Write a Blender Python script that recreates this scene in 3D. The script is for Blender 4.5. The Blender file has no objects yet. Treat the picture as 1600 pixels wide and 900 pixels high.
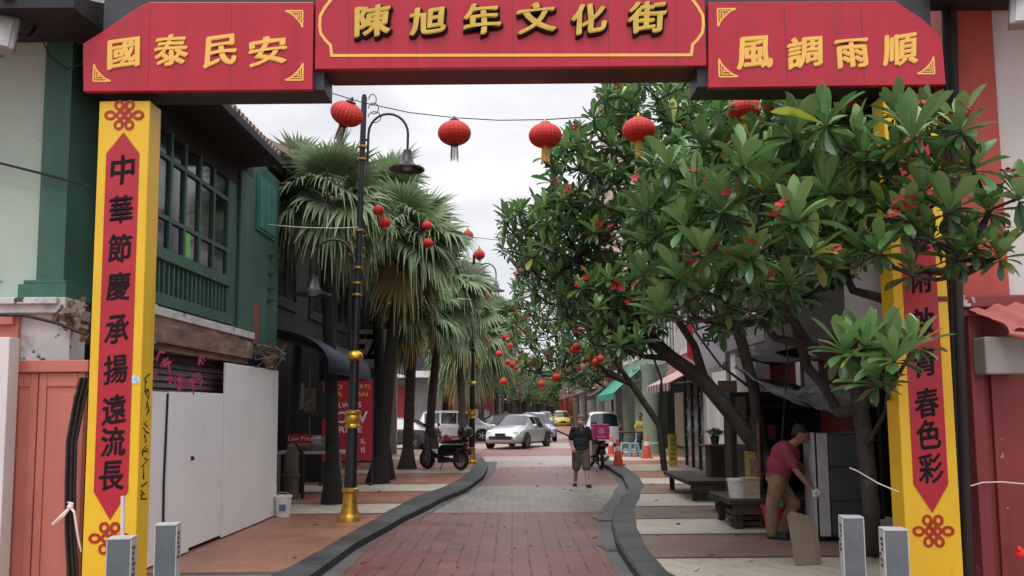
import bpy, bmesh, math, random
import numpy as np
from mathutils import Vector, Matrix, Euler
random.seed(7); rng = np.random.default_rng(11)
SC = bpy.context.scene
COL = SC.collection
PI = math.pi
R = math.radians

# ------------------------------------------------------------------ camera
F = 1400.0; CY = 501.3; PITCH = R(5.7); ROLL = R(-0.5); CAMZ = 1.75
cd = bpy.data.cameras.new('camera'); cam = bpy.data.objects.new('camera', cd); COL.objects.link(cam)
cd.sensor_width = 36.0; cd.lens = 36.0 * F / 1600.0
cd.shift_y = (CY - 450.0) / 1600.0
cd.clip_start = 0.05; cd.clip_end = 3000
CAMR = Matrix.Rotation(PI / 2 + PITCH, 3, 'X') @ Matrix.Rotation(ROLL, 3, 'Z')
cam.matrix_world = Matrix.Translation((0, 0, CAMZ)) @ CAMR.to_4x4()
SC.camera = cam

# ------------------------------------------------------------------ sky and sun
SUN_EL, SUN_AZ = R(60), R(200)          # azimuth measured clockwise from +Y: behind the camera, a little to the left
w = bpy.data.worlds.new('World'); SC.world = w; w.use_nodes = True
nt = w.node_tree; nt.nodes.clear()
def N(t, **k):
    n = nt.nodes.new(t)
    for a, b in k.items(): setattr(n, a, b)
    return n
out = N('ShaderNodeOutputWorld'); bg = N('ShaderNodeBackground')
sky = N('ShaderNodeTexSky', sky_type='NISHITA', sun_disc=False, sun_elevation=SUN_EL, sun_rotation=SUN_AZ)
hs = N('ShaderNodeHueSaturation'); hs.inputs['Saturation'].default_value = 0.35
tc = N('ShaderNodeTexCoord'); mp = N('ShaderNodeMapping'); mp.inputs['Scale'].default_value = (1.6, 1.6, 4.5)
no = N('ShaderNodeTexNoise'); no.inputs['Scale'].default_value = 1.5; no.inputs['Detail'].default_value = 7; no.inputs['Roughness'].default_value = 0.55
no.inputs['Distortion'].default_value = 0.6
rp = N('ShaderNodeValToRGB'); rp.color_ramp.elements[0].position = 0.34; rp.color_ramp.elements[1].position = 0.66
rp.color_ramp.elements[0].color = (4.9, 4.9, 5.4, 1); rp.color_ramp.elements[1].color = (8.0, 7.9, 8.1, 1)
sx = N('ShaderNodeSeparateXYZ'); mr = N('ShaderNodeMapRange'); mr.inputs['From Min'].default_value = 0.3; mr.inputs['From Max'].default_value = 1.0
mr.inputs['To Min'].default_value = 1.0; mr.inputs['To Max'].default_value = 2.6
mu = N('ShaderNodeVectorMath', operation='SCALE')
mx = N('ShaderNodeMixRGB'); mx.inputs[0].default_value = 0.88
L = nt.links.new
L(tc.outputs['Generated'], mp.inputs[0]); L(mp.outputs[0], no.inputs['Vector']); L(no.outputs['Fac'], rp.inputs[0])
L(tc.outputs['Generated'], sx.inputs[0]); L(sx.outputs['Z'], mr.inputs['Value'])
L(rp.outputs[0], mu.inputs[0]); L(mr.outputs[0], mu.inputs['Scale'])
L(sky.outputs[0], hs.inputs['Color']); L(hs.outputs[0], mx.inputs[1]); L(mu.outputs[0], mx.inputs[2])
L(mx.outputs[0], bg.inputs[0]); bg.inputs[1].default_value = 0.105; L(bg.outputs[0], out.inputs[0])
sd = bpy.data.lights.new('sun', 'SUN'); sun = bpy.data.objects.new('sun', sd); COL.objects.link(sun)
sd.energy = 1.1; sd.angle = R(25); sd.color = (1.0, 0.97, 0.93)
sun.rotation_euler = (PI / 2 - SUN_EL, 0, PI - SUN_AZ)
vs = SC.view_settings; SC.display_settings.display_device = 'sRGB'
vs.view_transform = 'Standard'; vs.look = 'None'; vs.exposure = 0.45; vs.gamma = 1.0; vs.use_curve_mapping = False
SC.cycles.max_bounces = 6; SC.cycles.transparent_max_bounces = 8
SC.cycles.use_denoising = True

# ------------------------------------------------------------------ photo measurements (1600 x 900) to places
def ray(px, py):
    return CAMR @ Vector(((px - 800.0) / F, -(py - CY) / F, -1.0))
def P(px, py, Y):
    d = ray(px, py); t = Y / d.y
    return Vector((d.x * t, Y, CAMZ + d.z * t))
def G(px, py, z=0.0):
    d = ray(px, py); t = (z - CAMZ) / d.z
    return Vector((d.x * t, d.y * t, z))
def XL(Y): return -4.02 + 0.018 * Y
def XR(Y): return 4.45 + 0.018 * Y

# ------------------------------------------------------------------ mesh builder
class MB:
    def __init__(s): s.v = []; s.f = []; s.m = []
    def add(s, vs_, fs_, mi=0):
        b = len(s.v); s.v += [tuple(p) for p in vs_]; s.f += [tuple(b + i for i in f) for f in fs_]; s.m += [mi] * len(fs_); return s
    def box(s, x0, x1, y0, y1, z0, z1, mi=0):
        return s.hexa([(x0,y0,z0),(x1,y0,z0),(x1,y1,z0),(x0,y1,z0),(x0,y0,z1),(x1,y0,z1),(x1,y1,z1),(x0,y1,z1)], mi)
    def hexa(s, p, mi=0):
        return s.add(p, [(3,2,1,0),(4,5,6,7),(0,1,5,4),(1,2,6,5),(2,3,7,6),(3,0,4,7)], mi)
    def obox(s, c, sx_, sy_, sz_, rz=0.0, mi=0, M=None):
        M = M or Matrix.Rotation(rz, 3, 'Z'); c = Vector(c)
        pts = [c + M @ Vector((a*sx_/2, b*sy_/2, d*sz_/2)) for d in (-1,1) for a, b in ((-1,-1),(1,-1),(1,1),(-1,1))]
        return s.hexa(pts, mi)
    def bar(s, p, q, a, b=None, mi=0, up=(0,0,1)):
        p, q = Vector(p), Vector(q); b = b or a; d = (q - p).normalized(); up = Vector(up)
        if abs(d.dot(up)) > 0.99: up = Vector((1, 0, 0))
        u = d.cross(up).normalized(); v_ = u.cross(d).normalized()
        pts = [x + u*(i*a/2) + v_*(j*b/2) for x in (p, q) for i, j in ((-1,-1),(1,-1),(1,1),(-1,1))]
        return s.hexa(pts, mi)
    def tube(s, pts, rad, n=8, mi=0, cap=True):
        pts = [Vector(p) for p in pts]
        if not hasattr(rad, '__len__'): rad = [rad] * len(pts)
        b = len(s.v); k = len(pts); ref = None
        for i, p in enumerate(pts):
            d = (pts[min(i+1, k-1)] - pts[max(i-1, 0)])
            d = d.normalized() if d.length > 1e-9 else Vector((0,0,1))
            if ref is None:
                ref = Vector((0,0,1)) if abs(d.z) < 0.9 else Vector((1,0,0))
            u = d.cross(ref).normalized(); v_ = d.cross(u).normalized(); ref = -v_ if abs(d.dot(v_)) < 0.99 else ref
            ref = u.cross(d).normalized()
            for j in range(n):
                a = 2*PI*j/n; s.v.append(tuple(p + (u*math.cos(a) + v_*math.sin(a)) * rad[i]))
        for i in range(k-1):
            for j in range(n):
                s.f.append((b+i*n+j, b+(i+1)*n+j, b+(i+1)*n+(j+1)%n, b+i*n+(j+1)%n)); s.m.append(mi)
        if cap:
            s.f.append(tuple(b+j for j in range(n))); s.m.append(mi)
            s.f.append(tuple(b+(k-1)*n+j for j in reversed(range(n)))); s.m.append(mi)
        return s
    def lathe(s, prof, c=(0,0,0), n=16, mi=0, M=None):
        c = Vector(c); b = len(s.v); k = len(prof); M = M or Matrix.Identity(3)
        for r_, z in prof:
            for j in range(n):
                a = 2*PI*j/n; s.v.append(tuple(c + M @ Vector((r_*math.cos(a), r_*math.sin(a), z))))
        for i in range(k-1):
            for j in range(n):
                s.f.append((b+i*n+j, b+i*n+(j+1)%n, b+(i+1)*n+(j+1)%n, b+(i+1)*n+j)); s.m.append(mi)
        if prof[0][0] > 1e-4: s.f.append(tuple(b+j for j in reversed(range(n)))); s.m.append(mi)
        if prof[-1][0] > 1e-4: s.f.append(tuple(b+(k-1)*n+j for j in range(n))); s.m.append(mi)
        return s
    def ball(s, c, r, n=12, mi=0, M=None):
        if not hasattr(r, '__len__'): r = (r, r, r)
        M = M or Matrix.Identity(3); c = Vector(c); b = len(s.v); k = max(5, n//2+1)
        for i in range(k):
            t = PI*i/(k-1); 
            for j in range(n):
                a = 2*PI*j/n; s.v.append(tuple(c + M @ Vector((r[0]*max(math.sin(t),1e-3)*math.cos(a), r[1]*max(math.sin(t),1e-3)*math.sin(a), -r[2]*math.cos(t)))))
        for i in range(k-1):
            for j in range(n):
                s.f.append((b+i*n+j, b+i*n+(j+1)%n, b+(i+1)*n+(j+1)%n, b+(i+1)*n+j)); s.m.append(mi)
        return s
    def prism(s, poly, o, u, v, d0, d1, mi=0):
        o, u, v = Vector(o), Vector(u), Vector(v); n = u.cross(v).normalized(); k = len(poly)
        A = [o + u*x + v*y + n*d0 for x, y in poly]; B = [o + u*x + v*y + n*d1 for x, y in poly]
        fs_ = [tuple(reversed(range(k))), tuple(range(k, 2*k))] + [(i, (i+1)%k, k+(i+1)%k, k+i) for i in range(k)]
        return s.add(A + B, fs_, mi)
    def ribbon(s, pts, wd, o, u, v, d0, d1, closed=False, mi=0):
        k = len(pts); pts = [Vector((p[0], p[1])) for p in pts]; wl = wd if hasattr(wd, '__len__') else [wd]*k
        Lf, Rt = [], []
        for i in range(k):
            a = pts[(i-1) % k] if (closed or i > 0) else pts[i]; c = pts[(i+1) % k] if (closed or i < k-1) else pts[i]
            d1_ = (pts[i]-a); d2_ = (c-pts[i])
            d1n = d1_.normalized() if d1_.length > 1e-9 else d2_.normalized(); d2n = d2_.normalized() if d2_.length > 1e-9 else d1n
            t = (d1n + d2n); t = t.normalized() if t.length > 1e-6 else d1n
            nn = Vector((-t.y, t.x)); sc = min(1.8, 1.0/max(0.4, abs(nn.dot(Vector((-d1n.y, d1n.x))))))
            Lf.append(pts[i] + nn*(wl[i]/2*sc)); Rt.append(pts[i] - nn*(wl[i]/2*sc))
        o, u, v = Vector(o), Vector(u), Vector(v); n = u.cross(v).normalized()
        T = lambda q, d: o + u*q.x + v*q.y + n*d
        vv = []
        for i in range(k): vv += [T(Lf[i], d0), T(Rt[i], d0), T(Rt[i], d1), T(Lf[i], d1)]
        ff = []
        for i in range(k if closed else k-1):
            a, b = 4*i, 4*((i+1) % k)
            ff += [(a+3, a+2, b+2, b+3), (a, b, b+1, a+1), (a, a+3, b+3, b), (a+1, b+1, b+2, a+2)]
        if not closed: ff += [(0,1,2,3), (4*k-1, 4*k-2, 4*k-3, 4*k-4)]
        return s.add(vv, ff, mi)
    def build(s, name, mats, parent=None, smooth=None, origin=None, bevel=None):
        if not isinstance(mats, (list, tuple)): mats = [mats]
        off = Vector(origin) if origin is not None else (parent_loc(parent) if parent is not None else Vector((0,0,0)))
        me = bpy.data.meshes.new(name)
        me.from_pydata([(p[0]-off.x, p[1]-off.y, p[2]-off.z) for p in s.v], [], s.f)
        for m_ in mats: me.materials.append(m_)
        me.polygons.foreach_set('material_index', s.m)
        bm = bmesh.new(); bm.from_mesh(me); bmesh.ops.recalc_face_normals(bm, faces=bm.faces); bm.to_mesh(me); bm.free()
        if smooth:
            me.polygons.foreach_set('use_smooth', [True]*len(me.polygons)); me.set_sharp_from_angle(angle=R(smooth))
        o = bpy.data.objects.new(name, me); COL.objects.link(o)
        if parent is not None: o.parent = parent
        elif origin is not None: o.location = off
        if bevel:
            b = o.modifiers.new('bevel', 'BEVEL'); b.width = bevel; b.segments = 2; b.limit_method = 'ANGLE'; b.angle_limit = R(40)
        return o
def parent_loc(o):
    l = Vector((0,0,0))
    while o is not None: l = l + Vector(o.location); o = o.parent
    return l
def tag(o, label, cat, group=None):
    o['label'] = label; o['category'] = cat
    if group: o['group'] = group
    return o
def thing(name, label, cat, loc=(0,0,0), group=None):
    o = bpy.data.objects.new(name, None); COL.objects.link(o); o.location = loc; o.empty_display_size = 0.2
    return tag(o, label, cat, group)
def struct(o): o['kind'] = 'structure'; return o
def dup(root, loc, rz=0.0, label=None, scale=None, rot=None):
    c = root.copy(); COL.objects.link(c); c.location = loc; c.rotation_euler = rot or (0,0,rz)
    if label: c['label'] = label
    if scale: c.scale = (scale,)*3
    for ch in list(root.children):
        d = ch.copy(); COL.objects.link(d); d.parent = c
        for g in list(ch.children):
            e = g.copy(); COL.objects.link(e); e.parent = d
    return c

# ------------------------------------------------------------------ materials
def PM(name, col, rough=0.6, vary=0.12, scale=2.5, metal=0.0, spec=0.5, bump=0.0, bscale=40, stretch=(1,1,1), patch=None, dirt=None, coat=0.0, emit=None):
    m = bpy.data.materials.new(name); m.use_nodes = True; t = m.node_tree; ns = t.nodes; b = ns['Principled BSDF']
    b.inputs['Roughness'].default_value = rough; b.inputs['Metallic'].default_value = metal; b.inputs['Specular IOR Level'].default_value = spec
    if coat: b.inputs['Coat Weight'].default_value = coat; b.inputs['Coat Roughness'].default_value = 0.08
    tc_ = ns.new('ShaderNodeTexCoord'); mp_ = ns.new('ShaderNodeMapping'); mp_.inputs['Scale'].default_value = stretch
    t.links.new(tc_.outputs['Object'], mp_.inputs[0])
    n1 = ns.new('ShaderNodeTexNoise'); n1.inputs['Scale'].default_value = scale; n1.inputs['Detail'].default_value = 6; n1.inputs['Roughness'].default_value = 0.62
    t.links.new(mp_.outputs[0], n1.inputs['Vector'])
    rp_ = ns.new('ShaderNodeValToRGB'); rp_.color_ramp.elements[0].position = 0.3; rp_.color_ramp.elements[1].position = 0.7
    c0 = [max(0, x*(1-vary*1.3)) for x in col]; c1 = [min(1, x*(1+vary)) for x in col]
    rp_.color_ramp.elements[0].color = (*c0, 1); rp_.color_ramp.elements[1].color = (*c1, 1)
    t.links.new(n1.outputs['Fac'], rp_.inputs[0]); cur = rp_.outputs[0]
    def over(col2, thr, sc_, soft, strx):
        nonlocal cur
        m2 = ns.new('ShaderNodeMapping'); m2.inputs['Scale'].default_value = strx; m2.inputs['Location'].default_value = (3.1*sc_, 1.7, 0.4)
        t.links.new(tc_.outputs['Object'], m2.inputs[0])
        n2 = ns.new('ShaderNodeTexNoise'); n2.inputs['Scale'].default_value = sc_; n2.inputs['Detail'].default_value = 8; n2.inputs['Roughness'].default_value = 0.6
        t.links.new(m2.outputs[0], n2.inputs['Vector'])
        r2 = ns.new('ShaderNodeMapRange'); r2.inputs['From Min'].default_value = thr; r2.inputs['From Max'].default_value = thr + soft
        t.links.new(n2.outputs['Fac'], r2.inputs['Value'])
        mm = ns.new('ShaderNodeMixRGB'); mm.inputs[2].default_value = (*col2, 1)
        t.links.new(r2.outputs[0], mm.inputs[0]); t.links.new(cur, mm.inputs[1]); cur = mm.outputs[0]
    if dirt: over(dirt[0], dirt[1], dirt[2], 0.25, dirt[3] if len(dirt) > 3 else (1,1,0.25))
    if patch: over(patch[0], patch[1], patch[2], 0.02, (1,1,1))
    t.links.new(cur, b.inputs['Base Color'])
    rr = ns.new('ShaderNodeMapRange'); rr.inputs['To Min'].default_value = max(0.02, rough-0.08); rr.inputs['To Max'].default_value = min(1, rough+0.1)
    t.links.new(n1.outputs['Fac'], rr.inputs['Value']); t.links.new(rr.outputs[0], b.inputs['Roughness'])
    if bump:
        n3 = ns.new('ShaderNodeTexNoise'); n3.inputs['Scale'].default_value = bscale; n3.inputs['Detail'].default_value = 4
        t.links.new(tc_.outputs['Object'], n3.inputs['Vector'])
        bp = ns.new('ShaderNodeBump'); bp.inputs['Strength'].default_value = bump; bp.inputs['Distance'].default_value = 0.01
        t.links.new(n3.outputs['Fac'], bp.inputs['Height']); t.links.new(bp.outputs[0], b.inputs['Normal'])
    if emit: b.inputs['Emission Color'].default_value = (*emit[0], 1); b.inputs['Emission Strength'].default_value = emit[1]
    return m
def BRICK(name, c1, c2, mortar, sx_=2.0, bw=0.6, rh=0.3, rough=0.5, msize=0.012, planks=False, jmin=0.1, rotz=0.0, vary=0.25):
    """paving: joints from a brick pattern laid in metres, colour broken up by two noises"""
    m = bpy.data.materials.new(name); m.use_nodes = True; t = m.node_tree; ns = t.nodes; b = ns['Principled BSDF']; lk = t.links.new
    tc_ = ns.new('ShaderNodeTexCoord'); mp_ = ns.new('ShaderNodeMapping'); mp_.inputs['Rotation'].default_value = (0,0,rotz)
    lk(tc_.outputs['Object'], mp_.inputs[0])
    nd = ns.new('ShaderNodeTexNoise'); nd.inputs['Scale'].default_value = 3.0; nd.inputs['Detail'].default_value = 3; lk(tc_.outputs['Object'], nd.inputs['Vector'])
    ad = ns.new('ShaderNodeVectorMath'); ad.operation = 'SCALE'; ad.inputs['Scale'].default_value = 0.05; lk(nd.outputs['Color'], ad.inputs[0])
    a2 = ns.new('ShaderNodeVectorMath'); a2.operation = 'ADD'; lk(mp_.outputs[0], a2.inputs[0]); lk(ad.outputs[0], a2.inputs[1])
    br = ns.new('ShaderNodeTexBrick'); br.inputs['Scale'].default_value = 1.0; br.inputs['Brick Width'].default_value = bw; br.inputs['Row Height'].default_value = rh
    br.inputs['Mortar Size'].default_value = msize; br.inputs['Mortar Smooth'].default_value = 0.3
    br.inputs['Color1'].default_value = (*c1, 1); br.inputs['Color2'].default_value = (*c2, 1); br.inputs['Mortar'].default_value = (*[(x+y)/2 for x, y in zip(c1, c2)], 1)
    nj = ns.new('ShaderNodeTexNoise'); nj.inputs['Scale'].default_value = 2.3; nj.inputs['Detail'].default_value = 5; lk(tc_.outputs['Object'], nj.inputs['Vector'])
    rj = ns.new('ShaderNodeMapRange'); rj.inputs['From Min'].default_value = 0.40; rj.inputs['From Max'].default_value = 0.62; rj.inputs['To Min'].default_value = jmin; lk(nj.outputs['Fac'], rj.inputs['Value'])
    mj = ns.new('ShaderNodeMath'); mj.operation = 'MULTIPLY'; lk(br.outputs['Fac'], mj.inputs[0]); lk(rj.outputs[0], mj.inputs[1])
    cj = ns.new('ShaderNodeMixRGB'); cj.inputs[2].default_value = (*mortar, 1); lk(mj.outputs[0], cj.inputs[0]); lk(br.outputs['Color'], cj.inputs[1])
    lk(a2.outputs[0], br.inputs['Vector'])
    n1 = ns.new('ShaderNodeTexNoise'); n1.inputs['Scale'].default_value = 0.9; n1.inputs['Detail'].default_value = 9; n1.inputs['Roughness'].default_value = 0.68; lk(tc_.outputs['Object'], n1.inputs['Vector'])
    rp_ = ns.new('ShaderNodeMapRange'); rp_.inputs['From Min'].default_value = 0.3; rp_.inputs['From Max'].default_value = 0.7
    rp_.inputs['To Min'].default_value = 1 - vary*1.6; rp_.inputs['To Max'].default_value = 1 + vary; lk(n1.outputs['Fac'], rp_.inputs['Value'])
    ml = ns.new('ShaderNodeVectorMath'); ml.operation = 'SCALE'; lk(cj.outputs[0], ml.inputs[0]); lk(rp_.outputs[0], ml.inputs['Scale'])
    n2 = ns.new('ShaderNodeTexNoise'); n2.inputs['Scale'].default_value = 26; n2.inputs['Detail'].default_value = 5; lk(tc_.outputs['Object'], n2.inputs['Vector'])
    r2 = ns.new('ShaderNodeMapRange'); r2.inputs['From Min'].default_value = 0.35; r2.inputs['From Max'].default_value = 0.65; r2.inputs['To Min'].default_value = 0.86; r2.inputs['To Max'].default_value = 1.1; lk(n2.outputs['Fac'], r2.inputs['Value'])
    m2 = ns.new('ShaderNodeVectorMath'); m2.operation = 'SCALE'; lk(ml.outputs[0], m2.inputs[0]); lk(r2.outputs[0], m2.inputs['Scale'])
    lk(m2.outputs[0], b.inputs['Base Color'])
    r3 = ns.new('ShaderNodeMapRange'); r3.inputs['To Min'].default_value = rough - 0.18; r3.inputs['To Max'].default_value = rough + 0.18; lk(n1.outputs['Fac'], r3.inputs['Value']); lk(r3.outputs[0], b.inputs['Roughness'])
    bp = ns.new('ShaderNodeBump'); bp.inputs['Strength'].default_value = 0.6; bp.inputs['Distance'].default_value = 0.006
    iv = ns.new('ShaderNodeMath'); iv.operation = 'SUBTRACT'; iv.inputs[0].default_value = 1.0; lk(mj.outputs[0], iv.inputs[1])
    sm = ns.new('ShaderNodeMath'); sm.operation = 'MULTIPLY_ADD'; lk(n2.outputs['Fac'], sm.inputs[0]); sm.inputs[1].default_value = 0.5; lk(iv.outputs[0], sm.inputs[2])
    lk(sm.outputs[0], bp.inputs['Height']); lk(bp.outputs[0], b.inputs['Normal'])
    return m
def LEAF(name, col, rough=0.4, trans=0.3, spec=0.5):
    m = bpy.data.materials.new(name); m.use_nodes = True; t = m.node_tree; ns = t.nodes; b = ns['Principled BSDF']; lk = t.links.new
    at = ns.new('ShaderNodeAttribute'); at.attribute_name = 'tint'
    mm = ns.new('ShaderNodeMixRGB'); mm.blend_type = 'MULTIPLY'; mm.inputs[0].default_value = 1.0; mm.inputs[2].default_value = (*col, 1); lk(at.outputs['Color'], mm.inputs[1])
    lk(mm.outputs[0], b.inputs['Base Color']); b.inputs['Roughness'].default_value = rough; b.inputs['Specular IOR Level'].default_value = spec
    tl = ns.new('ShaderNodeBsdfTranslucent'); lk(mm.outputs[0], tl.inputs['Color'])
    mixs = ns.new('ShaderNodeMixShader'); mixs.inputs[0].default_value = trans
    lk(b.outputs[0], mixs.inputs[1]); lk(tl.outputs[0], mixs.inputs[2]); lk(mixs.outputs[0], ns['Material Output'].inputs['Surface'])
    return m
def GLASS(name, col=(0.02,0.025,0.03), rough=0.06):
    return PM(name, col, rough=rough, vary=0.3, scale=1.2, spec=0.8)

M = {}
M['red_board'] = PM('red_board', (0.43, 0.012, 0.032), 0.25, 0.10, 1.6, stretch=(2.5,1,0.35), dirt=((0.28,0.022,0.035),0.56,2.2,(2.5,1,0.15)))
M['red_plaque'] = PM('red_plaque', (0.40, 0.012, 0.03), 0.38, 0.08, 1.5)
M['maroon'] = PM('maroon', (0.12, 0.014, 0.02), 0.5, 0.3, 2.0, dirt=((0.3,0.12,0.12),0.62,4))
M['yellow'] = PM('yellow', (0.74, 0.47, 0.020), 0.42, 0.06, 1.5, dirt=((0.46,0.27,0.04),0.57,2.5,(3,3,0.25)), patch=((0.25,0.16,0.06),0.74,9.0))
M['gold'] = PM('gold_paint', (0.83, 0.50, 0.10), 0.4, 0.06, 6)
M['gold_dull'] = PM('gold_relief', (0.62, 0.42, 0.06), 0.35, 0.15, 5)
M['char_black'] = PM('lettering_black', (0.014, 0.010, 0.014), 0.8, 0.2, 8, spec=0.2)
M['knot_red'] = PM('knot_red', (0.36, 0.02, 0.012), 0.45, 0.1, 5)
M['dark_grey'] = PM('charcoal_board', (0.035, 0.037, 0.045), 0.55, 0.2, 2)
M['mint'] = PM('mint_plaster', (0.40, 0.50, 0.43), 0.75, 0.05, 1.0, bump=0.25, bscale=14, dirt=((0.33,0.40,0.35),0.56,1.3), patch=((0.10,0.10,0.09),0.70,5.0))
M['green'] = PM('green_paint', (0.045, 0.135, 0.10), 0.55, 0.2, 1.4, bump=0.15, bscale=20, dirt=((0.02,0.08,0.06),0.54,1.6), patch=((0.02,0.03,0.025),0.71,6.0))
M['green_wood'] = PM('green_wood', (0.042, 0.115, 0.09), 0.5, 0.25, 3, stretch=(1,1,0.2), dirt=((0.02,0.06,0.05),0.58,2))
M['green_dark'] = PM('green_dark', (0.012, 0.05, 0.04), 0.6, 0.2, 2)
M['teal'] = PM('teal_louvre', (0.045, 0.19, 0.15), 0.5, 0.15, 3)
M['plaster'] = PM('peeling_plaster', (0.55, 0.55, 0.54), 0.8, 0.15, 2.0, bump=0.5, bscale=12, dirt=((0.10,0.085,0.07),0.53,2.2,(1,1,1)), patch=((0.07,0.06,0.05),0.62,7.0))
M['debris'] = PM('plaster_debris', (0.20, 0.15, 0.11), 0.9, 0.5, 9, bump=0.8, bscale=25)
M['coral'] = PM('coral_paint', (0.50, 0.165, 0.125), 0.5, 0.10, 1.2, stretch=(1,1,0.3), dirt=((0.33,0.10,0.085),0.56,2.4), patch=((0.15,0.05,0.04),0.73,8.0))
M['white_wall'] = PM('white_wall', (0.62, 0.61, 0.60), 0.7, 0.06, 0.9, bump=0.15, bscale=15, dirt=((0.40,0.37,0.35),0.56,1.2))
M['hoarding'] = PM('white_board', (0.84, 0.85, 0.85), 0.45, 0.04, 0.9, dirt=((0.55,0.52,0.48),0.60,1.8,(1,1,0.35)), patch=((0.42,0.39,0.36),0.745,5.0))
M['wood_old'] = PM('weathered_wood', (0.21, 0.14, 0.10), 0.85, 0.5, 5, stretch=(1,0.35,2), bump=0.6, bscale=18, dirt=((0.42,0.38,0.34),0.60,2.4,(1,1,1)), patch=((0.05,0.035,0.03),0.62,4.0))
M['shutter'] = PM('shutter_metal', (0.15, 0.12, 0.12), 0.5, 0.25, 2.0, metal=0.3, dirt=((0.30,0.05,0.07),0.5,1.2))
M['graffiti'] = PM('pink_spray', (0.50, 0.05, 0.16), 0.7, 0.2, 9)
M['roof_tile'] = PM('roof_tile', (0.30, 0.24, 0.20), 0.8, 0.4, 5, bump=0.4)
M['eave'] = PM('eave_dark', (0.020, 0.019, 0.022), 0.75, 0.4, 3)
M['black'] = PM('black_metal', (0.012, 0.014, 0.018), 0.38, 0.2, 5, spec=0.5)
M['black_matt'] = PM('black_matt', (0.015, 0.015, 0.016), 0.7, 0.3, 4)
M['gold_metal'] = PM('gold_metal', (0.62, 0.36, 0.06), 0.36, 0.25, 6, metal=0.75, dirt=((0.12,0.07,0.02),0.60,7,(1,1,1)))
M['pipe'] = PM('pvc_pipe', (0.62, 0.60, 0.56), 0.5, 0.1, 2, dirt=((0.3,0.27,0.24),0.6,3))
M['ribbon'] = PM('white_ribbon', (0.75, 0.62, 0.60), 0.6, 0.15, 8)
M['bollard'] = PM('bollard_grey', (0.105, 0.125, 0.14), 0.5, 0.2, 4, dirt=((0.17,0.17,0.165),0.56,5), patch=((0.25,0.25,0.24),0.72,14.0))
M['bollard_edge'] = PM('bollard_edge', (0.42, 0.43, 0.43), 0.45, 0.2, 6)
M['redwall'] = PM('red_wall', (0.44, 0.075, 0.055), 0.62, 0.15, 1.0, bump=0.3, bscale=15, dirt=((0.25,0.05,0.042),0.52,1.6), patch=((0.50,0.42,0.38),0.69,4.5))
M['redwall_low'] = PM('red_wall_low', (0.20, 0.032, 0.034), 0.55, 0.15, 1.1, bump=0.2, bscale=15, dirt=((0.11,0.02,0.02),0.55,1.0), patch=((0.50,0.44,0.42),0.665,3.6))
M['coral_tile'] = PM('coral_canopy', (0.44, 0.13, 0.12), 0.6, 0.15, 3)
M['aircon'] = PM('grey_metal_box', (0.27, 0.28, 0.27), 0.5, 0.15, 2)
M['lantern'] = PM('lantern_cloth', (0.52, 0.025, 0.018), 0.55, 0.12, 4, spec=0.4)
M['lantern_far'] = PM('lantern_faded', (0.55, 0.07, 0.055), 0.6, 0.15, 4)
M['tassel'] = PM('tassel_gold', (0.65, 0.36, 0.05), 0.6, 0.2, 12)
M['tassel_dark'] = PM('tassel_faded', (0.25, 0.18, 0.16), 0.7, 0.3, 12)
M['bark'] = PM('frangipani_bark', (0.040, 0.034, 0.030), 0.85, 0.4, 6, bump=0.6, bscale=18, dirt=((0.14,0.13,0.115),0.60,3,(1,1,1)))
M['palm_bark'] = PM('palm_bark', (0.022, 0.019, 0.018), 0.85, 0.35, 3, stretch=(1,1,4), bump=0.6, bscale=20)
M['palm_bark2'] = PM('palm_bark_brown', (0.075, 0.055, 0.047), 0.85, 0.35, 3, stretch=(1,1,4), bump=0.6, bscale=20)
M['leaf'] = LEAF('frangipani_leaf', (0.068, 0.145, 0.055), 0.36, 0.28, 0.8)
M['leaf_far'] = LEAF('tree_leaf', (0.075, 0.135, 0.050), 0.5, 0.25, 0.4)
M['palm'] = LEAF('palm_leaf', (0.105, 0.140, 0.083), 0.45, 0.28, 0.45)
M['flower'] = PM('red_flower', (0.50, 0.025, 0.05), 0.5, 0.15, 20)
M['glass'] = GLASS('dark_glass')
M['chrome'] = PM('chrome', (0.55,0.56,0.58), 0.2, 0.1, 3, metal=0.9)
M['rubber'] = PM('tyre_rubber', (0.018,0.018,0.018), 0.75, 0.2, 8)
M['white'] = PM('white_paint', (0.75,0.75,0.74), 0.45, 0.05, 3)
M['interior'] = PM('dark_interior', (0.022,0.021,0.022), 0.9, 0.4, 3)  # flat near-black puts the shade inside the shops into the colour
M['cable'] = PM('cable_black', (0.012,0.012,0.013), 0.6, 0.2, 8)

# ------------------------------------------------------------------ lettering (outlines of the built-in font, turned to mesh)
_gl = {}
def glyph(ch, off):
    k = (ch, off)
    if k not in _gl:
        c = bpy.data.curves.new('t', 'FONT'); c.body = ch; c.size = 1.0; c.offset = off; c.resolution_u = 3
        o = bpy.data.objects.new('t', c); COL.objects.link(o)
        dg = bpy.context.evaluated_depsgraph_get(); me = bpy.data.meshes.new_from_object(o.evaluated_get(dg))
        vv = np.array([v_.co[:2] for v_ in me.vertices]); ff = [tuple(p.vertices) for p in me.polygons]
        bpy.data.objects.remove(o); bpy.data.curves.remove(c); bpy.data.meshes.remove(me)
        # boundary edges for the side walls
        ec = {}
        for f in ff:
            for i in range(len(f)):
                e = (f[i], f[(i+1) % len(f)]); ec[e] = 1
        bd = [e for e in ec if (e[1], e[0]) not in ec]
        _gl[k] = (vv, ff, bd)
    return _gl[k]
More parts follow.
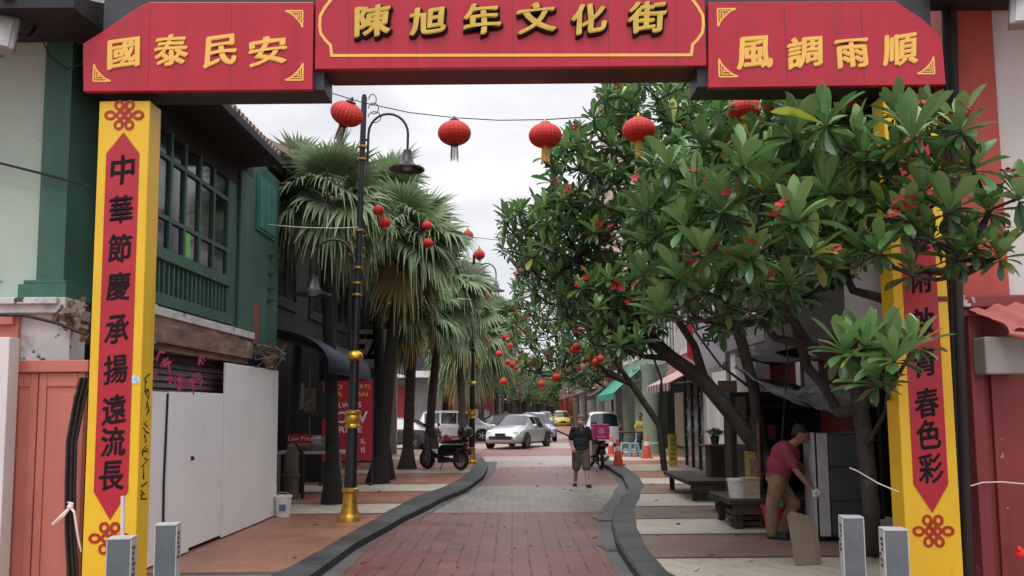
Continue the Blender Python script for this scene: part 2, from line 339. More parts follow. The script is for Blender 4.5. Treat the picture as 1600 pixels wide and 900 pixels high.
def put_glyph(mb, ch, o, u, v, W, H, off, d0, d1, slant=0.0, wob=0.0, mi=0, box=None):
    """one character, centred on o, W x H, raised from d0 to d1 along u x v; slant tilts its cross strokes upward to the right"""
    vv, ff, bd = glyph(ch, 0.0)
    lo, hi = vv.min(0), vv.max(0); q0 = (vv - (lo+hi)/2)
    ext = hi - lo; sc_ = np.array([W/max(ext[0], 1e-3), H/max(ext[1], 1e-3)])
    # a slanted nib: the strokes are thickened by laying the outline down several times along and across the nib
    nib = [(0,0)] + [(off*(0.95*math.cos(a)+0.35*math.sin(a)), off*(0.75*math.sin(a)+0.30*math.cos(a))) for a in [2*PI*i/(6 if off < 0.03 else 12) for i in range(6 if off < 0.03 else 12)]] if off else [(0,0)]
    for ni, (ax_, ay_) in enumerate(nib): _lay(mb, (q0 + np.array([ax_, ay_])) * sc_, ff, bd, ch, o, u, v, W, H, d0, d1 - 0.0003*ni, slant, wob, mi)
def _lay(mb, q, ff, bd, ch, o, u, v, W, H, d0, d1, slant, wob, mi):
    x, y = q[:,0].copy(), q[:,1].copy()
    y += slant*x
    if wob:
        x += wob*W*np.sin(y/H*5.1 + ord(ch)); y += wob*H*np.sin(x/W*4.3 + ord(ch)*1.7)
    o, u, v = Vector(o), Vector(u), Vector(v); n = u.cross(v).normalized()
    A = [o + u*float(a) + v*float(b) + n*d1 for a, b in zip(x, y)]; B = [o + u*float(a) + v*float(b) + n*d0 for a, b in zip(x, y)]
    k = len(A)
    mb.add(A + B, list(ff) + [(b, a, k+a, k+b) for a, b in bd], mi)
def text_line(mb, s, o, u, v, H, d0, d1, off=0.0, width=None, mi=0):
    """a line of latin text centred on o"""
    vv, ff, bd = glyph(s, off); lo, hi = vv.min(0), vv.max(0); sc_ = H/(hi[1]-lo[1]); sxx = sc_ if width is None else width/(hi[0]-lo[0])
    o, u, v = Vector(o), Vector(u), Vector(v); n = u.cross(v).normalized(); c = (lo+hi)/2
    A = [o + u*float((a-c[0])*sxx) + v*float((b-c[1])*sc_) + n*d1 for a, b in vv]; B = [p - n*(d1-d0) for p in A]; k = len(A)
    mb.add(A + B, list(ff) + [(b, a, k+a, k+b) for a, b in bd], mi)
# ------------------------------------------------------------------ the setting: ground, road, pavements, kerbs
KH = 0.12
m_asph = PM('asphalt', (0.10,0.098,0.10), 0.8, 0.25, 0.6, bump=0.3, bscale=60)
g = MB(); g.add([(-900,-60,-0.004),(900,-60,-0.004),(900,1500,-0.004),(-900,1500,-0.004)], [(0,1,2,3)])
struct(g.build('ground', m_asph))
road_red = BRICK('road_brick_red', (0.235,0.095,0.085), (0.205,0.085,0.078), (0.06,0.03,0.028), bw=0.42, rh=0.21, rough=0.42, rotz=PI/2, vary=0.18)
road_red2 = BRICK('road_brick_faded', (0.22,0.11,0.098), (0.19,0.098,0.087), (0.06,0.036,0.032), bw=0.42, rh=0.21, rough=0.45, rotz=PI/2, vary=0.22)
road_pink = BRICK('road_brick_pink', (0.31,0.15,0.125), (0.28,0.135,0.115), (0.13,0.075,0.065), bw=0.56, rh=0.28, rough=0.45, vary=0.15)
road_grey = BRICK('road_brick_grey', (0.30,0.275,0.24), (0.255,0.235,0.205), (0.12,0.105,0.09), bw=0.30, rh=0.15, rough=0.48, vary=0.18)
road_cream = BRICK('road_brick_cream', (0.45,0.39,0.345), (0.41,0.355,0.315), (0.22,0.18,0.16), bw=0.30, rh=0.15, rough=0.5, vary=0.14)
gutter_m = BRICK('gutter_concrete', (0.14,0.133,0.128), (0.12,0.115,0.11), (0.045,0.042,0.04), bw=1.1, rh=2.5, rough=0.6, vary=0.25)
kerb_m = BRICK('kerb_stone', (0.085,0.085,0.084), (0.072,0.072,0.072), (0.018,0.018,0.018), bw=60.0, rh=0.9, rough=0.55, vary=0.45, msize=0.022, jmin=0.8)
kerb_face = PM('kerb_face', (0.03,0.029,0.029), 0.7, 0.3, 4)
terr = BRICK('terracotta_paving', (0.40,0.185,0.12), (0.35,0.16,0.105), (0.22,0.10,0.07), bw=0.3, rh=0.3, rough=0.5, msize=0.008, vary=0.2)
cream = BRICK('cream_paving', (0.58,0.52,0.41), (0.54,0.48,0.38), (0.30,0.25,0.19), bw=4.0, rh=0.26, rough=0.5, rotz=R(58), vary=0.12)
brown = BRICK('brown_paving', (0.27,0.165,0.125), (0.24,0.15,0.115), (0.14,0.085,0.07), bw=0.3, rh=0.3, rough=0.5, msize=0.006, vary=0.2)
strip_m = PM('drain_strip', (0.075,0.06,0.05), 0.6, 0.3, 3)
def interp(tab, y):
    if y <= tab[0][0]: return tab[0][1]
    for (a, xa), (b, xb) in zip(tab, tab[1:]):
        if y <= b:
            t = (y-a)/(b-a); t = t*t*(3-2*t)*0.35 + t*0.65; return xa + (xb-xa)*t
    return tab[-1][1]
def tab(pts, z):
    r = sorted([(G(a,b,z).y, G(a,b,z).x) for a,b in pts]); return r
lk_out = tab([(479,899),(551,848),(619,811),(680,781),(732,759),(756,741),(762,728),(757,717),(748,708)], KH)
lk_in = tab([(424,899),(466,879),(531,842),(592,807),(645,778),(697,759),(722,746),(737,733),(741,722),(737,710)], KH)
lg_out = tab([(535,899),(578,855),(622,824),(682,798),(752,759),(773,737),(777,722),(773,708)], 0.0)
rk_out = tab([(999,894),(982,872),(964,846),(956,816),(958,798),(969,779),(981,761),(979,755),(971,741),(949,727),(925,716),(905,706)], KH)
rk_in = tab([(1043,894),(1012,859),(997,829),(991,798),(1000,773),(1006,757),(997,744),(979,731),(952,718),(925,706)], KH)
rg_in = tab([(964,899),(949,872),(936,842),(934,807),(958,770),(967,757),(955,741),(930,728),(905,716)], 0.0)
def extend(t, x_near, yend=None):
    t.insert(0, (t[0][0]-1.6, x_near)); t.insert(0, (-12, x_near*2.2))
for t, xn in ((lk_out,-2.15),(lk_in,-2.55),(lg_out,-1.8),(rk_out,1.6),(rk_in,1.95),(rg_in,1.32)): extend(t, xn)
YE_L, YE_R = 34.5, 38.0
ys = [-10 + 0.25*i for i in range(int(50/0.25)+1)]
def strip_mesh(mb, fa, fb, y0, y1, z, mi=0, step=0.25):
    n = max(1, int(round((y1-y0)/step))); Y = [y0 + (y1-y0)*i/n for i in range(n+1)]
    vv = []
    for y in Y: vv += [(fa(y), y, z), (fb(y), y, z)]
    mb.add(vv, [(2*i, 2*i+1, 2*i+3, 2*i+2) for i in range(n)], mi)
LO, LI, LG = (lambda y: interp(lk_out,y)), (lambda y: interp(lk_in,y)), (lambda y: interp(lg_out,y))
RO, RI, RG = (lambda y: interp(rk_out,y)), (lambda y: interp(rk_in,y)), (lambda y: interp(rg_in,y))
rd = MB()
bands = [(-10,11.3,0),(11.3,15.7,1),(15.7,21.1,2),(21.1,28.2,3),(28.2,34.5,4),(34.5,41.5,3),(41.5,48,4),(48,56,3),(56,64,4),(64,80,3),(80,100,4),(100,160,3)]
for a, b, mi in bands:
    fa = (lambda y: LO(y)-0.02 if y < 33 else -9.0); fb = (lambda y: RO(y)+0.02 if y < 36 else 3.6)
    strip_mesh(rd, fa, fb, a, b, 0.0, mi)
struct(rd.build('road', [road_red, road_red2, road_grey, road_pink, road_cream]))
gt = MB()
strip_mesh(gt, LO, LG, -10, 31, 0.004); strip_mesh(gt, RG, RO, -10, 31, 0.004)
struct(gt.build('gutter', gutter_m))
def kerb(fo, fi, y1, name, sgn):
    k = MB(); n = int((y1+10)/0.2); Y = [-10 + (y1+10)*i/n for i in range(n+1)]; vv = []
    for y in Y:
        o, i_ = fo(y), fi(y)
        vv += [(o,y,0.0),(o,y,KH-0.025),(o+sgn*0.025,y,KH),(i_,y,KH+0.004)]
    for j in range(n):
        a, b = 4*j, 4*j+4
        k.add([], []); k.f += [(a,a+1,b+1,b),(a+1,a+2,b+2,b+1),(a+2,a+3,b+3,b+2)]; k.m += [1,0,0]
    k.v += vv
    return struct(k.build(name, [kerb_m, kerb_face]))
kerb(LO, LI, YE_L, 'kerb', -1); kerb(RO, RI, YE_R, 'kerb', 1)
lp = MB()
for a, b, mi in [(-10,9.25,0),(9.25,9.42,2),(9.42,14.6,0),(14.6,16.2,1),(16.2,18.5,0),(18.5,20.4,1),(20.4,23.8,0),(23.8,25.4,1),(25.4,30.8,0),(30.8,32.6,1),(32.6,34.5,0)]:
    strip_mesh(lp, lambda y: -14.0, LI, a, b, KH, mi)
for a in (14.6,16.2,18.5,20.4,23.8): strip_mesh(lp, lambda y: -14.0, LI, a-0.04, a+0.05, KH+0.004, 2)
strip_mesh(lp, lambda y: -14.0, lambda y: LI(33.5), 34.5, 34.9, 0.09, 2)
struct(lp.build('pavement', [terr, cream, strip_m]))
rpv = MB()
edges = [(-10,8.4,4),(8.4,10.05,1),(10.05,11.9,3),(11.9,13.6,1),(13.6,15.3,3),(15.3,17.6,1),(17.6,19.8,3),(19.8,21.5,1),(21.5,24.1,0),(24.1,26.8,1),(26.8,29,0),(29,31,1),(31,34,0),(34,38,1),(38,60,0),(60,160,0)]
for a, b, mi in edges:
    strip_mesh(rpv, (lambda y: RI(y) if y < 37.9 else 3.6), lambda y: 14.0, a, b, KH, min(mi,3) if mi != 4 else 0)
for a in (10.05,11.9,13.6,15.3,17.6,19.8): strip_mesh(rpv, RI, lambda y: 14.0, a-0.04, a+0.05, KH+0.004, 2)
struct(rpv.build('pavement', [terr, cream, strip_m, brown]))
# cover plates let into the right gutter
for px, py in ((947,812),(962,857)):
    c = G(px,py,0); b = MB(); b.obox((c.x,c.y,0.008),0.34,0.5,0.016,R(8)); b.obox((c.x,c.y,0.019),0.27,0.42,0.006,R(8))
    tag(b.build('drain_cover', PM('drain_iron',(0.10,0.10,0.10),0.5,0.3,9), origin=(c.x,c.y,0)), 'grey drain cover in the gutter ' + ('where the kerb by the stalls bulges out' if py == 812 else 'just before the kerb by the stalls bulges'), 'drain cover', 'drain covers in the gutter by the stalls')

# ------------------------------------------------------------------ the street arch
GY = 7.78
E1, E2, E3 = Vector((1,0,0)), Vector((0,0,1)), Vector((0,-1,0))   # across, up, towards the camera (E1 x E2 = -Y)
def gp(px, py, Y=GY): p = P(px, py, Y); return (p.x, p.z)
arch = thing('street_arch', 'red and yellow street arch with gold Chinese lettering spanning the road', 'arch', (0, GY, 0))
def plane(y): return Vector((0, y, 0))
def knot(mb, cx, cz, s, y, mi=0):
    k = 0
    def ring(x, z, rx, rz, wd, n=18):
        nonlocal k
        k += 1
        mb.ribbon([(x+rx*math.cos(2*PI*i/n), z+rz*math.sin(2*PI*i/n)) for i in range(n)], wd, plane(y), E1, E2, 0.0, 0.004+0.0006*k, True, mi)
    for sx_ in (-1,1):
        for sz_ in (-1,1): ring(cx+sx_*0.27*s, cz+sz_*0.52*s, 0.19*s, 0.21*s, 0.13*s)
        ring(cx+sx_*0.72*s, cz, 0.24*s, 0.19*s, 0.13*s)
        ring(cx+sx_*0.21*s, cz, 0.15*s, 0.17*s, 0.12*s, 12)
        ring(cx, cz+sx_*0.27*s, 0.15*s, 0.15*s, 0.12*s, 12)
PILD = 0.26
def pillar(pxl, pxr, chars, side):
    y = GY + 0.07
    x0, x1 = P(pxl, 641, y).x, P(pxr, 641, y).x
    z1 = 4.56
    b = MB(); b.box(x0, x1, y, y+PILD, 0, z1)
    p = b.build('pillar', M['yellow'], arch, bevel=0.008)
    cx = (x0+x1)/2; hw = 0.148 if side < 0 else 0.15
    # red plaque with pointed ends
    zt = P(188, 207, y).z; zs = P(188, 240, y).z; zb = P(168, 812, y).z; zsb = P(168, 768, y).z
    b = MB(); b.prism([(cx-hw,zsb),(cx,zb),(cx+hw,zsb),(cx+hw,zs),(cx,zt),(cx-hw,zs)], plane(y), E1, E2, 0.0, 0.006)
    b.build('plaque', M['red_plaque'], p)
    b = MB()
    for (ch, py) in zip(chars, (265,328,388,447,515,577,640,690,743)):
        c = P(180, py, y); put_glyph(b, ch, (cx+0.004, y, c.z), E1, E2, 0.20, 0.245 if ch not in '中' else 0.26, 0.026, 0.0, 0.011, 0.10, 0.018)
    b.build('lettering', M['char_black'], p)
    for kp in (P(190,180,y).z, P(165,841,y).z):
        b = MB(); knot(b, cx, kp, 0.175, y); b.build('knot', M['knot_red'], p)
    return p, x0, x1, y
pl_, lx0, lx1, py_ = pillar(137, 219, '中華節慶承揚遠流長', -1)
pr_, rx0, rx1, _ = pillar(1405, 1491, '文化藝術啟青春色彩', 1)
# black marker scribble down the inner side of the left pillar
b = MB(); rr = random.Random(4)
for i in range(15):
    z = P(215, 590 + i*13.5, py_+0.12).z; pts = [(py_+0.06+rr.random()*0.14, z+rr.uniform(-0.06,0.06)) for _ in range(4)]
    b.ribbon(pts, 0.013, (lx1,0,0), (0,1,0), (0,0,1), 0.0, 0.003)
b.build('scribble', M['char_black'], pl_)
b = MB(); zz = P(206,593,py_).z; b.box(lx1-0.10, lx1-0.01, py_-0.004, py_, zz-0.035, zz+0.035); b.build('sticker', PM('sticker_blue',(0.45,0.60,0.68),0.5,0.5,30), pl_)
b = MB(); zz = P(1480,467,py_).z; b.box(rx1-0.09, rx1+0.004, py_-0.006, py_, zz-0.022, zz+0.022); b.build('strap', M['maroon'], pr_)
# beam box behind the boards
bx0, bx1 = P(243,150,8.0).x, P(1408,150,8.0).x
zs_ = P(300,141,GY).z; zc_ = P(800,106,GY).z
xl_, xr_ = P(490,120,GY).x, P(1106,120,GY).x
for xa_, xb_ in ((lx0+0.01, xl_+0.08), (xr_-0.08, rx1-0.01)):
    b = MB(); b.box(xa_, xb_, GY+0.07, GY+0.44, zs_+0.02, 5.75); b.build('beam', M['dark_grey'], arch)
b = MB(); b.box(xl_+0.083, xr_-0.083, GY+0.08, GY+0.46, zc_+0.02, 5.25); b.build('beam', M['maroon'], arch)
def corner(mb, cx, cz, dx, dz, s, y):
    def q(a, b_): return (cx+dx*a*s, cz+dz*b_*s)
    k = [0]
    def rb(pts, wd, cl=False):
        k[0] += 1; mb.ribbon(pts, wd, plane(y), E1, E2, 0.0, 0.003+0.0005*k[0], cl)
    rb([q(0,0), q(1,0)], 0.014); rb([q(0,0), q(0,1)], 0.014)
    rb([q(1,0), q(.72,.12), q(.5,.3), q(.3,.5), q(.12,.72), q(0,1)], 0.014)
    rb([q(.13,.13), q(.13,.62)], 0.009); rb([q(.13,.13), q(.62,.13)], 0.009)
    rb([q(.26,.2), q(.26,.44), q(.38,.36)], 0.009); rb([q(.2,.3), q(.46,.26)], 0.009)
def side_board(poly_px, chars, centres, corners):
    pts = [gp(*p) for p in poly_px]
    b = MB(); b.prism(pts, plane(GY+0.06), E1, E2, 0.0, 0.06)
    bd = b.build('name_board', M['red_board'], arch, bevel=0.006)
    b = MB()
    for ch, (px, py, W, H) in zip(chars, centres):
        c = gp(px, py); put_glyph(b, ch, (c[0], GY, c[1]), E1, E2, W/180, H/180, 0.032, 0.0, 0.014, 0.10, 0.02)
    b.build('lettering', M['gold'], bd)
    for px, py, dx, dz, s in corners:
        b = MB(); c = gp(px, py); corner(b, c[0], c[1], dx, dz, s/180, GY); b.build('corner_ornament', M['gold'], bd)
side_board([(488,140),(130,143),(129,68),(158,50),(214,12),(234,3),(490,3)], '國泰民安',
           [(194,84,48,47),(268,79,52,50),(345,80,50,50),(419,80,58,46)],
           [(146,127,1,1,28),(473,17,-1,-1,28),(473,125,-1,1,28)])
side_board([(1478,132),(1107,137),(1107,3),(1398,1),(1440,28),(1472,58)], '風調雨順',
           [(1178,83,56,52),(1257,82,54,50),(1331,84,50,46),(1406,78,54,50)],
           [(1121,14,1,-1,30),(1124,120,1,1,30),(1460,115,-1,1,28)])
# centre board, its gold border and raised lettering
b = MB(); c0, c1 = gp(491,107), gp(1105,104); ztop = gp(800,-52)[1]
b.prism([(c0[0],c0[1]),(c1[0],c0[1]),(c1[0],ztop),(c0[0],ztop)], plane(GY+0.075), E1, E2, 0.0, 0.06)
cb = b.build('centre_board', M['red_board'], arch, bevel=0.006); CYB = GY+0.015
half = [(518,86),(516,70),(509,63),(501,52),(499,40),(500,24),(508,10),(515,1),(519,-4),(519,-20),(530,-34)]
bp_ = [gp(*p) for p in half]; 
right = [gp(1598.5-p[0], p[1]-1) for p in reversed(half)]
b = MB(); b.ribbon(bp_ + right, 0.026, plane(CYB), E1, E2, 0.0, 0.006, True); b.build('border', M['gold'], cb)
b1, b2 = MB(), MB()
for ch, px, py, W, H in (('陳',583,35,55,50),('旭',669,35,56,44),('年',753,33,56,50),('文',838,31,58,47),('化',919,32,54,48),('街',1010,30,57,50)):
    c = gp(px, py, CYB)
    put_glyph(b1, ch, (c[0]+0.006, CYB, c[1]-0.012), E1, E2, W/180, H/180, 0.075, 0.0, 0.03, 0.09, 0.02)
    put_glyph(b2, ch, (c[0], CYB, c[1]), E1, E2, W/180, H/180, 0.036, 0.031, 0.05, 0.09, 0.02)
b1.build('lettering_edge', M['char_black'], cb); b2.build('lettering', M['gold_dull'], cb)

# board joints and screw heads
m_joint = PM('joint_red', (0.20,0.010,0.022), 0.5, 0.2, 4); m_screw = PM('screw', (0.30,0.10,0.10), 0.4, 0.3, 9, metal=0.5)
for bd_, xs_px, yt, yb_, yy in (([o for o in arch.children if o.name.startswith('name_board')][0], (235,362), 7, 139, GY), ([o for o in arch.children if o.name.startswith('name_board')][1], (1225,1345), 7, 133, GY), (cb, (545,650,800,950,1055), -20, 104, GY+0.015)):
    for px in xs_px:
        b = MB(); a_, c_ = gp(px, yt), gp(px, yb_); b.box(a_[0]-0.003, a_[0]+0.003, yy-0.0015, yy+0.002, c_[1]+0.02, a_[1]-0.01); b.build('joint', m_joint, bd_)
# ------------------------------------------------------------------ near left corner shophouse
shop = thing('corner_shophouse', 'green and mint corner shophouse with a wooden bay window behind a yellow pillar', 'shophouse', (-6, 8.4, 0))
FY = 8.36
XC = P(105, 300, FY).x; XP = P(62, 300, FY).x
zc = P(60, 466, FY).z
b = MB(); b.box(-14, XP, FY+0.05, FY+0.4, zc, 5.6); b.build('wall', M['mint'], shop)
b = MB(); b.box(XP, XC, FY, FY+0.62, zc, 5.6); b.box(XC, XC+0.22, FY+0.6, FY+0.66, zc-0.2, 5.6)
b.box(XP-0.14, XC+0.05, FY-0.05, FY+0.6, zc, zc+0.13); b.box(XP-0.10, XC+0.03, FY-0.03, FY+0.6, zc+0.132, zc+0.17); b.build('pilaster', M['green'], shop, bevel=0.006)
b = MB(); b.box(-14, P(110,480,FY).x, FY-0.10, FY+0.3, zc-0.15, zc-0.003); b.box(-14, P(100,480,FY).x, FY-0.14, FY+0.3, zc-0.07, zc-0.006)
b.build('ledge', M['plaster'], shop, bevel=0.01)
b = MB(); b.box(-14, XC+0.08, FY+0.0, FY+0.3, P(60,563,FY).z, zc-0.152); b.build('lower_wall', M['plaster'], shop)
b = MB(); x1 = P(32,520,FY).x; b.box(-14, x1, FY-0.04, FY, P(10,555,FY).z, P(10,487,FY).z); b.box(-14, x1-0.03, FY-0.09, FY-0.041, P(10,508,FY).z, P(10,485,FY).z)
b.build('fascia', M['coral'], shop)
rr = random.Random(3); b = MB()
for i in range(34):
    c = P(rr.uniform(88,138), rr.gauss(495,15), FY-0.1+rr.random()*0.15); s = rr.uniform(0.02,0.07)
    b.obox(c, s*1.6, s, s*0.8, M=Euler((rr.random()*3,rr.random()*3,rr.random()*3)).to_matrix())
b.build('broken_plaster', M['debris'], shop)
# eaves: tiled roof over the front and the street side
b = MB(); zf = P(60,12,7.5).z; zi = P(60,66,8.36).z; ee = P(441,258,12.2); EX, EZ = ee.x, ee.z
b.hexa([(-14,7.5,zf),(-3.80,7.5,zf),(-3.80,8.36,zi),(-14,8.36,zi),(-14,7.5,zf+0.1),(-3.80,7.5,zf+0.1),(-3.80,8.36,zi+0.35),(-14,8.36,zi+0.35)])
b.hexa([(EX-0.07,8.30,EZ),(EX,12.2,EZ),(-4.0,12.9,EZ+0.15),(-4.2,8.30,EZ+0.15),(EX-0.07,8.30,EZ+0.09),(EX,12.2,EZ+0.09),(-4.0,12.9,EZ+0.45),(-4.2,8.30,EZ+0.45)])
b.hexa([(-4.15,8.45,4.9),(-3.9,8.45,4.9),(-3.8,12.9,4.9),(-4.05,12.9,4.9),(-4.15,8.45,EZ+0.14),(-3.9,8.45,EZ+0.14),(-3.8,12.9,EZ+0.14),(-4.05,12.9,EZ+0.14)])
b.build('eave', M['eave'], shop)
b = MB(); n = 60
for i in range(n):
    x = -14 + i*0.172
    if x > -4.25: break
    b.tube([(x,7.45,zf+0.12),(x,8.36,zi+0.38),(x,12,7.5)], 0.062, 6)
for i in range(26):
    y = 8.45+i*0.145; b.tube([(EX-0.01-0.018*(12.2-y),y,EZ+0.11),(-4.1,y,EZ+0.50),(-7.5,y,EZ+2.4)], 0.055, 6)
b.hexa([(-14,8.37,zi+0.3),(-4.05,8.37,zi+0.3),(-6.5,12,7.4),(-14,12,7.4),(-14,8.37,zi+0.35),(-4.05,8.37,zi+0.35),(-6.5,12,7.45),(-14,12,7.45)])
b.hexa([(-4.05,8.38,EZ+0.44),(-4.0,12.88,EZ+0.44),(-7.5,12.88,EZ+2.3),(-7.0,12,EZ+2.3),(-4.05,8.38,EZ+0.5),(-4.0,12.88,EZ+0.5),(-7.5,12.88,EZ+2.36),(-7.0,12,EZ+2.36)])
b.build('roof', M['roof_tile'], shop, smooth=50)
# street side: body wall, bay window, balustrade
def sx(Y, d=0.0): return XL(Y) - d
def slab(mb, y0, y1, z0, z1, d0, d1, mi=0):
    """block on the left street wall, between depths d0 (outer) and d1 behind the wall line"""
    mb.hexa([(XL(y0)-d1,y0,z0),(XL(y0)-d0,y0,z0),(XL(y1)-d0,y1,z0),(XL(y1)-d1,y1,z0),(XL(y0)-d1,y0,z1),(XL(y0)-d0,y0,z1),(XL(y1)-d0,y1,z1),(XL(y1)-d1,y1,z1)], mi)
def yL(px, d=0.0): return 4.02/((800-px)/F + 0.018) if d == 0 else (4.02+d)/((800-px)/F + 0.018)
YB0, YB1 = 8.95, yL(355); zb0, zb1, zw0, zw1 = 2.93, 3.50, 3.52, 4.95
b = MB(); slab(b, 8.97, 14.2, 0, 2.46, 0.5, 0.8); slab(b, 8.97, 14.2, 2.9, 5.2, 0.55, 0.8); b.build('side_wall', M['green_dark'], shop)
b = MB()
slab(b, YB0, YB1+0.1, zb0, zb0+0.13, -0.02, 0.10); slab(b, YB0, YB1, zb1-0.07, zb1+0.03, -0.03, 0.10)
n = 22
for i in range(n):
    y = YB0 + (YB1-YB0)*(i+0.5)/n
    b.bar((XL(y)-0.03,y,zb0+0.13),(XL(y)-0.03,y,zb1-0.07),0.045,0.04)
b.build('balustrade', M['green_wood'], shop, bevel=0.004)
wf = MB(); cols = [YB0, yL(240), yL(262), yL(285), yL(309), yL(331), yL(354)]
for y in cols: wf.bar((XL(y)-0.05,y,zb1+0.03),(XL(y)-0.05,y,zw1),0.07,0.06,up=(1,0,0))
for z in (zb1+0.06, 3.93, 4.62): slab(wf, YB0, YB1, z-0.025, z+0.025, 0.02, 0.085)
wfo = wf.build('window', M['green_wood'], shop)
cls = [PM('pane_dark',(0.015,0.02,0.025),0.08,0.5,2,spec=0.9), PM('pane_maroon',(0.05,0.012,0.012),0.1,0.3,2), PM('pane_blue',(0.01,0.015,0.035),0.1,0.3,2), PM('pane_green',(0.10,0.50,0.04),0.3,0.3,3)]
for i in range(len(cols)-1):
    b = MB(); slab(b, cols[i]+0.03, cols[i+1]-0.03, 3.57, 3.90, 0.05, 0.06)
    b.build('pane', cls[[1,2,2,3,1,2][i] if i != 3 else 1], wfo)
    b = MB(); slab(b, cols[i]+0.03, cols[i+1]-0.03, 3.96, 4.92, 0.05, 0.06); b.build('pane', cls[0], wfo)
b = MB(); ya, yb = yL(287), yL(296); slab(b, ya, yb, P(290,402,ya).z, P(290,362,ya).z, 0.035, 0.045); b.build('pane', cls[3], wfo)
b = MB(); slab(b, YB1, 12.95, 2.75, 5.2, 0.02, 0.4); slab(b, 12.95, 14.3, 2.6, 5.5, 0.0, 0.5); slab(b, 12.3, 12.95, 2.75, 5.15, -0.03, 0.018); b.build('corner_post', M['green_wood'], shop, bevel=0.01)
b = MB(); slab(b, 13.05, 14.0, 4.45, 5.3, -0.03, -0.002)
for i in range(3): slab(b, 13.1+0.3*i, 13.36+0.3*i, 4.5, 5.25, -0.05, -0.031)
b.build('louvre', M['teal'], shop)
b = MB(); slab(b, 12.98, 13.25, 2.75, 3.35, -0.02, -0.003); b.build('red_patch', PM('red_patch',(0.25,0.07,0.06),0.7,0.2,4,patch=((0.5,0.45,0.42),0.66,6)), shop)
# shop front below: lintel of weathered boards, roller shutter
b = MB(); slab(b, 9.35, 12.95, 2.52, 2.80, -0.03, 0.35); slab(b, 9.4, 12.9, 2.44, 2.515, 0.02, 0.3); b.build('lintel', M['wood_old'], shop)
b = MB(); slab(b, 9.3, 12.97, 2.803, 2.90, -0.05, 0.2); slab(b, 9.2, 9.62, 2.50, 2.92, -0.02, -0.005)
b.build('lintel_cap', M['plaster'], shop, bevel=0.01)
b = MB()
for i in range(30):
    z = 0.25 + i*0.078
    if z > 2.44: break
    b.hexa([(XL(8.9)-0.25,8.9,z),(XL(8.9)-0.19,8.9,z),(XL(12.9)-0.19,12.9,z),(XL(12.9)-0.25,12.9,z),(XL(8.9)-0.25,8.9,z+0.07),(XL(8.9)-0.215,8.9,z+0.07),(XL(12.9)-0.215,12.9,z+0.07),(XL(12.9)-0.25,12.9,z+0.07)])
sh = b.build('roller_shutter', M['shutter'], shop)
b = MB(); rr = random.Random(9)
for i in range(26):
    y0 = rr.uniform(9.2,11.0); z0 = rr.uniform(2.05,2.42); pts = [(y0+0.05*j+rr.uniform(-.06,.06), z0+rr.uniform(-.09,.09)) for j in range(4)]
    b.ribbon([(p[0], p[1]) for p in pts], 0.014+0.012*rr.random(), (XL(10)-0.175,0,0), (0.018,1,0), (0,0,1), 0, 0.002+0.0004*i)
b.build('graffiti', M['graffiti'], sh)
rr = random.Random(5); b = MB()
for i in range(40):
    y = rr.uniform(12.9,14.1); b.tube([(XL(y)+0.05,y,rr.uniform(2.4,2.8)),(XL(y)+0.1+rr.uniform(-.1,.2),y+rr.uniform(-.3,.3),rr.uniform(2.45,2.8))],0.012,4)
b.build('wire_tangle', M['debris'], shop)
# downpipe and bracket on the far corner
b = MB(); p0, p1 = P(421,575,14.3), P(430,300,14.3); b.tube([p0,p1],0.055,10); b.tube([p1,(p1.x-0.1,p1.y,p1.z+0.15)],0.055,10)
tag(b.build('downpipe', M['pipe'], smooth=40, origin=p0), 'pale grey downpipe on the far corner of the green shophouse', 'downpipe')
b = MB()
for py in (400,428,452,470):
    a, c = P(372,py,13.0), P(428,py,13.9); b.bar(a, c, 0.03)
for px in (380,): b.bar(P(380,398,13.2),P(376,475,13.2),0.035)
tag(b.build('wall_bracket', M['black'], origin=P(390,430,13.3)), 'black iron bracket reaching from the green corner to the downpipe', 'bracket')
b = MB(); c = P(394,352,13.4); b.obox(c,0.18,0.05,0.42,R(30)); 
for i in range(5): b.obox(c+Vector((0.03,-0.03,-0.16+0.08*i)),0.17,0.03,0.03,R(30),1)
tag(b.build('striped_sign', [M['knot_red'],M['white']], origin=c), 'small red and white striped sign on the green corner', 'sign')
# loudspeaker boxes at the very top corners
def speaker(c, s, label, rz):
    t = thing('floodlight', label, 'floodlight', c, 'grey floodlights under the eaves')
    b = MB(); b.obox(c, 0.20*s, 0.13*s, 0.34*s, rz, M=Euler((R(-12),R(6),rz)).to_matrix()); b.build('housing', M['aircon'], t, bevel=0.02)
    b = MB(); b.tube([Vector(c)+Vector((0.08*s,0.05,0.02)),Vector(c)+Vector((0.14*s,0.12,0.03)),Vector(c)+Vector((0.14*s,0.3,0.25))],0.015,6); b.build('bracket', M['black'], t)
    b = MB(); b.obox(Vector(c)+Vector((0,-0.075*s,0)), 0.16*s,0.012,0.28*s,rz, M=Euler((R(-12),R(6),rz)).to_matrix()); b.build('lens', M['bollard_edge'], t)
speaker(P(8,54,7.7), 1.0, 'grey floodlight under the eave above the mint wall', R(25))
speaker(P(1596,16,7.7), 1.0, 'grey floodlight under the eave above the red pilaster', R(-25))
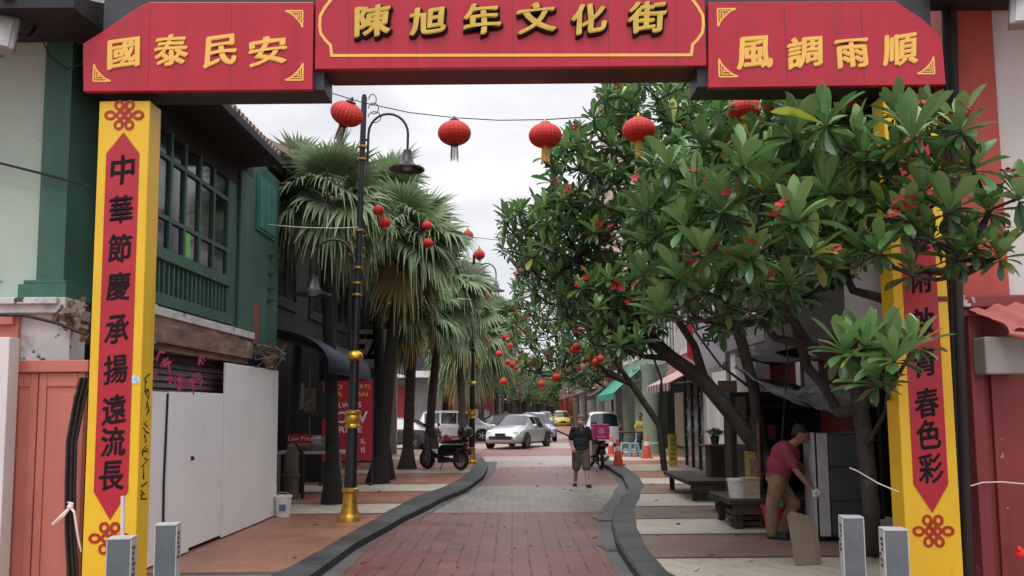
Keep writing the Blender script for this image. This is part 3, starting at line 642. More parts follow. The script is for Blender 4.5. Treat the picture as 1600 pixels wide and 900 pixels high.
# coral timber doors and the cable bundle left of the pillar
door = thing('coral_hoarding', 'coral red panelled timber doors beside the yellow pillar', 'doors', (P(70,800,8.2).x, 8.2, 0))
DY = 8.22; xa, xb = P(12,700,DY).x, P(137,700,DY).x; zt = P(70,582,DY).z
b = MB(); b.box(xa-2.6, xb, DY-0.05, DY+0.06, zt, zt+0.11); b.build('header', M['coral'], door, bevel=0.008)
xs_ = [xa+0.0, P(57,700,DY).x, P(131,700,DY).x]
for i in range(2):
    b = MB(); a, c = xs_[i]+0.006, xs_[i+1]-0.006; b.box(a, c, DY, DY+0.05, 0.14, zt-0.003)
    b.box(a, a+0.07, DY-0.015, DY-0.002, 0.14, zt-0.005); b.box(c-0.07, c, DY-0.015, DY-0.002, 0.14, zt-0.005); b.box(a+0.072, c-0.072, DY-0.015, DY-0.002, zt-0.13, zt-0.005)
    if c-a > 0.4: b.box(a+0.18, c-0.10, DY-0.012, DY-0.003, 0.25, zt-0.2)
    b.build('door_leaf', M['coral'], door, bevel=0.006)
b = MB(); x0 = P(9,700,7.95).x; b.box(x0-0.12, x0, 7.93, 8.1, 0.12, P(5,527,7.95).z); b.build('jamb', M['white_wall'], door, bevel=0.006)
b = MB()
for k, (dx, r_) in enumerate(((0,0.022),(0.045,0.02),(0.02,0.018),(-0.03,0.014),(0.06,0.012))):
    pts = [P(a+dx*150*1.0, c, 8.05-0.02*k) for a, c in ((128+k,590),(118+k,630),(110,690),(108,760),(108,830),(112,900),(118,960))]
    b.tube(pts, r_, 7)
cb_ = b.build('cable_bundle', M['cable'], smooth=60, origin=(P(110,760,8.05).x,8.05,0.12)); tag(cb_, 'bundle of black cables tied upright against the coral doors', 'cables')
b = MB(); a = P(110,792,7.96)
b.tube([a, P(98,806,7.93), P(82,820,7.93)], [0.012,0.02,0.012], 5); b.tube([a, P(116,800,7.94), P(122,840,7.94), P(127,862,7.94)], [0.012,0.012,0.012,0.006], 5); b.ball(a, 0.03, 8); b.tube([P(104,785,8.0),P(118,788,7.98)],0.012,5)
tag(b.build('tie_ribbon', M['ribbon'], origin=a), 'white plastic ribbon knotted round the black cables', 'ribbon')
def wire(name, pts, r_, label, mat='cable', cat='cable', grp=None):
    b = MB(); b.tube(pts, r_, 5); return tag(b.build(name, M[mat], smooth=80, origin=pts[0]), label, cat, grp)
def sag(a, c, s, n=14): return [Vector(a).lerp(Vector(c), i/n) - Vector((0,0,4*s*(i/n)*(1-i/n))) for i in range(n+1)]
wire('wall_cable', [P(-60,236,8.28),P(0,255,8.28),P(60,270,8.28),P(145,292,8.30)], 0.012, 'black cable sloping across the mint wall')
wire('wall_cable', [P(60,30,8.2),P(62,55,8.2),P(80,90,8.2),P(105,108,8.2),P(128,100,8.1),P(148,60,8.1),P(165,42,8.1)], 0.007, 'thin black cable looping below the eave over the mint wall')
wire('wall_cable', [P(0,492,8.2),P(40,493,8.2),P(90,505,8.15),P(135,522,8.15)], 0.016, 'thick black cable along the broken ledge')
wire('wall_cable', [P(134,300,8.85),P(133,380,8.85),P(136,440,8.85),P(137,480,8.85)], 0.006, 'thin pale wire hanging down the green pilaster', 'pipe')
b = MB(); b.tube([P(191,905,7.5),P(192,775,7.5)],0.018,8); tag(b.build('plastic_pipe', M['pipe'], smooth=60, origin=P(191,905,7.5)), 'short white plastic pipe standing behind a bollard before the yellow pillar', 'pipe')
# hoarding: white boards
ho = thing('white_hoarding', 'tall white boarding screening the green shophouse front', 'hoarding', (XL(11.5), 11.5, KH))
pe = [222, 262, 299, 350, 384, 416, 434]
for i in range(6):
    y0, y1 = yL(pe[i]), yL(pe[i+1]); zt = (1.985,1.99,2.0,2.41,2.415,2.41)[i]; j = random.Random(i).uniform(-0.012,0.012)
    if i == 0: y0 = 9.0
    b = MB(); slab(b, y0+0.008, y1-0.008, KH+(0.02 if i not in (2,) else 0.05), zt, -0.012+j, 0.02+j); p = b.build('board', M['hoarding'], ho, bevel=0.004)
    if i == 1: 
        b = MB(); c = P(301,716,yL(301)); b.ball((XL(c.y)+0.02,c.y,c.z),0.03,8); b.build('latch', M['black'], p)
    if i == 0:
        b = MB(); b.tube([(XL(9.93)+0.015,9.955,0.35),(XL(9.9)+0.015,9.93,1.0),(XL(9.9)+0.015,9.97,1.97)],0.012,5); b.build('gap_seal', M['cable'], p)
b = MB(); y0, y1 = yL(433), yL(433)+0.04; slab(b, 14.39, 14.43, KH, 2.4, 0.02, 1.2); b.build('return_board', M['hoarding'], ho)

# ------------------------------------------------------------------ near right corner building
rb = thing('red_corner_building', 'red and white corner building behind the big frangipani and yellow pillar', 'building', (5.5, 8.4, 0))
RY = 8.34; xa, xb = P(1490,300,RY).x, P(1568,300,RY).x; zc = P(1540,462,RY).z
b = MB(); b.box(xa, xb, RY, RY+0.6, zc, 7.5); b.build('pilaster', M['redwall'], rb, bevel=0.008)
b = MB(); b.box(xb, 14, RY+0.06, RY+0.4, zc, 7.5); b.build('wall', M['white_wall'], rb)
b = MB(); b.box(xa+0.08, 14, RY+0.02, RY+0.5, 0, zc-0.003); b.box(xa+0.05, xa+0.16, RY-0.03, RY+0.018, 0, zc-0.2); b.box(P(1553,700,RY).x, P(1566,700,RY).x, RY-0.02, RY+0.018, 0, 2.2); b.build('lower_wall', M['redwall_low'], rb, bevel=0.006)
b = MB(); b.box(xa-0.04, 14, RY-0.10, RY+0.018, zc-0.12, zc-0.004); b.box(xa-0.02, 14, RY-0.06, RY+0.018, zc-0.2, zc-0.122); b.build('cornice', M['redwall_low'], rb, bevel=0.015)
def slabR(mb, y0, y1, z0, z1, d0, d1, mi=0):
    mb.hexa([(XR(y0)+d0,y0,z0),(XR(y0)+d1,y0,z0),(XR(y1)+d1,y1,z0),(XR(y1)+d0,y1,z0),(XR(y0)+d0,y0,z1),(XR(y0)+d1,y0,z1),(XR(y1)+d1,y1,z1),(XR(y1)+d0,y1,z1)], mi)
b = MB(); slabR(b, 8.95, 11.8, 2.7, 7.0, -0.25, 0.3); b.build('side_wall', M['white_wall'], rb)
b = MB(); slabR(b, 11.81, 16.0, 2.7, 7.0, -0.22, 0.3); b.build('side_wall', PM('darkened_wall',(0.10,0.095,0.092),0.75,0.2,1.0,dirt=((0.10,0.095,0.09),0.52,1.2)), rb)  # wall colour darkened to carry the gloom above the stalls
for y0 in (12.1, 14.0):
    b = MB(); slabR(b, y0, y0+1.2, 3.5, 5.2, -0.29, -0.252); f_ = b.build('window', M['green_wood'], rb)
    b = MB(); slabR(b, y0+0.08, y0+1.12, 3.58, 5.12, -0.30, -0.291); b.build('pane', M['glass'], f_)
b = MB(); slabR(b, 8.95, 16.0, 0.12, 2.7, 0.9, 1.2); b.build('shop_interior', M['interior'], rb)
for y0 in (9.3,12.6,15.6):
    b = MB(); slabR(b, y0, y0+0.4, 0.12, 2.7, -0.25, 0.2); b.build('column', M['redwall_low'], rb, bevel=0.01)
zr = P(1530,20,8.34).z; b = MB(); b.hexa([(3.76,7.5,zr),(14,7.5,zr),(14,8.335,zr+0.02),(3.76,8.335,zr+0.02),(3.76,7.5,zr+0.1),(14,7.5,zr+0.1),(14,8.335,zr+0.4),(3.76,8.335,zr+0.4)])
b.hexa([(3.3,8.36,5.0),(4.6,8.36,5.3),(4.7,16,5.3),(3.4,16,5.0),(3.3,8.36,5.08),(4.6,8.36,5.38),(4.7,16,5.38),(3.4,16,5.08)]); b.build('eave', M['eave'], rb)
b = MB()
for i in range(60):
    x = 3.85+i*0.172; b.tube([(x,7.46,zr+0.12),(x,8.36,zr+0.43)],0.062,6)
b.build('roof', M['roof_tile'], rb, smooth=50)
b = MB(); rr = random.Random(14); A_, B_, C_, D_ = P(1514,484,8.25), P(1660,462,8.25), P(1660,500,7.85), P(1575,503,7.9); vv = []
for jj in range(9):
    for ii in range(25):
        u, v_ = ii/24, jj/8; p = A_.lerp(B_, u).lerp(D_.lerp(C_, u), v_); z = 0.035*math.sin(11*u+2.5*v_+1)*v_ + 0.02*math.sin(29*u-4*v_) - 0.10*v_*v_*(0.4+0.6*u)
        vv.append(p + Vector((0.01*math.sin(17*v_+5*u), 0.02*math.sin(15*u), z)))
b.add(vv, [(jj*25+ii, jj*25+ii+1, (jj+1)*25+ii+1, (jj+1)*25+ii) for jj in range(8) for ii in range(24)])
b.tube([D_+Vector((0,0,-0.10)), D_.lerp(C_,0.4)+Vector((0,-0.03,-0.15)), C_+Vector((0,-0.02,-0.2))], [0.02,0.05,0.055], 8)
o = b.build('cloth_canopy', M['coral_tile'], rb, smooth=60)
t = thing('switch_box', 'grey metal box fixed on the dark red wall under the moulding', 'box', P(1570,555,8.2))
c = P(1566,556,8.2); b = MB(); b.obox(c,0.42,0.22,0.34); t.location = c; b.build('case', M['aircon'], t, bevel=0.015)
b = MB(); b.obox(c+Vector((0.21,-0.112,-0.02)),0.14,0.01,0.24); b.build('panel', M['bollard_edge'], t, bevel=0.005)
b = MB(); b.tube([P(1487,-20,8.25),P(1497,460,8.2),P(1506,700,8.2),P(1515,960,8.2)],0.045,8)  # black tubes stand in for the dark gap beside the pillar
tag(b.build('downpipe', M['black_matt'], smooth=60, origin=P(1515,960,8.2)), 'thick black tube filling the dark gap between yellow pillar and red wall', 'downpipe')
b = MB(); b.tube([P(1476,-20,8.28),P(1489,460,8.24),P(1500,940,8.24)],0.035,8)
tag(b.build('downpipe', M['black_matt'], smooth=60, origin=P(1500,940,8.24)), 'thin black tube filling the dark gap between the thick one and the yellow pillar', 'downpipe')
b = MB(); b.ball(P(1594,864,8.2),(0.05,0.03,0.05),10); b.ball(P(1592,858,8.18),(0.025,0.02,0.03),8); tag(b.build('red_seal', PM('bright_red',(0.75,0.03,0.03),0.5,0.1,5), smooth=60, origin=P(1594,864,8.2)), 'small bright red lump stuck on the dark red wall', 'seal')
wire('rope', [P(1328,731,8.3),P(1340,736,8.2),P(1372,755,8.0),P(1405,769,7.9)], 0.007, 'white cord tied between the big tree trunk and the yellow pillar', 'ribbon', 'cord')
wire('rope', [P(1506,762,8.2),P(1535,754,8.25),P(1565,753,8.25),P(1620,758,8.25)], 0.007, 'white cord stretched along the dark red wall', 'ribbon', 'cord')

# ------------------------------------------------------------------ bollards
bol_specs = [(174,208,831,0.93,'grey square bollard before the yellow pillar by the coral doors'), (247,279,811,0.93,'grey square bollard before the white boarding'),
             (1313,1346,809,0.93,'grey square bollard standing before the grey cabinet'), (1377,1414,828,0.93,'grey square bollard before the yellow pillar by the dark red wall')]
proto = None
for i, (pa, pb, py, h, lab) in enumerate(bol_specs):
    Y = (CAMZ - h) * F / (py - 641.0); c = P((pa+pb)/2, py, Y); wd = 0.145
    if proto is None:
        proto = thing('bollard', lab, 'bollard', (0,0,0), 'grey bollards under the arch')
        b = MB(); b.obox((0,0,h/2),wd,wd,h); b.build('post', M['bollard'], proto, bevel=0.006)
        b = MB()
        for sx_ in (-1,1): b.obox((sx_*(wd/2+0.001),0,h/2),0.012,wd*0.96,h*0.99)
        b.obox((0,0,h+0.004),wd+0.012,wd+0.004,0.012); b.build('edge_trim', M['bollard_edge'], proto, bevel=0.003)
        b = MB(); rr = random.Random(8)
        for sx_ in (-1,1):
            for k in range(6): b.obox((sx_*(wd/2+0.0085),rr.uniform(-.03,.03),h-0.06-k*0.035),0.003,rr.uniform(0.03,0.06),0.02)
        b.build('marking', M['dark_grey'], proto); proto.location = (c.x, Y, 0); proto.rotation_euler.z = R(8)
    else: dup(proto, (c.x, Y, 0), R((8,8,-9,-9)[i]), lab)
# ------------------------------------------------------------------ left row beyond the hoarding
m_navy = PM('navy_awning', (0.012,0.018,0.04), 0.5, 0.3, 2)
m_navy2 = PM('navy_tarp', (0.02,0.03,0.08), 0.4, 0.5, 2)
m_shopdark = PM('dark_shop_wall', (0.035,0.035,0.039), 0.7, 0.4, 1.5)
m_red = PM('red_sign', (0.42,0.02,0.035), 0.5, 0.1, 3)
m_cream_w = PM('cream_wall', (0.55,0.43,0.29), 0.7, 0.12, 1.2, dirt=((0.35,0.27,0.19),0.55,1.3))
m_salmon = PM('salmon_wall', (0.50,0.24,0.19), 0.7, 0.12, 1.2, dirt=((0.33,0.16,0.13),0.55,1.3))
m_grey_w = PM('grey_wall', (0.30,0.29,0.29), 0.7, 0.15, 1.0, dirt=((0.18,0.17,0.17),0.55,1.3))
m_green_p = PM('pale_green_wall', (0.30,0.38,0.29), 0.65, 0.12, 1.2, dirt=((0.18,0.23,0.17),0.55,1.3))
m_red_w = PM('red_column', (0.36,0.035,0.035), 0.55, 0.15, 2)
m_grn_aw = PM('green_awning', (0.03,0.28,0.17), 0.55, 0.12, 3)
m_stripe = PM('striped_awning_red', (0.40,0.04,0.05), 0.6, 0.1, 3)
def shophouse(label, side, y0, y1, z1, wall, loc_d=0.0, floors=1, win=M['glass'], frame=M['white'], ground=m_shopdark, cols=None, nw=3, roofm=M['roof_tile'], gz=3.0, depth=7.0):
    """two-storey row house: party walls, upper wall with windows, dark five-foot way with columns, tiled roof"""
    X = (lambda y: XL(y)-loc_d) if side < 0 else (lambda y: XR(y)+loc_d); s = side
    t = thing('shophouse', label, 'shophouse', (X((y0+y1)/2), (y0+y1)/2, 0))
    def blk(mb, a, b_, za, zb, d0, d1, mi=0):
        pts = []
        for z in (za, zb): pts += [(X(a)+s*d0,a,z),(X(a)+s*d1,a,z),(X(b_)+s*d1,b_,z),(X(b_)+s*d0,b_,z)]
        mb.hexa(pts, mi)
    b = MB(); blk(b, y0+0.01, y1-0.01, gz, z1, 0, 0.3); blk(b, y0+0.01, y0+0.25, 0.1, gz-0.01, 0.5, depth); blk(b, y1-0.25, y1-0.01, 0.1, gz-0.01, 0.5, depth)
    blk(b, y0+0.01, y0+0.25, gz, z1, 0.303, depth); blk(b, y1-0.25, y1-0.01, gz, z1, 0.303, depth)
    b.build('wall', wall, t)
    b = MB(); blk(b, y0-0.02, y1+0.02, z1-0.22, z1-0.05, -0.10, 0.02); blk(b, y0-0.01, y1+0.01, gz-0.12, gz+0.06, -0.08, 0.02); b.build('cornice', wall, t, bevel=0.02)
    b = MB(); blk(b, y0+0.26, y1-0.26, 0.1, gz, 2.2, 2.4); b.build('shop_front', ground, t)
    wd = (y1-y0)/nw
    for i in range(nw):
        for fl in range(floors):
            a = y0 + wd*i + wd*0.22; c = a + wd*0.56; za = gz+0.55+fl*3.0; zb = za+1.7
            if zb > z1-0.3: continue
            b = MB()
            for (p_, q_, r_, w_) in ((a,a+0.08,za,zb),(c-0.08,c,za,zb),(a+0.08,c-0.08,za,za+0.08),(a+0.08,c-0.08,zb-0.08,zb),(a-0.05,c+0.05,za-0.09,za-0.003)): blk(b, p_, q_, r_, w_, -0.05, -0.003)
            blk(b, (a+c)/2-0.03, (a+c)/2+0.03, za+0.081, zb-0.081, -0.045, -0.003)
            f_ = b.build('window', frame, t); b = MB(); blk(b, a+0.08, c-0.08, za+0.08, zb-0.08, -0.02, -0.004); b.build('pane', win, f_)
    if cols is not None:
        for y in (y0+0.25, (y0+y1)/2, y1-0.25):
            b = MB(); blk(b, y-0.22, y+0.22, 0.1, gz-0.02, 0.0, 0.44); b.build('column', cols, t, bevel=0.02)
    b = MB(); xa, xb = X(y0)-s*0.35, X(y1)-s*0.35
    b.hexa([(xa,y0,z1-0.02),(xb,y1,z1-0.02),(xb+s*depth*0.6,y1,z1+2.2),(xa+s*depth*0.6,y0,z1+2.2),(xa,y0,z1+0.08),(xb,y1,z1+0.08),(xb+s*depth*0.6,y1,z1+2.32),(xa+s*depth*0.6,y0,z1+2.32)])
    b.build('roof', roofm, t)
    return t, blk, X
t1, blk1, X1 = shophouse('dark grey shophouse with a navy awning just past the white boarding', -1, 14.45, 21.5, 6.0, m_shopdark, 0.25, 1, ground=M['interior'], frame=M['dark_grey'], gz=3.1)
b = MB()   # rounded navy awning
n = 8; prof = []
for i in range(n+1):
    a = PI/2*i/n; prof.append((1.05*math.sin(a), 3.12-0.62*(1-math.cos(a))))
for j, (ya, yb) in enumerate(((14.5, 18.3),)):
    vv = []
    for y in (ya, yb):
        for d, z in prof: vv.append((X1(y)+d, y, z))
        vv.append((X1(y)+1.05, y, 2.38))
    k = n+2; b.add(vv, [(i, i+1, k+i+1, k+i) for i in range(k-1)])
    b.add([(X1(yb),yb,3.1)]+[(X1(yb)+d,yb,z) for d,z in prof]+[(X1(yb)+1.05,yb,2.38),(X1(yb),yb,2.38)], [tuple(range(n+4))])
aw = b.build('awning', m_navy, t1, smooth=40); md = aw.modifiers.new('thick','SOLIDIFY'); md.thickness = 0.02
b = MB(); blk1(b, 14.5, 15.3, 0.12, 2.9, 0.25, 0.33); b.build('tarp_sheet', m_navy2, t1)
# goods inside the open shop
t = thing('market_table', 'low display table under the navy awning with a red price strip', 'table', (P(478,700,18.0).x,18.0,KH))
c = P(490,688,18.2); b = MB(); b.obox((c.x,18.2,0.95),1.35,0.8,0.05); b.build('tabletop', M['bollard_edge'], t)
for dx in (-0.6,0.6):
    for dy in (-0.35,0.35): b = MB(); b.obox((c.x+dx,18.2+dy,0.52),0.05,0.05,0.8); b.build('leg', M['aircon'], t)
c2 = P(470,685,17.75); b = MB(); b.obox((c2.x,17.76,c2.z),0.46,0.02,0.17); s_ = b.build('price_strip', m_red, t)
b = MB(); text_line(b, 'Low Price', (c2.x,17.75,c2.z), E1, E2, 0.085, 0.0, 0.004); b.build('lettering', M['white'], s_)
b = MB(); rr = random.Random(2)
for i in range(7): q = P(456+i*9, 677, 18.1); b.lathe([(0.06,0),(0.085,0.03),(0.09,0.12),(0.05,0.15)],(q.x,q.y,0.976),10)
tag(b.build('bowl_row', M['debris'], smooth=40, origin=(c.x,18.1,0.976)), 'row of small bowls on the display table', 'bowls')
for i, (px, py, h, wd, lab, mt) in enumerate(((496,668,0.30,0.24,'pale box of goods standing on the display table','bollard_edge'),(515,672,0.36,0.22,'grey basket of goods on the far end of the display table','aircon'))):
    q = P(px, py, 18.3); b = MB(); b.lathe([(wd*0.42,0),(wd*0.5,h*0.3),(wd*0.5,h*0.8),(wd*0.35,h*0.9),(wd*0.35,h)],(q.x,18.3,0.976),10); b.obox((q.x,18.3,0.976+h*0.5),wd*0.9,wd*0.9,h*0.5)
    tag(b.build('goods_box', M[mt], origin=(q.x,18.3,0.976)), lab, 'box')
for i, px in enumerate((466, 484, 503)):
    q = P(px, 640, 18.8); b = MB(); b.tube([(q.x,18.8,2.75),(q.x,18.8,1.2)],0.012,5)
    b.prism([(-0.11,0),(0.11,0),(0.13,-0.5),(0.05,-0.55),(-0.13,-0.5)],(q.x,18.8,2.35-0.1*i),E1,E2,-0.02,0.02)
    tag(b.build('hanging_cloth', (M['aircon'],M['debris'],M['dark_grey'])[i], origin=(q.x,18.8,2.0)), ('grey','brown','charcoal')[i]+' cloth hanging inside the dark shop', 'cloth')
b = MB(); c = G(450,782,KH); b.lathe([(0.13,0),(0.14,0.05),(0.13,0.8),(0.115,0.9),(0.07,1.0),(0.0,1.02)],(c.x,c.y+0.25,KH),14); b.lathe([(0.16,0.42),(0.16,0.47)],(c.x,c.y+0.25,KH),14)
tag(b.build('pale_post', PM('pale_post',(0.13,0.125,0.105),0.6,0.3,3), smooth=40, origin=(c.x,c.y+0.25,KH)), 'rounded grey green post at the end of the white boarding', 'post')
b = MB(); b.tube([(c.x+0.2,c.y+0.3,KH),(c.x+0.19,c.y+0.32,0.95),(c.x+0.05,c.y+0.3,1.15)],0.035,7); tag(b.build('black_hose', M['black_matt'], smooth=60, origin=(c.x+0.2,c.y+0.3,KH)), 'black hose standing beside the rounded post', 'hose')
t = thing('bucket', 'white plastic bucket with a blue mark beside the boarding', 'bucket', (P(452,800,14.7).x, 14.3, KH)); q = t.location
b = MB(); b.lathe([(0.105,0),(0.13,0.30),(0.14,0.30),(0.14,0.33),(0.12,0.33),(0.12,0.28),(0.0,0.28)],q,16); b.build('body', M['white'], t, smooth=40)
b = MB(); b.tube([q+Vector((0.13*math.cos(a),0.02-0.13*abs(math.sin(a))*0.5,0.31+0.09*math.sin(a)-0.02)) for a in [PI*i/8 for i in range(9)]],0.006,5); b.build('handle', M['aircon'], t)
b = MB(); b.obox(q+Vector((0.02,-0.118,0.15)),0.10,0.02,0.10); b.build('mark', PM('blue_mark',(0.12,0.18,0.4),0.5,0.3,20), t)
# shop signs above, black and white
t = thing('shop_sign', 'black and white shop sign with bold letters behind the lamp post', 'sign', P(560,545,22))
b = MB(); c = P(568,545,22); b.obox(c,1.3,0.08,0.95,R(0)); b.build('panel', M['bollard_edge'], t)
b = MB(); text_line(b, 'EZ', c+Vector((0.12,-0.041,0.05)), E1, E2, 0.62, 0, 0.006, 0.03, 0.62)
for i in range(4): b.obox(c+Vector((-0.5,-0.045,0.36-0.24*i)),0.16,0.01,0.12)
b.build('lettering', M['char_black'], t)
b = MB(); b.obox(c+Vector((0,0.06,0)),1.45,0.03,1.08); b.obox(c+Vector((0,0,-0.62)),1.5,0.3,0.14); b.build('frame', M['dark_grey'], t)
b = MB(); c = P(565,600,21.8); b.obox(c,1.5,0.06,0.75); t = thing('shop_sign', 'dark sign board with faint white letters above the red banner', 'sign', c); b.build('panel', M['dark_grey'], t)
b = MB(); text_line(b, 'AS', c+Vector((-0.35,-0.031,0.0)), E1, E2, 0.34, 0, 0.005); b.build('lettering', M['bollard_edge'], t)
# red banner on a frame
bx, by = P(543,650,20.3), 20.3
t = thing('banner_stand', 'red pavement banner reading LOW PRICE between the palm trunks', 'banner', (bx.x,by,KH))
zt, zb = P(543,592,by).z, P(543,720,by).z; hw = 0.56
b = MB(); b.box(bx.x-hw,bx.x+hw,by-0.012,by+0.012,zb,zt); bn = b.build('cloth', m_red, t)
b = MB()
for sx_ in (-1,1): b.box(bx.x+sx_*hw-0.02,bx.x+sx_*hw+0.02,by+0.015,by+0.05,KH,zt)
b.build('frame', M['dark_grey'], t)
for sx_ in (-1,1): b = MB(); b.box(bx.x+sx_*hw-0.03,bx.x+sx_*hw+0.03,by-0.25,by+0.3,KH,KH+0.05); b.build('foot', M['dark_grey'], t)
H_ = zt-zb; b = MB(); by_ = MB()
for s, fx, fz, h, wd in (('SED',-0.30,0.90,0.105,0.36),('ART)',0.33,0.90,0.105,0.36),('ZER',-0.30,0.81,0.09,0.36),('AN',0.33,0.81,0.09,0.25)):
    text_line(by_, s, (bx.x+fx,by-0.012,zb+fz*H_), E1, E2, h, 0, 0.004, 0.012, wd)
for s, fz, h, wd in (('ALWAYS',0.68,0.11,0.62),('LOW',0.53,0.26,0.92),('PRICE',0.38,0.14,0.66)):
    text_line(b, s, (bx.x,by-0.012,zb+fz*H_), E1, E2, h, 0, 0.004, 0.01, wd)
for fz in (0.24,0.13): text_line(b, 'I' if fz > .2 else 'L', (bx.x-0.4,by-0.012,zb+fz*H_), E1, E2, 0.11, 0, 0.004); text_line(b, 'IL' if fz > .2 else 'IS', (bx.x+0.36,by-0.012,zb+fz*H_), E1, E2, 0.11, 0, 0.004)
b.build('lettering', M['white'], bn); by_.build('lettering', M['gold'], bn)
# a red hanging sign deeper in
t = thing('hanging_sign', 'small red hanging sign behind the drooping palm leaf', 'sign', P(504,510,19)); c = P(503,512,19)
b = MB(); b.obox(c,0.42,0.06,0.50); b.build('panel', m_red, t); b = MB(); b.obox(c+Vector((0.02,0,-0.36)),0.26,0.05,0.14); b.build('plate', M['white'], t); b = MB(); b.tube([c+Vector((0.1,0,0.25)),c+Vector((0.1,0,0.55))],0.02,6); b.build('hanger', M['white'], t)
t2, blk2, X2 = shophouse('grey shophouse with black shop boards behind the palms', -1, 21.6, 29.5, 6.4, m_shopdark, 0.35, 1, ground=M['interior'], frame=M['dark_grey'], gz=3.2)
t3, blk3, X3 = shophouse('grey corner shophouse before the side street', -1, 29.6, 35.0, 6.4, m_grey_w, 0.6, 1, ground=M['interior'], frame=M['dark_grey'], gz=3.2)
# across the side street
specs = [('dark grey shop with a white fascia and red door across the side street', 55,64, 6.0, m_grey_w, 1.3, m_red_w, 2),
         ('cream shophouse with dark columns across the side street', 64.1,74, 6.6, m_cream_w, 0.6, M['palm_bark2'], 3),
         ('salmon and red shophouse with tall red columns', 74.1,86, 6.6, m_salmon, 0.2, m_red_w, 3),
         ('dull red shophouse beyond the salmon one with red columns', 86.1,100, 6.4, m_red_w, 0.0, m_red_w, 3),
         ('pale grey shophouse last in the row behind the palms', 100.1,130, 6.4, m_grey_w, 0.0, m_grey_w, 4)]
for lab, a, c, z, wl, d, cl, nw in specs:
    tt, bl, xx = shophouse(lab, -1, a, c, z, wl, d, 1, ground=m_shopdark if d < 1 else m_shopdark, cols=cl, gz=3.3, nw=nw)
    # gable end faces the crossing
    if a == 55:
        b = MB(); b.box(xx(a)-10, xx(a), a-0.3, a-0.02, 0.1, 6.0); b.build('end_wall', m_grey_w, tt)
        b = MB(); z0 = P(600,590,54.5).z; b.box(xx(a)-9,xx(a)+0.3,a-1.6,a-0.31,z0+0.35,z0+1.5); b.build('awning', M['dark_grey'], tt)
        b = MB(); b.box(xx(a)-9,xx(a)+0.3,a-1.7,a-1.605,z0-0.05,z0+0.34); b.build('fascia', M['white'], tt)
        b = MB(); q0, q1 = P(607,620,a-0.4), P(631,620,a-0.4); b.box(q0.x,q1.x,a-0.38,a-0.31,0.1,P(610,603,a).z); b.build('door', m_red_w, tt)
        b = MB(); q0, q1 = P(560,620,a-0.4), P(602,620,a-0.4); b.box(q0.x,q1.x,a-0.38,a-0.31,0.1,P(610,603,a).z); b.build('shop_opening', M['interior'], tt)
# ------------------------------------------------------------------ right row
t, blk, X = shophouse('grimy pale shophouse with a white door behind the stalls', 1, 16.1, 23.0, 6.8, PM('darkened_grimy_wall',(0.20,0.19,0.18),0.75,0.15,1.0,dirt=((0.07,0.065,0.06),0.50,1.2)), 0.0, 1, ground=m_shopdark, cols=M['white_wall'], gz=3.1)  # grime over a base tone lowered to darken the space behind the stalls
b = MB(); blk(b, 20.2, 21.6, 0.12, 2.6, -0.03, 0.05); blk(b, 20.35, 20.85, 0.3, 2.4, -0.05, -0.031); blk(b, 20.95, 21.45, 0.3, 2.4, -0.05, -0.031); b.build('door', M['white'], t, bevel=0.01)
t, blk, X = shophouse('shopfront with dark green glazing under a red striped awning', 1, 23.1, 29.5, 6.4, m_salmon, 0.15, 1, ground=m_shopdark, gz=2.9)
b = MB(); blk(b, 23.2, 26.4, 0.12, 2.7, -0.02, 0.03); gl_ = b.build('glazing', PM('green_glass',(0.018,0.045,0.038),0.15,0.4,2,spec=0.7), t)
b = MB()
for y in (23.2,24.25,25.3,26.35): blk(b, y-0.04, y+0.04, 0.12, 2.7, -0.06, -0.021)
b.build('mullion', M['green_dark'], gl_)
b = MB(); rr = random.Random(6)
for i in range(46):
    y, z = rr.uniform(23.4,26.2), rr.choice((rr.uniform(0.9,1.2),rr.uniform(1.5,2.1))); blk(b, y-rr.uniform(.02,.07), y+rr.uniform(.02,.07), z, z+rr.uniform(0.03,0.16), -0.028, -0.021)
b.build('window_lettering', M['bollard_edge'], gl_)
def awning(t, X, y0, y1, zi, zo, out, mats, stripes, val=0.18, s=1, name='awning'):
    b = MB(); n = stripes
    for i in range(n):
        a, c = y0+(y1-y0)*i/n, y0+(y1-y0)*(i+1)/n
        q = [(X(a),a,zi),(X(a)-s*out,a,zo),(X(c)-s*out,c,zo),(X(c),c,zi)]
        b.hexa([(p[0],p[1],p[2]-0.02) for p in q]+q, i % len(mats))
        b.hexa([(X(a)-s*out,a,zo-val-0.03*(i%2)),(X(a)-s*(out-0.015),a,zo-val-0.03*(i%2)),(X(c)-s*(out-0.015),c,zo-val-0.03*(i%2)),(X(c)-s*out,c,zo-val-0.03*(i%2)),
                (X(a)-s*out,a,zo-0.021),(X(a)-s*(out-0.015),a,zo-0.021),(X(c)-s*(out-0.015),c,zo-0.021),(X(c)-s*out,c,zo-0.021)], i % len(mats))
    o = b.build(name, mats, t)
    b = MB()
    for y in (y0+0.05, y1-0.05): b.tube([(X(y),y,zi-0.5),(X(y)-s*out+s*0.02,y,zo-0.03)],0.02,6)
    b.build('frame', M['black'], o); return o
awning(t, X, 22.6, 27.0, 2.95, 2.42, 1.05, [m_stripe, M['white']], 16)
ty = thing('yellow_board', 'narrow yellow sign board leaning by the dark green shopfront', 'sign', (P(1051,700,25.6).x,25.6,KH)); c = ty.location
b = MB(); b.obox(c+Vector((0,0,0.47)),0.26,0.05,0.9,R(15)); b.build('board', PM('yellow_board',(0.62,0.50,0.10),0.5,0.1,4), ty, bevel=0.006)
b = MB()
for i in range(5): b.obox(c+Vector((0.005,-0.032,0.75-0.13*i)),0.15,0.008,0.035,R(15))
b.build('marking', M['debris'], ty)
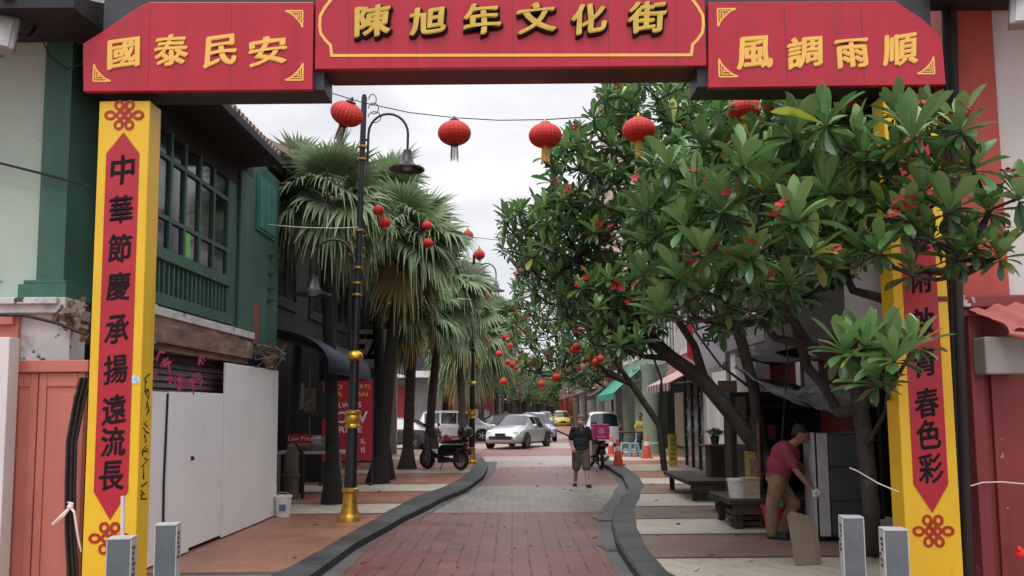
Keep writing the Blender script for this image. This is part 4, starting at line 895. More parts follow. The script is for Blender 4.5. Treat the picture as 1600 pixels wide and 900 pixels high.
t, blk, X = shophouse('pale green shophouse with round columns and a green awning', 1, 29.6, 45.0, 6.2, m_green_p, 0.25, 1, ground=m_shopdark, gz=3.4, nw=4)
for px, Y in ((983,40.0),(1003,36.5),(1016,33.0)):
    c = P(px,640,Y); b = MB(); b.lathe([(0.34,0.1),(0.34,0.5),(0.29,0.55),(0.28,3.1),(0.33,3.2),(0.36,3.38)],(c.x,Y,0),16); b.build('column', m_green_p, t, smooth=40)
def XA(y): return P(1012,600,35.5).x + 0.018*(y-35.5)
awning(t, XA, 35.4, 44.0, P(1012,566,35.5).z, P(958,614,35.5).z, XA(35.4)-P(958,614,35.5).x, [m_grn_aw], 8, 0.25)
b = MB(); blk(b, 29.8, 31.5, 0.5, 2.3, 0.4, 0.6); b.build('poster_wall', M['debris'], t)
def XB(y): return P(968,600,44.5).x + 0.018*(y-44.5)
specs = [('red shophouse with a red sign board beyond the green awning', 45.1,56, 6.6, m_red_w, 0.5, m_grey_w, 3),
         ('cream shophouse past the green awning and the red one', 56.1,70, 6.4, m_cream_w, 0.3, m_grey_w, 3),
         ('grey shophouse two doors past the red sign board', 70.1,92, 6.4, m_grey_w, 0.1, m_grey_w, 4),
         ('salmon shophouse last in the row behind the yellow car', 92.1,130, 6.4, m_salmon, 0.0, m_red_w, 4)]
for lab, a, c, z, wl, d, cl, nw in specs:
    tt, bl, xx = shophouse(lab, 1, a, c, z, wl, d, 1, cols=cl, gz=3.3, nw=nw)
    if a == 45.1:
        awning(tt, xx, 45.2, 52, 3.5, 2.5, 1.6, [M['dark_grey']], 6, 0.2)
        b = MB(); b.obox((xx(45)-0.9,44.9,P(955,560,44.9).z),1.7,0.2,1.2); sg = b.build('sign_board', m_red, tt)
tp = thing('pink_tower', 'pale pink block rising above the frangipani crown', 'building', (P(980,150,60).x,60,0))
x0, x1 = P(955,150,60).x, P(1000,150,60).x; b = MB(); b.box(x0,x1,60,68,0,P(980,125,60).z); b.build('wall', PM('pink_wall',(0.55,0.36,0.33),0.7,0.1,1), tp)
for i in range(1):
    b = MB(); b.box(x0+0.5+i*0.9,x0+1.0+i*0.9,59.96,59.995,P(980,142,60).z-0.9,P(980,142,60).z); f_ = b.build('window', M['dark_grey'], tp); b = MB(); b.box(x0+0.55+i*0.9,x0+0.95+i*0.9,59.94,59.958,P(980,142,60).z-0.85,P(980,142,60).z-0.05); b.build('pane', M['glass'], f_)

tp = thing('end_building', 'low dark building closing the far end of the road', 'building', (2, 165, 0))
b = MB(); b.box(-40,50,165,175,0,9); b.build('wall', M['palm_bark2'], tp)
for i in range(12):
    b = MB(); b.box(-12+i*2.6,-10.6+i*2.6,164.9,164.99,0.3,3.2); b.build('opening', M['interior'], tp)
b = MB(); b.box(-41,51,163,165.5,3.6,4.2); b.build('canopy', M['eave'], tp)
# ------------------------------------------------------------------ stalls on the right pavement
m_plank = PM('stall_wood', (0.035,0.028,0.024), 0.7, 0.4, 4, bump=0.3)
m_plank2 = PM('stall_wood_brown', (0.085,0.055,0.038), 0.65, 0.35, 4)
m_tarp = PM('grey_tarp', (0.12,0.12,0.125), 0.6, 0.35, 2.5, bump=0.3, bscale=8, dirt=((0.25,0.24,0.23),0.58,2,(1,1,1)))
def platform(px0, px1, pyb, h, label, dep=1.0):
    c0, c1 = G(px0,pyb,KH), G(px1,pyb,KH); y = c0.y; t = thing('stall_platform', label, 'platform', ((c0.x+c1.x)/2, y, KH), 'low wooden stall platforms on the pavement')
    b = MB(); b.box(c0.x, c0.x+1.9, y, y+dep, KH+h-0.07, KH+h); b.build('deck', m_plank, t, bevel=0.008)
    b = MB(); b.box(c0.x+0.06, c0.x+1.84, y+0.06, y+0.12, KH+h-0.2, KH+h-0.072); b.build('apron', m_plank2, t)
    for dx in (0.1,1.75):
        for dy in (0.15,dep-0.15): b = MB(); b.box(c0.x+dx,c0.x+dx+0.09,y+dy-0.045,y+dy+0.045,KH,KH+h-0.073); b.build('leg', m_plank, t)
    return c0.x, y, KH+h
p1 = platform(1076, 1130, 784, 0.36, 'dark low platform carrying the wooden cabinet and plant', 2.6)
p2 = platform(1128, 1180, 806, 0.22, 'dark low platform between the two taller ones', 1.0)
p3 = platform(1142, 1235, 829, 0.40, 'dark low platform holding buckets and boxes', 1.3)
t = thing('wooden_cabinet', 'small brown wooden cabinet standing on the far platform', 'cabinet', (P(1124,700,17.2).x,17.2,p1[2])); c = t.location
b = MB(); b.obox(c+Vector((0,0,0.28)),0.46,0.42,0.56); b.build('case', m_plank2, t, bevel=0.01); b = MB(); b.obox(c+Vector((-0.04,0,0.575)),0.66,0.52,0.03); b.build('top', m_plank2, t, bevel=0.006)
b = MB(); b.obox(c+Vector((0,-0.215,0.28)),0.38,0.012,0.44); b.build('door', m_plank, t)
b = MB(); q = c+Vector((-0.08,0,0.592)); b.lathe([(0.07,0),(0.095,0.16),(0.085,0.16),(0.0,0.13)],q,12); tp_ = thing('plant_pot', 'small pot with a green plant on the wooden cabinet', 'plant', q); b.build('pot', M['palm_bark2'], tp_, smooth=40)
def simple_leaves(mb, c, n, Lr, rr, wd=0.035):
    for i in range(n):
        a = rr.random()*2*PI; e = rr.uniform(0.3,1.3); d = Vector((math.cos(a)*math.cos(e),math.sin(a)*math.cos(e),math.sin(e))); s_ = Vector((-math.sin(a),math.cos(a),0))*wd*Lr/0.2
        mid = c + d*Lr*0.55 + Vector((0,0,0.02)); tip = c + d*Lr - Vector((0,0,0.2*Lr))
        mb.add([c, mid-s_, tip, mid+s_], [(0,1,2,3)])
b = MB(); simple_leaves(b, q+Vector((0,0,0.13)), 26, 0.26, random.Random(1)); b.build('foliage', PM('pot_plant',(0.10,0.20,0.05),0.5,0.3,20), tp_)
for px, lab, colr, h, r_ in ((1153,'white plastic tub on the stall platform by the orange one',(0.6,0.6,0.58),0.26,0.14),(1166,'pale orange container beside the white tub on the platform',(0.45,0.25,0.16),0.22,0.12)):
    q = P(px, 780, p3[1]+0.35); q = Vector((q.x, q.y, p3[2])); b = MB(); b.lathe([(r_*0.85,0),(r_,h*0.9),(r_*1.08,h*0.9),(r_*1.08,h),(r_*0.9,h),(0,h*0.92)],q,14)
    tag(b.build('tub', PM('tub',colr,0.5,0.15,6), smooth=40, origin=q), lab, 'tub')
q = P(1172,770,p3[1]+0.3); q = Vector((q.x,q.y,p3[2])); b = MB(); b.obox(q+Vector((0,0,0.13)),0.22,0.2,0.26); b.obox(q+Vector((0,0,0.268)),0.235,0.215,0.02); b.obox(q+Vector((0,-0.102,0.14)),0.14,0.006,0.12)
tag(b.build('carton', PM('carton',(0.40,0.33,0.24),0.7,0.15,5), origin=q), 'pale carton on the stall platform beside the red pole', 'box')
q = P(1178,735,p3[1]+0.6); q = Vector((q.x,q.y,p3[2])); b = MB(); b.obox(q+Vector((0,0,0.3)),0.2,0.2,0.6); b.obox(q+Vector((0,-0.102,0.42)),0.15,0.006,0.2,0,1); b.obox(q+Vector((0,0,0.61)),0.21,0.21,0.02)
tag(b.build('tin_box', [PM('tin_yellow',(0.30,0.20,0.05),0.45,0.3,6),M['debris']], origin=q), 'tall yellow brown tin standing behind the pale carton', 'tin')
q = P(1186,700,p3[1]+0.4); b = MB(); b.tube([(q.x,q.y,p3[2]),(q.x,q.y,2.05)],0.03,8); b.lathe([(0.08,0),(0.08,0.02),(0.03,0.04)],(q.x,q.y,p3[2]),10); tag(b.build('stall_pole', PM('red_brown_pole',(0.12,0.05,0.04),0.5,0.3,4), smooth=50, origin=(q.x,q.y,p3[2])), 'dark red stall pole rising from the platform', 'pole')
t = thing('red_tub', 'bright red plastic tub on the pavement behind the bending person', 'tub', G(1216,833,KH)); q = t.location
b = MB(); b.lathe([(0.15,0),(0.20,0.33),(0.215,0.33),(0.215,0.36),(0.19,0.36),(0.19,0.3),(0,0.3)],q,16); b.build('body', PM('red_plastic',(0.50,0.02,0.06),0.45,0.1,4), t, smooth=40)
b = MB(); b.obox(q+Vector((0.06,0,0.36)),0.16,0.2,0.16,0.4); b.obox(q+Vector((-0.06,0.05,0.34)),0.1,0.14,0.1,-0.3); b.build('green_bag', PM('green_bag',(0.05,0.28,0.05),0.5,0.3,9), t, bevel=0.03)
t = thing('fridge', 'tall grey cabinet with a light side beside the dark tree trunk', 'cabinet', (P(1300,800,10.6).x,10.6,KH))
c = G(1290,846,KH); t.location = (c.x+0.28,c.y+0.2,KH); q = Vector(t.location); hz = 1.26
b = MB(); b.obox(q+Vector((0,0,0.06+hz/2)),0.72,0.46,hz,R(-4)); b.build('body', PM('cabinet_grey',(0.045,0.055,0.06),0.4,0.2,3), t, bevel=0.012)
b = MB(); b.obox(q+Vector((-0.375,-0.01,0.06+hz/2)),0.025,0.48,hz*1.0,R(-4)); b.obox(q+Vector((-0.29,-0.245,0.06+hz/2)),0.13,0.02,hz*0.99,R(-4)); b.build('side_panel', PM('cabinet_side',(0.42,0.42,0.43),0.45,0.12,4), t, bevel=0.006)
for k in range(3):
    b = MB(); b.obox(q+Vector((0.07,-0.24,0.28+0.41*k)),0.54,0.025,0.38,R(-4)); d_ = b.build('drawer', PM('drawer_grey',(0.055,0.07,0.075),0.35,0.2,3), t, bevel=0.01)
for dx in (-0.3,0.3):
    for dy in (-.17,.17): b = MB(); b.obox(q+Vector((dx,dy,0.03)),0.05,0.05,0.06); b.build('foot', M['black'], t)
c = G(1262,884,KH); b = MB(); b.prism([(0,0),(0.27,0),(0.26,0.50),(0.05,0.56),(0.0,0.52)],(c.x-0.13,c.y,KH),Vector((1,0.25,0)).normalized(),Vector((-0.04,0.28,0.96)).normalized(),0,0.012); b.prism([(0,0),(0.22,0),(0.21,0.42),(0.02,0.44)],(c.x-0.04,c.y+0.06,KH),Vector((1,0.2,0)).normalized(),Vector((0.02,0.26,0.96)).normalized(),0,0.010)
tag(b.build('cardboard_sheet', PM('cardboard',(0.24,0.19,0.14),0.8,0.12,3), origin=c), 'brown cardboard sheets leaning at the foot of the grey cabinet', 'cardboard')
# tarpaulin roofs
def tarp(corners, nx, ny, sg, label, mat, seed, wr=0.03):
    rr = random.Random(seed); a, b_, c, d = [Vector(p) for p in corners]; vv = []
    ph = [rr.random()*6 for _ in range(6)]
    for j in range(ny+1):
        for i in range(nx+1):
            u, v_ = i/nx, j/ny; p = a.lerp(b_,u).lerp(d.lerp(c,u), v_)
            z = -sg*4*(u*(1-u)+v_*(1-v_))/2 + wr*(math.sin(7*u+ph[0]+3*v_)+0.7*math.sin(13*v_+ph[1]+5*u)+0.5*math.sin(23*u+ph[2]-9*v_))
            vv.append(p + Vector((0,0,z)))
    mb = MB(); mb.add(vv, [(j*(nx+1)+i, j*(nx+1)+i+1, (j+1)*(nx+1)+i+1, (j+1)*(nx+1)+i) for j in range(ny) for i in range(nx)])
    o = mb.build('tarpaulin', mat, smooth=60, origin=sum(corners, Vector())/4); s_ = o.modifiers.new('thick','SOLIDIFY'); s_.thickness = 0.012
    return tag(o, label, 'tarpaulin', 'tarpaulins over the stalls')
tarp([P(1146,574,12.6),P(1262,640,10.8),P(1330,632,12.4),P(1160,580,14.6)], 18, 12, 0.05, 'grey tarpaulin sloping down over the stall from the leaning limb', m_tarp, 1)
tarp([P(1236,628,10.6),P(1345,652,10.0),P(1340,612,11.4),P(1250,606,12.0)], 16, 10, -0.05, 'crumpled grey tarpaulin in front of the dark trunk', m_tarp, 4, 0.035)
tarp([P(1150,560,14),P(1300,560,12),P(1340,560,14.5),P(1180,545,16)], 10, 8, 0.08, 'added dark tarpaulin shading the stall, high behind the branches', M['black_matt'], 7)  # added sheet that deepens the shade over the stall
for i, (px, py, w_, h_, Y, dk) in enumerate(((1225,690,1.5,1.7,13.6,M['interior']),)):  # added shelf, there to darken the space behind the stall
    q = P(px, py, Y); t = thing('dark_filler_shelf', 'added dark cluttered shelf deepening the gloom behind the stall', 'shelf', (q.x+0.35,Y,KH)); l_ = Vector(t.location)
    b = MB(); b.obox(l_+Vector((0,0.3,0.9)),1.9,0.05,1.8); b.build('back_panel', M['interior'], t)
    for k in range(4): b = MB(); b.obox(l_+Vector((0,0,0.15+0.5*k)),1.9,0.55,0.04); b.build('shelf_board', m_plank, t)
    for sx_ in (-1,1): b = MB(); b.obox(l_+Vector((sx_*0.97,0,0.9)),0.04,0.6,1.8); b.build('side_panel', m_plank, t)
    rr = random.Random(12)
    for k in range(14):
        zz = KH+0.17+0.5*(k % 3); c = Vector((l_.x-0.8+1.6*rr.random(), Y-0.05, zz)); hh = rr.uniform(0.12,0.32); ww = rr.uniform(0.08,0.2); b = MB()
        if k % 2: b.lathe([(ww*.45,0),(ww*.5,hh*.7),(ww*.2,hh*.8),(ww*.2,hh)],c,10)
        else: b.obox(c+Vector((0,0,hh/2)),ww,0.2,hh); b.obox(c+Vector((0,-0.102,hh/2)),ww*.7,0.004,hh*.5)
        tag(b.build('stall_goods', PM('goods',(rr.uniform(.03,.25),rr.uniform(.03,.16),rr.uniform(.03,.12)),0.6,0.2,7), origin=c), 'dark %s on the shelf behind the stall' % ('bottle' if k % 2 else 'packet'), 'goods', 'goods on the stall shelf')
# cloth banner with a character
t = thing('cloth_banner', 'white hanging shop cloth with a dark character among the branches', 'banner', P(1110,540,17.5)); c = P(1108,540,17.5)
b = MB(); b.prism([(-0.32,0.5),(0.32,0.5),(0.3,-0.32),(0.06,-0.42),(-0.28,-0.5)],c,E1,E2,0,0.01); cl_ = b.build('cloth', PM('white_cloth',(0.62,0.62,0.68),0.7,0.08,3), t)
b = MB(); put_glyph(b,'甲',c+Vector((-0.02,-0.01,0.12)),E1,E2,0.2,0.24,0.02,0,0.004); b.build('lettering', M['char_black'], cl_)
b = MB(); b.tube([c+Vector((-0.4,0,0.52)),c+Vector((0.9,0.1,0.52))],0.02,6); b.build('rod', M['black'], t)
t = thing('cloth_banner', 'narrow red hanging cloth beside the white shop cloth', 'banner', P(1083,535,18)); c = P(1084,535,18)
b = MB(); b.prism([(-0.14,0.5),(0.12,0.5),(0.12,-0.3),(0,-0.38),(-0.14,-0.3)],c,E1,E2,0,0.01); b.build('cloth', m_red, t); b = MB(); b.prism([(-0.34,0.2),(-0.16,0.5),(-0.16,-0.1),(-0.42,-0.25)],c,E1,E2,0,0.012); b.build('flap', M['white'], t)
b = MB(); b.tube([c+Vector((-0.3,0,0.52)),c+Vector((0.3,0,0.52))],0.015,6); b.build('rod', M['black'], t)
# stools, table, cones, barrier
m_blue = PM('blue_plastic',(0.22,0.40,0.60),0.45,0.1,5)
def stool_at(c, label, mat, h=0.46):
    t = thing('plastic_stool', label, 'stool', c, 'plastic stools by the green columns')
    b = MB(); b.box(c.x-0.15,c.x+0.15,c.y-0.15,c.y+0.15,KH+h-0.04,KH+h); b.build('seat', mat, t, bevel=0.01)
    for sx_ in (-1,1):
        for sy_ in (-1,1): b = MB(); b.bar((c.x+sx_*0.12,c.y+sy_*0.12,KH+h-0.042),(c.x+sx_*0.18,c.y+sy_*0.18,KH),0.055,0.045); b.build('leg', mat, t)
    b = MB(); b.box(c.x-0.15,c.x+0.15,c.y-0.165,c.y-0.15,KH+0.16,KH+0.2); b.box(c.x-0.15,c.x+0.15,c.y+0.15,c.y+0.165,KH+0.16,KH+0.2); b.build('stretcher', mat, t)
stool_at(G(991,713,KH), 'light blue plastic stool in front of the dark table', m_blue); stool_at(G(977,712,KH), 'pale plastic stool beside the light blue one', PM('pale_plastic',(0.42,0.48,0.50),0.5,0.1,5))
t = thing('low_table', 'dark table behind the blue stool at the green columns', 'table', (P(995,685,33.4).x,33.4,KH)); c = Vector(t.location)
b = MB(); b.obox(c+Vector((0.1,0,0.78)),1.5,0.8,0.05); b.build('tabletop', M['dark_grey'], t)
for sx_ in (-1,1):
    for sy_ in (-1,1): b = MB(); b.obox(c+Vector((0.1+sx_*0.68,sy_*0.33,0.38)),0.06,0.06,0.755); b.build('leg', M['black'], t)
m_cone = PM('cone_orange',(0.62,0.09,0.05),0.5,0.12,5)
def cone_thing(c, label, h=0.75, proto=None, z=0.0):
    if proto: return dup(proto, (c.x,c.y,z), 0, label)
    t = thing('traffic_cone', label, 'cone', (0,0,0), 'traffic cones by the delivery scooter')
    b = MB(); b.box(-0.19,0.19,-0.19,0.19,0,0.035); b.lathe([(0.145,0.036),(0.04,h),(0.03,h+0.01)],(0,0,0),18); b.build('body', m_cone, t, smooth=40)
    b = MB(); rA = lambda z: 0.145+(0.04-0.145)*(z-0.036)/(h-0.036)+0.003
    b.lathe([(rA(0.42),0.42),(rA(0.56),0.56)],(0,0,0),18); b.build('band', M['white'], t, smooth=40); t.location = (c.x,c.y,z); return t
k0 = cone_thing(G(966,727,KH), 'orange traffic cone on the kerb beside the delivery scooter', z=KH)
cone_thing(G(1011,716,KH), 'dull red traffic cone by the green column and stools', proto=k0, z=KH)
cone_thing(G(955,714,0.0), 'orange traffic cone half hidden behind the delivery box', proto=k0, z=0.0)
t = thing('road_barrier', 'low red and white barrier far down the road', 'barrier', G(887,657,0)); c = Vector(t.location)
b = MB()
for k in range(4): b.obox(c+Vector((-0.9+0.6*k,0,0.7)),0.58,0.12,0.9,0,k % 2)
b.build('panel', [m_cone, M['white']], t); b = MB(); b.obox(c+Vector((-0.9,0,0.12)),0.2,0.6,0.24); b.obox(c+Vector((0.9,0,0.12)),0.2,0.6,0.24); b.build('foot', M['dark_grey'], t)

# fallen leaves and grit
lit = MB(); rr = random.Random(77)
for i in range(170):
    y = rr.uniform(7.5,30); side = rr.random()
    x = rr.uniform(LO(y)+0.1, RO(y)-0.1) if side < 0.45 else (rr.uniform(RI(y)+0.05, RI(y)+2.2) if side < 0.85 else rr.uniform(LI(y)-2.0, LI(y)))
    z = 0.012 if side < 0.45 else KH+0.012; a = rr.random()*6.3; s_ = rr.uniform(0.025,0.07); u = Vector((math.cos(a),math.sin(a),rr.uniform(0,.3))); v_ = Vector((-math.sin(a),math.cos(a),rr.uniform(0,.3)))
    c = Vector((x,y,z)); lit.add([c-u*s_, c-v_*s_*0.45, c+u*s_, c+v_*s_*0.45], [(0,1,2,3)], 0 if rr.random() < 0.7 else 1)
o = lit.build('fallen_leaves', [PM('dead_leaf',(0.07,0.04,0.022),0.8,0.4,20), PM('pale_litter',(0.30,0.24,0.15),0.8,0.3,20)]); o['kind'] = 'stuff'; tag(o, 'scattered fallen leaves and bits on the paving', 'litter')

# more stall clutter
q = P(1172,700,15.2); t = thing('cupboard', 'added tall dark cupboard with papers, darkening the space behind the leaning limb', 'cupboard', (q.x,15.2,KH)); l_ = Vector(t.location)  # added bulk that blacks out the pale wall behind the platforms
b = MB(); b.obox(l_+Vector((0,0,0.95)),0.75,0.5,1.9); b.build('case', m_plank, t, bevel=0.01)
for sx_ in (-1,1): b = MB(); b.obox(l_+Vector((sx_*0.18,-0.262,0.95)),0.34,0.02,1.75); b.build('door', PM('cupboard_door',(0.045,0.036,0.03),0.6,0.3,4), t, bevel=0.006)
rr = random.Random(19)
for k in range(5): b = MB(); b.obox(l_+Vector((rr.uniform(-.28,.28),-0.276-0.002*k,rr.uniform(0.9,1.7))),rr.uniform(.1,.18),0.004,rr.uniform(.12,.24)); b.build('paper', PM('stuck_paper',(rr.uniform(.2,.45),rr.uniform(.18,.35),rr.uniform(.15,.3)),0.7,0.2,6), t)
c = P(1137,618,15.6); t = thing('menu_board', 'beige menu board hanging among the stall branches', 'board', c)
b = MB(); b.obox(c,0.34,0.03,0.52,R(6)); b.build('panel', PM('menu_beige',(0.34,0.24,0.17),0.6,0.15,4), t, bevel=0.004); b = MB(); b.tube([c+Vector((0,0,0.26)),c+Vector((0,0,0.6))],0.01,5); b.build('hanger', M['black'], t)
c = P(1163,672,13.4); b = MB(); b.prism([(-0.12,0.2),(0.13,0.22),(0.12,-0.18),(0.02,-0.22),(-0.11,-0.2)],c,E1,E2,0,0.004); tag(b.build('paper_sheet', M['white_wall'], origin=c), 'creased white sheet hanging above the stall tubs', 'paper')
q = G(1163,822,KH); t = thing('crate', 'dark crate pushed under the stall platform with the tubs', 'crate', q); q = Vector(q)
b = MB(); 
for k in range(3): b.obox(q+Vector((0,0,0.05+0.08*k)),0.42,0.30,0.055)
for sx_ in (-1,1): b.obox(q+Vector((sx_*0.2,-0.155,0.12)),0.03,0.01,0.24)
b.build('slats', m_plank2, t)
rr = random.Random(41)
for i, (px, lab) in enumerate(((1206,'short brown bottle on the stall platform edge'),(1212,'green glass bottle beside the short brown one'),(1219,'pale jar at the end of the bottles on the platform'))):
    q = P(px, 780, p3[1]+0.45); q = Vector((q.x,q.y,p3[2])); h = (0.2,0.27,0.17)[i]; b = MB(); b.lathe([(0.035,0),(0.04,h*0.5),(0.038,h*0.62),(0.014,h*0.8),(0.014,h),(0,h)],q,12)
    tag(b.build('bottle', PM('bottle',((0.05,0.03,0.02),(0.02,0.08,0.04),(0.35,0.33,0.28))[i],0.15,0.1,6,spec=0.8), smooth=40, origin=q), lab, 'bottle')
# ------------------------------------------------------------------ street lamps
def lamp(base, lean, label, h=6.55, arms=((1,5.84,0.62,0),(-1,3.84,0.60,0)), rz=0.0, z0=KH, proto=None):
    if proto is not None:
        return dup(proto, base, label=label, rot=(0,lean,rz))
    t = thing('street_lamp', label, 'street lamp', (0,0,0), 'black and gold street lamps by the palms')
    b = MB(); b.lathe([(0.175,0),(0.175,0.05),(0.15,0.09),(0.13,0.12),(0.13,0.16),(0.115,0.20),(0.105,0.36),(0.105,0.42),(0.13,0.44),(0.13,0.48),(0.10,0.50)],(0,0,0),20)
    b.build('base', M['gold_metal'], t, smooth=45)
    b = MB(); b.lathe([(0.098,0.49),(0.092,0.9),(0.082,1.38)],(0,0,0),16); b.lathe([(0.078,1.62),(0.072,2.2),(0.068,2.42)],(0,0,0),16); b.lathe([(0.055,2.50),(0.05,4.0),(0.045,h)],(0,0,0),12); b.lathe([(0.03,h),(0.035,h+0.03),(0.0,h+0.06)],(0,0,0),10); b.build('pole', M['black'], t, smooth=40)
    b = MB(); b.lathe([(0.085,1.37),(0.12,1.39),(0.12,1.42),(0.095,1.45),(0.125,1.50),(0.125,1.55),(0.105,1.58),(0.13,1.61),(0.125,1.64),(0.08,1.66)],(0,0,0),18); b.build('collar', M['gold_metal'], t, smooth=45)
    b = MB(); b.lathe([(0.07,2.40),(0.13,2.44),(0.135,2.47),(0.10,2.53),(0.05,2.56)],(0,0,0),18); b.build('cap', M['gold_metal'], t, smooth=45)
    for z in (3.42,3.60,3.84,4.42,5.55,5.75):
        b = MB(); b.lathe([(0.05,z-0.02),(0.075,z-0.015),(0.075,z+0.015),(0.05,z+0.02)],(0,0,0),14); b.build('ring', M['gold_metal'], t, smooth=45)
    b = MB()
    for k in range(3):
        z = h-0.32+0.02*k; pts = [(0.05+0.10*(1-math.cos(a))*(1-0.2*k)+0.02, 0, z+0.12*k+0.09*math.sin(a)) for a in [2*PI*i/10*0.8 for i in range(11)]]
        b.tube(pts, 0.008, 5)
    b.build('scroll', M['black'], t)
    for s, z, rch, dy in arms:
        zb = z; b = MB(); r_ = rch/2
        x0 = s*0.085; pts = [(x0,0,zb-0.35),(x0,0,zb+0.1)] + [(x0+s*(r_-r_*math.cos(a)), 0, zb+0.12+ (r_*1.05)*math.sin(a)) for a in [PI*i/12 for i in range(1,13)]] + [(x0+s*rch,0,zb-0.12)]
        b.tube(pts, 0.02, 8); b.bar((0,0,zb-0.3),(x0,0,zb-0.3),0.03); b.bar((0,0,zb+0.02),(x0,0,zb+0.02),0.03)
        a_ = b.build('arm', M['black'], t, smooth=60)
        b = MB(); xs = x0+s*rch; zs = zb-0.12
        b.lathe([(0.035,0.0),(0.065,-0.02),(0.07,-0.09),(0.085,-0.12),(0.10,-0.20),(0.15,-0.255),(0.275,-0.30),(0.28,-0.325),(0.265,-0.325),(0.13,-0.27),(0.05,-0.25)],(xs,0,zs),20)
        s_ = b.build('shade', M['black'], t, smooth=45)
        b = MB(); b.ball((xs,0,zs-0.285),(0.09,0.09,0.05),10); b.build('bulb', PM('bulb_off',(0.35,0.35,0.33),0.3,0.1,4), s_, smooth=60)
    t.location = base; t.rotation_euler = (0, lean, rz); return t
lp1 = G(545.5, 814, KH)
lamp1 = lamp(lp1, R(1.55), 'tall black and gold street lamp beside the first palm trunks')
lp2 = G(737, 724, KH); lamp(lp2, R(0.9), 'second black and gold street lamp beside the parked scooter', proto=lamp1)
q = P(790, 660, 62); lamp(Vector((q.x,62,0)), 0, 'distant black street lamp beyond the crossing', proto=lamp1)

# ------------------------------------------------------------------ lanterns and their strings
def lantern_mesh(big):
    t = thing('lantern', 'x', 'lantern', (0,0,0)); n = 24; 
    b = MB(); k = 11; vv = []; 
    for i in range(k):
        a = -PI/2*0.86 + PI*0.86*i/(k-1)
        for j in range(n*2):
            th = PI*j/n; rr_ = math.cos(a)*(1.0 if j % 2 == 0 else 0.955); vv.append((rr_*math.cos(th)*0.25, rr_*math.sin(th)*0.25, 0.185*math.sin(a)))
    m_ = 2*n; b.add(vv, [(i*m_+j, i*m_+(j+1)%m_, (i+1)*m_+(j+1)%m_, (i+1)*m_+j) for i in range(k-1) for j in range(m_)])
    b.build('shade', M['lantern'], t)
    b = MB(); b.lathe([(0.06,0.165),(0.075,0.17),(0.075,0.20),(0.03,0.215),(0.012,0.26),(0,0.265)],(0,0,0),14); b.build('cap', M['gold_metal'] if big != 'dark' else M['black'], t, smooth=45); b = MB(); b.lathe([(0.0,-0.215),(0.06,-0.2),(0.07,-0.165),(0.05,-0.16)],(0,0,0),14); b.build('base', M['gold_metal'] if big != 'dark' else M['black'], t, smooth=45)
    b = MB(); rr = random.Random(1)
    for j in range(16):
        a = 2*PI*j/16; x, y = 0.05*math.cos(a), 0.05*math.sin(a); l_ = rr.uniform(0.17,0.24); b.bar((x,y,-0.2),(x*1.15,y*1.15,-0.2-l_),0.014 if big != 'dark' else 0.007)
    b.build('tassel', M['tassel'] if big != 'dark' else M['tassel_dark'], t); return t
LA, LB = lantern_mesh('gold'), lantern_mesh('dark')
big = [(542,178,13.0,'dark',(0.35,0.42,0),'tilted red lantern hanging against a lamp post top'),(710,208,13.3,'dark',(0,0,0),'red lantern alone against the sky between lamp and tree'),
       (852,212,12.0,'gold',(0,0,0),'red lantern where the cord meets the frangipani crown edge'),(998,203,10.5,'gold',(0,0,0),'red lantern with gold tassel before the frangipani crown'),
       (1163,172,9.4,'gold',(0,0,0),'red lantern tucked under the arch beam behind leaves'),(1056,143,15.5,'gold',(0,0,0),'red lantern high at the top of the frangipani crown')]
used = {}
for px, py, Y, k, rot, lab in big:
    src = LA if k == 'gold' else LB; c = P(px, py, Y); sc_ = Y/13.0 if Y < 14 else 0.9
    if k not in used: used[k] = 1; o = src; o.location = c; o.rotation_euler = rot; o['label'] = lab
    else: o = dup(src, c, label=lab, rot=rot)
    o['group'] = 'large tasselled lanterns on one cord'; o.scale = (sc_,)*3
sp = [P(480,134,12.9),P(566,160,13.05),P(640,176,13.2),P(710,184,13.3),P(780,188,13.3),P(852,187,12.0),P(930,182,11.2),P(998,178,10.5),P(1080,165,10.0),P(1163,147,9.4),P(1300,120,8.9)]
wire('lantern_string', sp, 0.008, 'thin cord carrying the large lanterns across the street', 'cable', 'string')
def small(c, r, label, group, mat='lantern', proto=[]):
    if proto: o = dup(proto[0], c, label=label, scale=r/0.17)
    else:
        o = thing('lantern', label, 'lantern', (0,0,0)); n = 14; b = MB(); vv = []; k = 9
        for i in range(k):
            a = -PI/2*0.9 + PI*0.9*i/(k-1)
            for j in range(2*n): th = PI*j/n; rr_ = math.cos(a)*(1.0 if j % 2 else 0.94); vv.append((0.17*rr_*math.cos(th),0.17*rr_*math.sin(th),0.155*math.sin(a)))
        b.add(vv, [(i*2*n+j, i*2*n+(j+1)%(2*n), (i+1)*2*n+(j+1)%(2*n), (i+1)*2*n+j) for i in range(k-1) for j in range(2*n)]); b.build('shade', M['lantern'], o)
        b = MB(); b.lathe([(0.06,0.14),(0.06,0.17),(0.02,0.18),(0.012,0.26)],(0,0,0),8); b.build('cap', M['gold_metal'], o); b = MB(); b.lathe([(0.02,-0.2),(0.05,-0.16),(0.05,-0.14)],(0,0,0),8); b.build('base', M['gold_metal'], o)
        proto.append(o); o.location = c; o.scale = (r/0.17,)*3
    o['group'] = group; return o
gs = 'small round lanterns over the street'
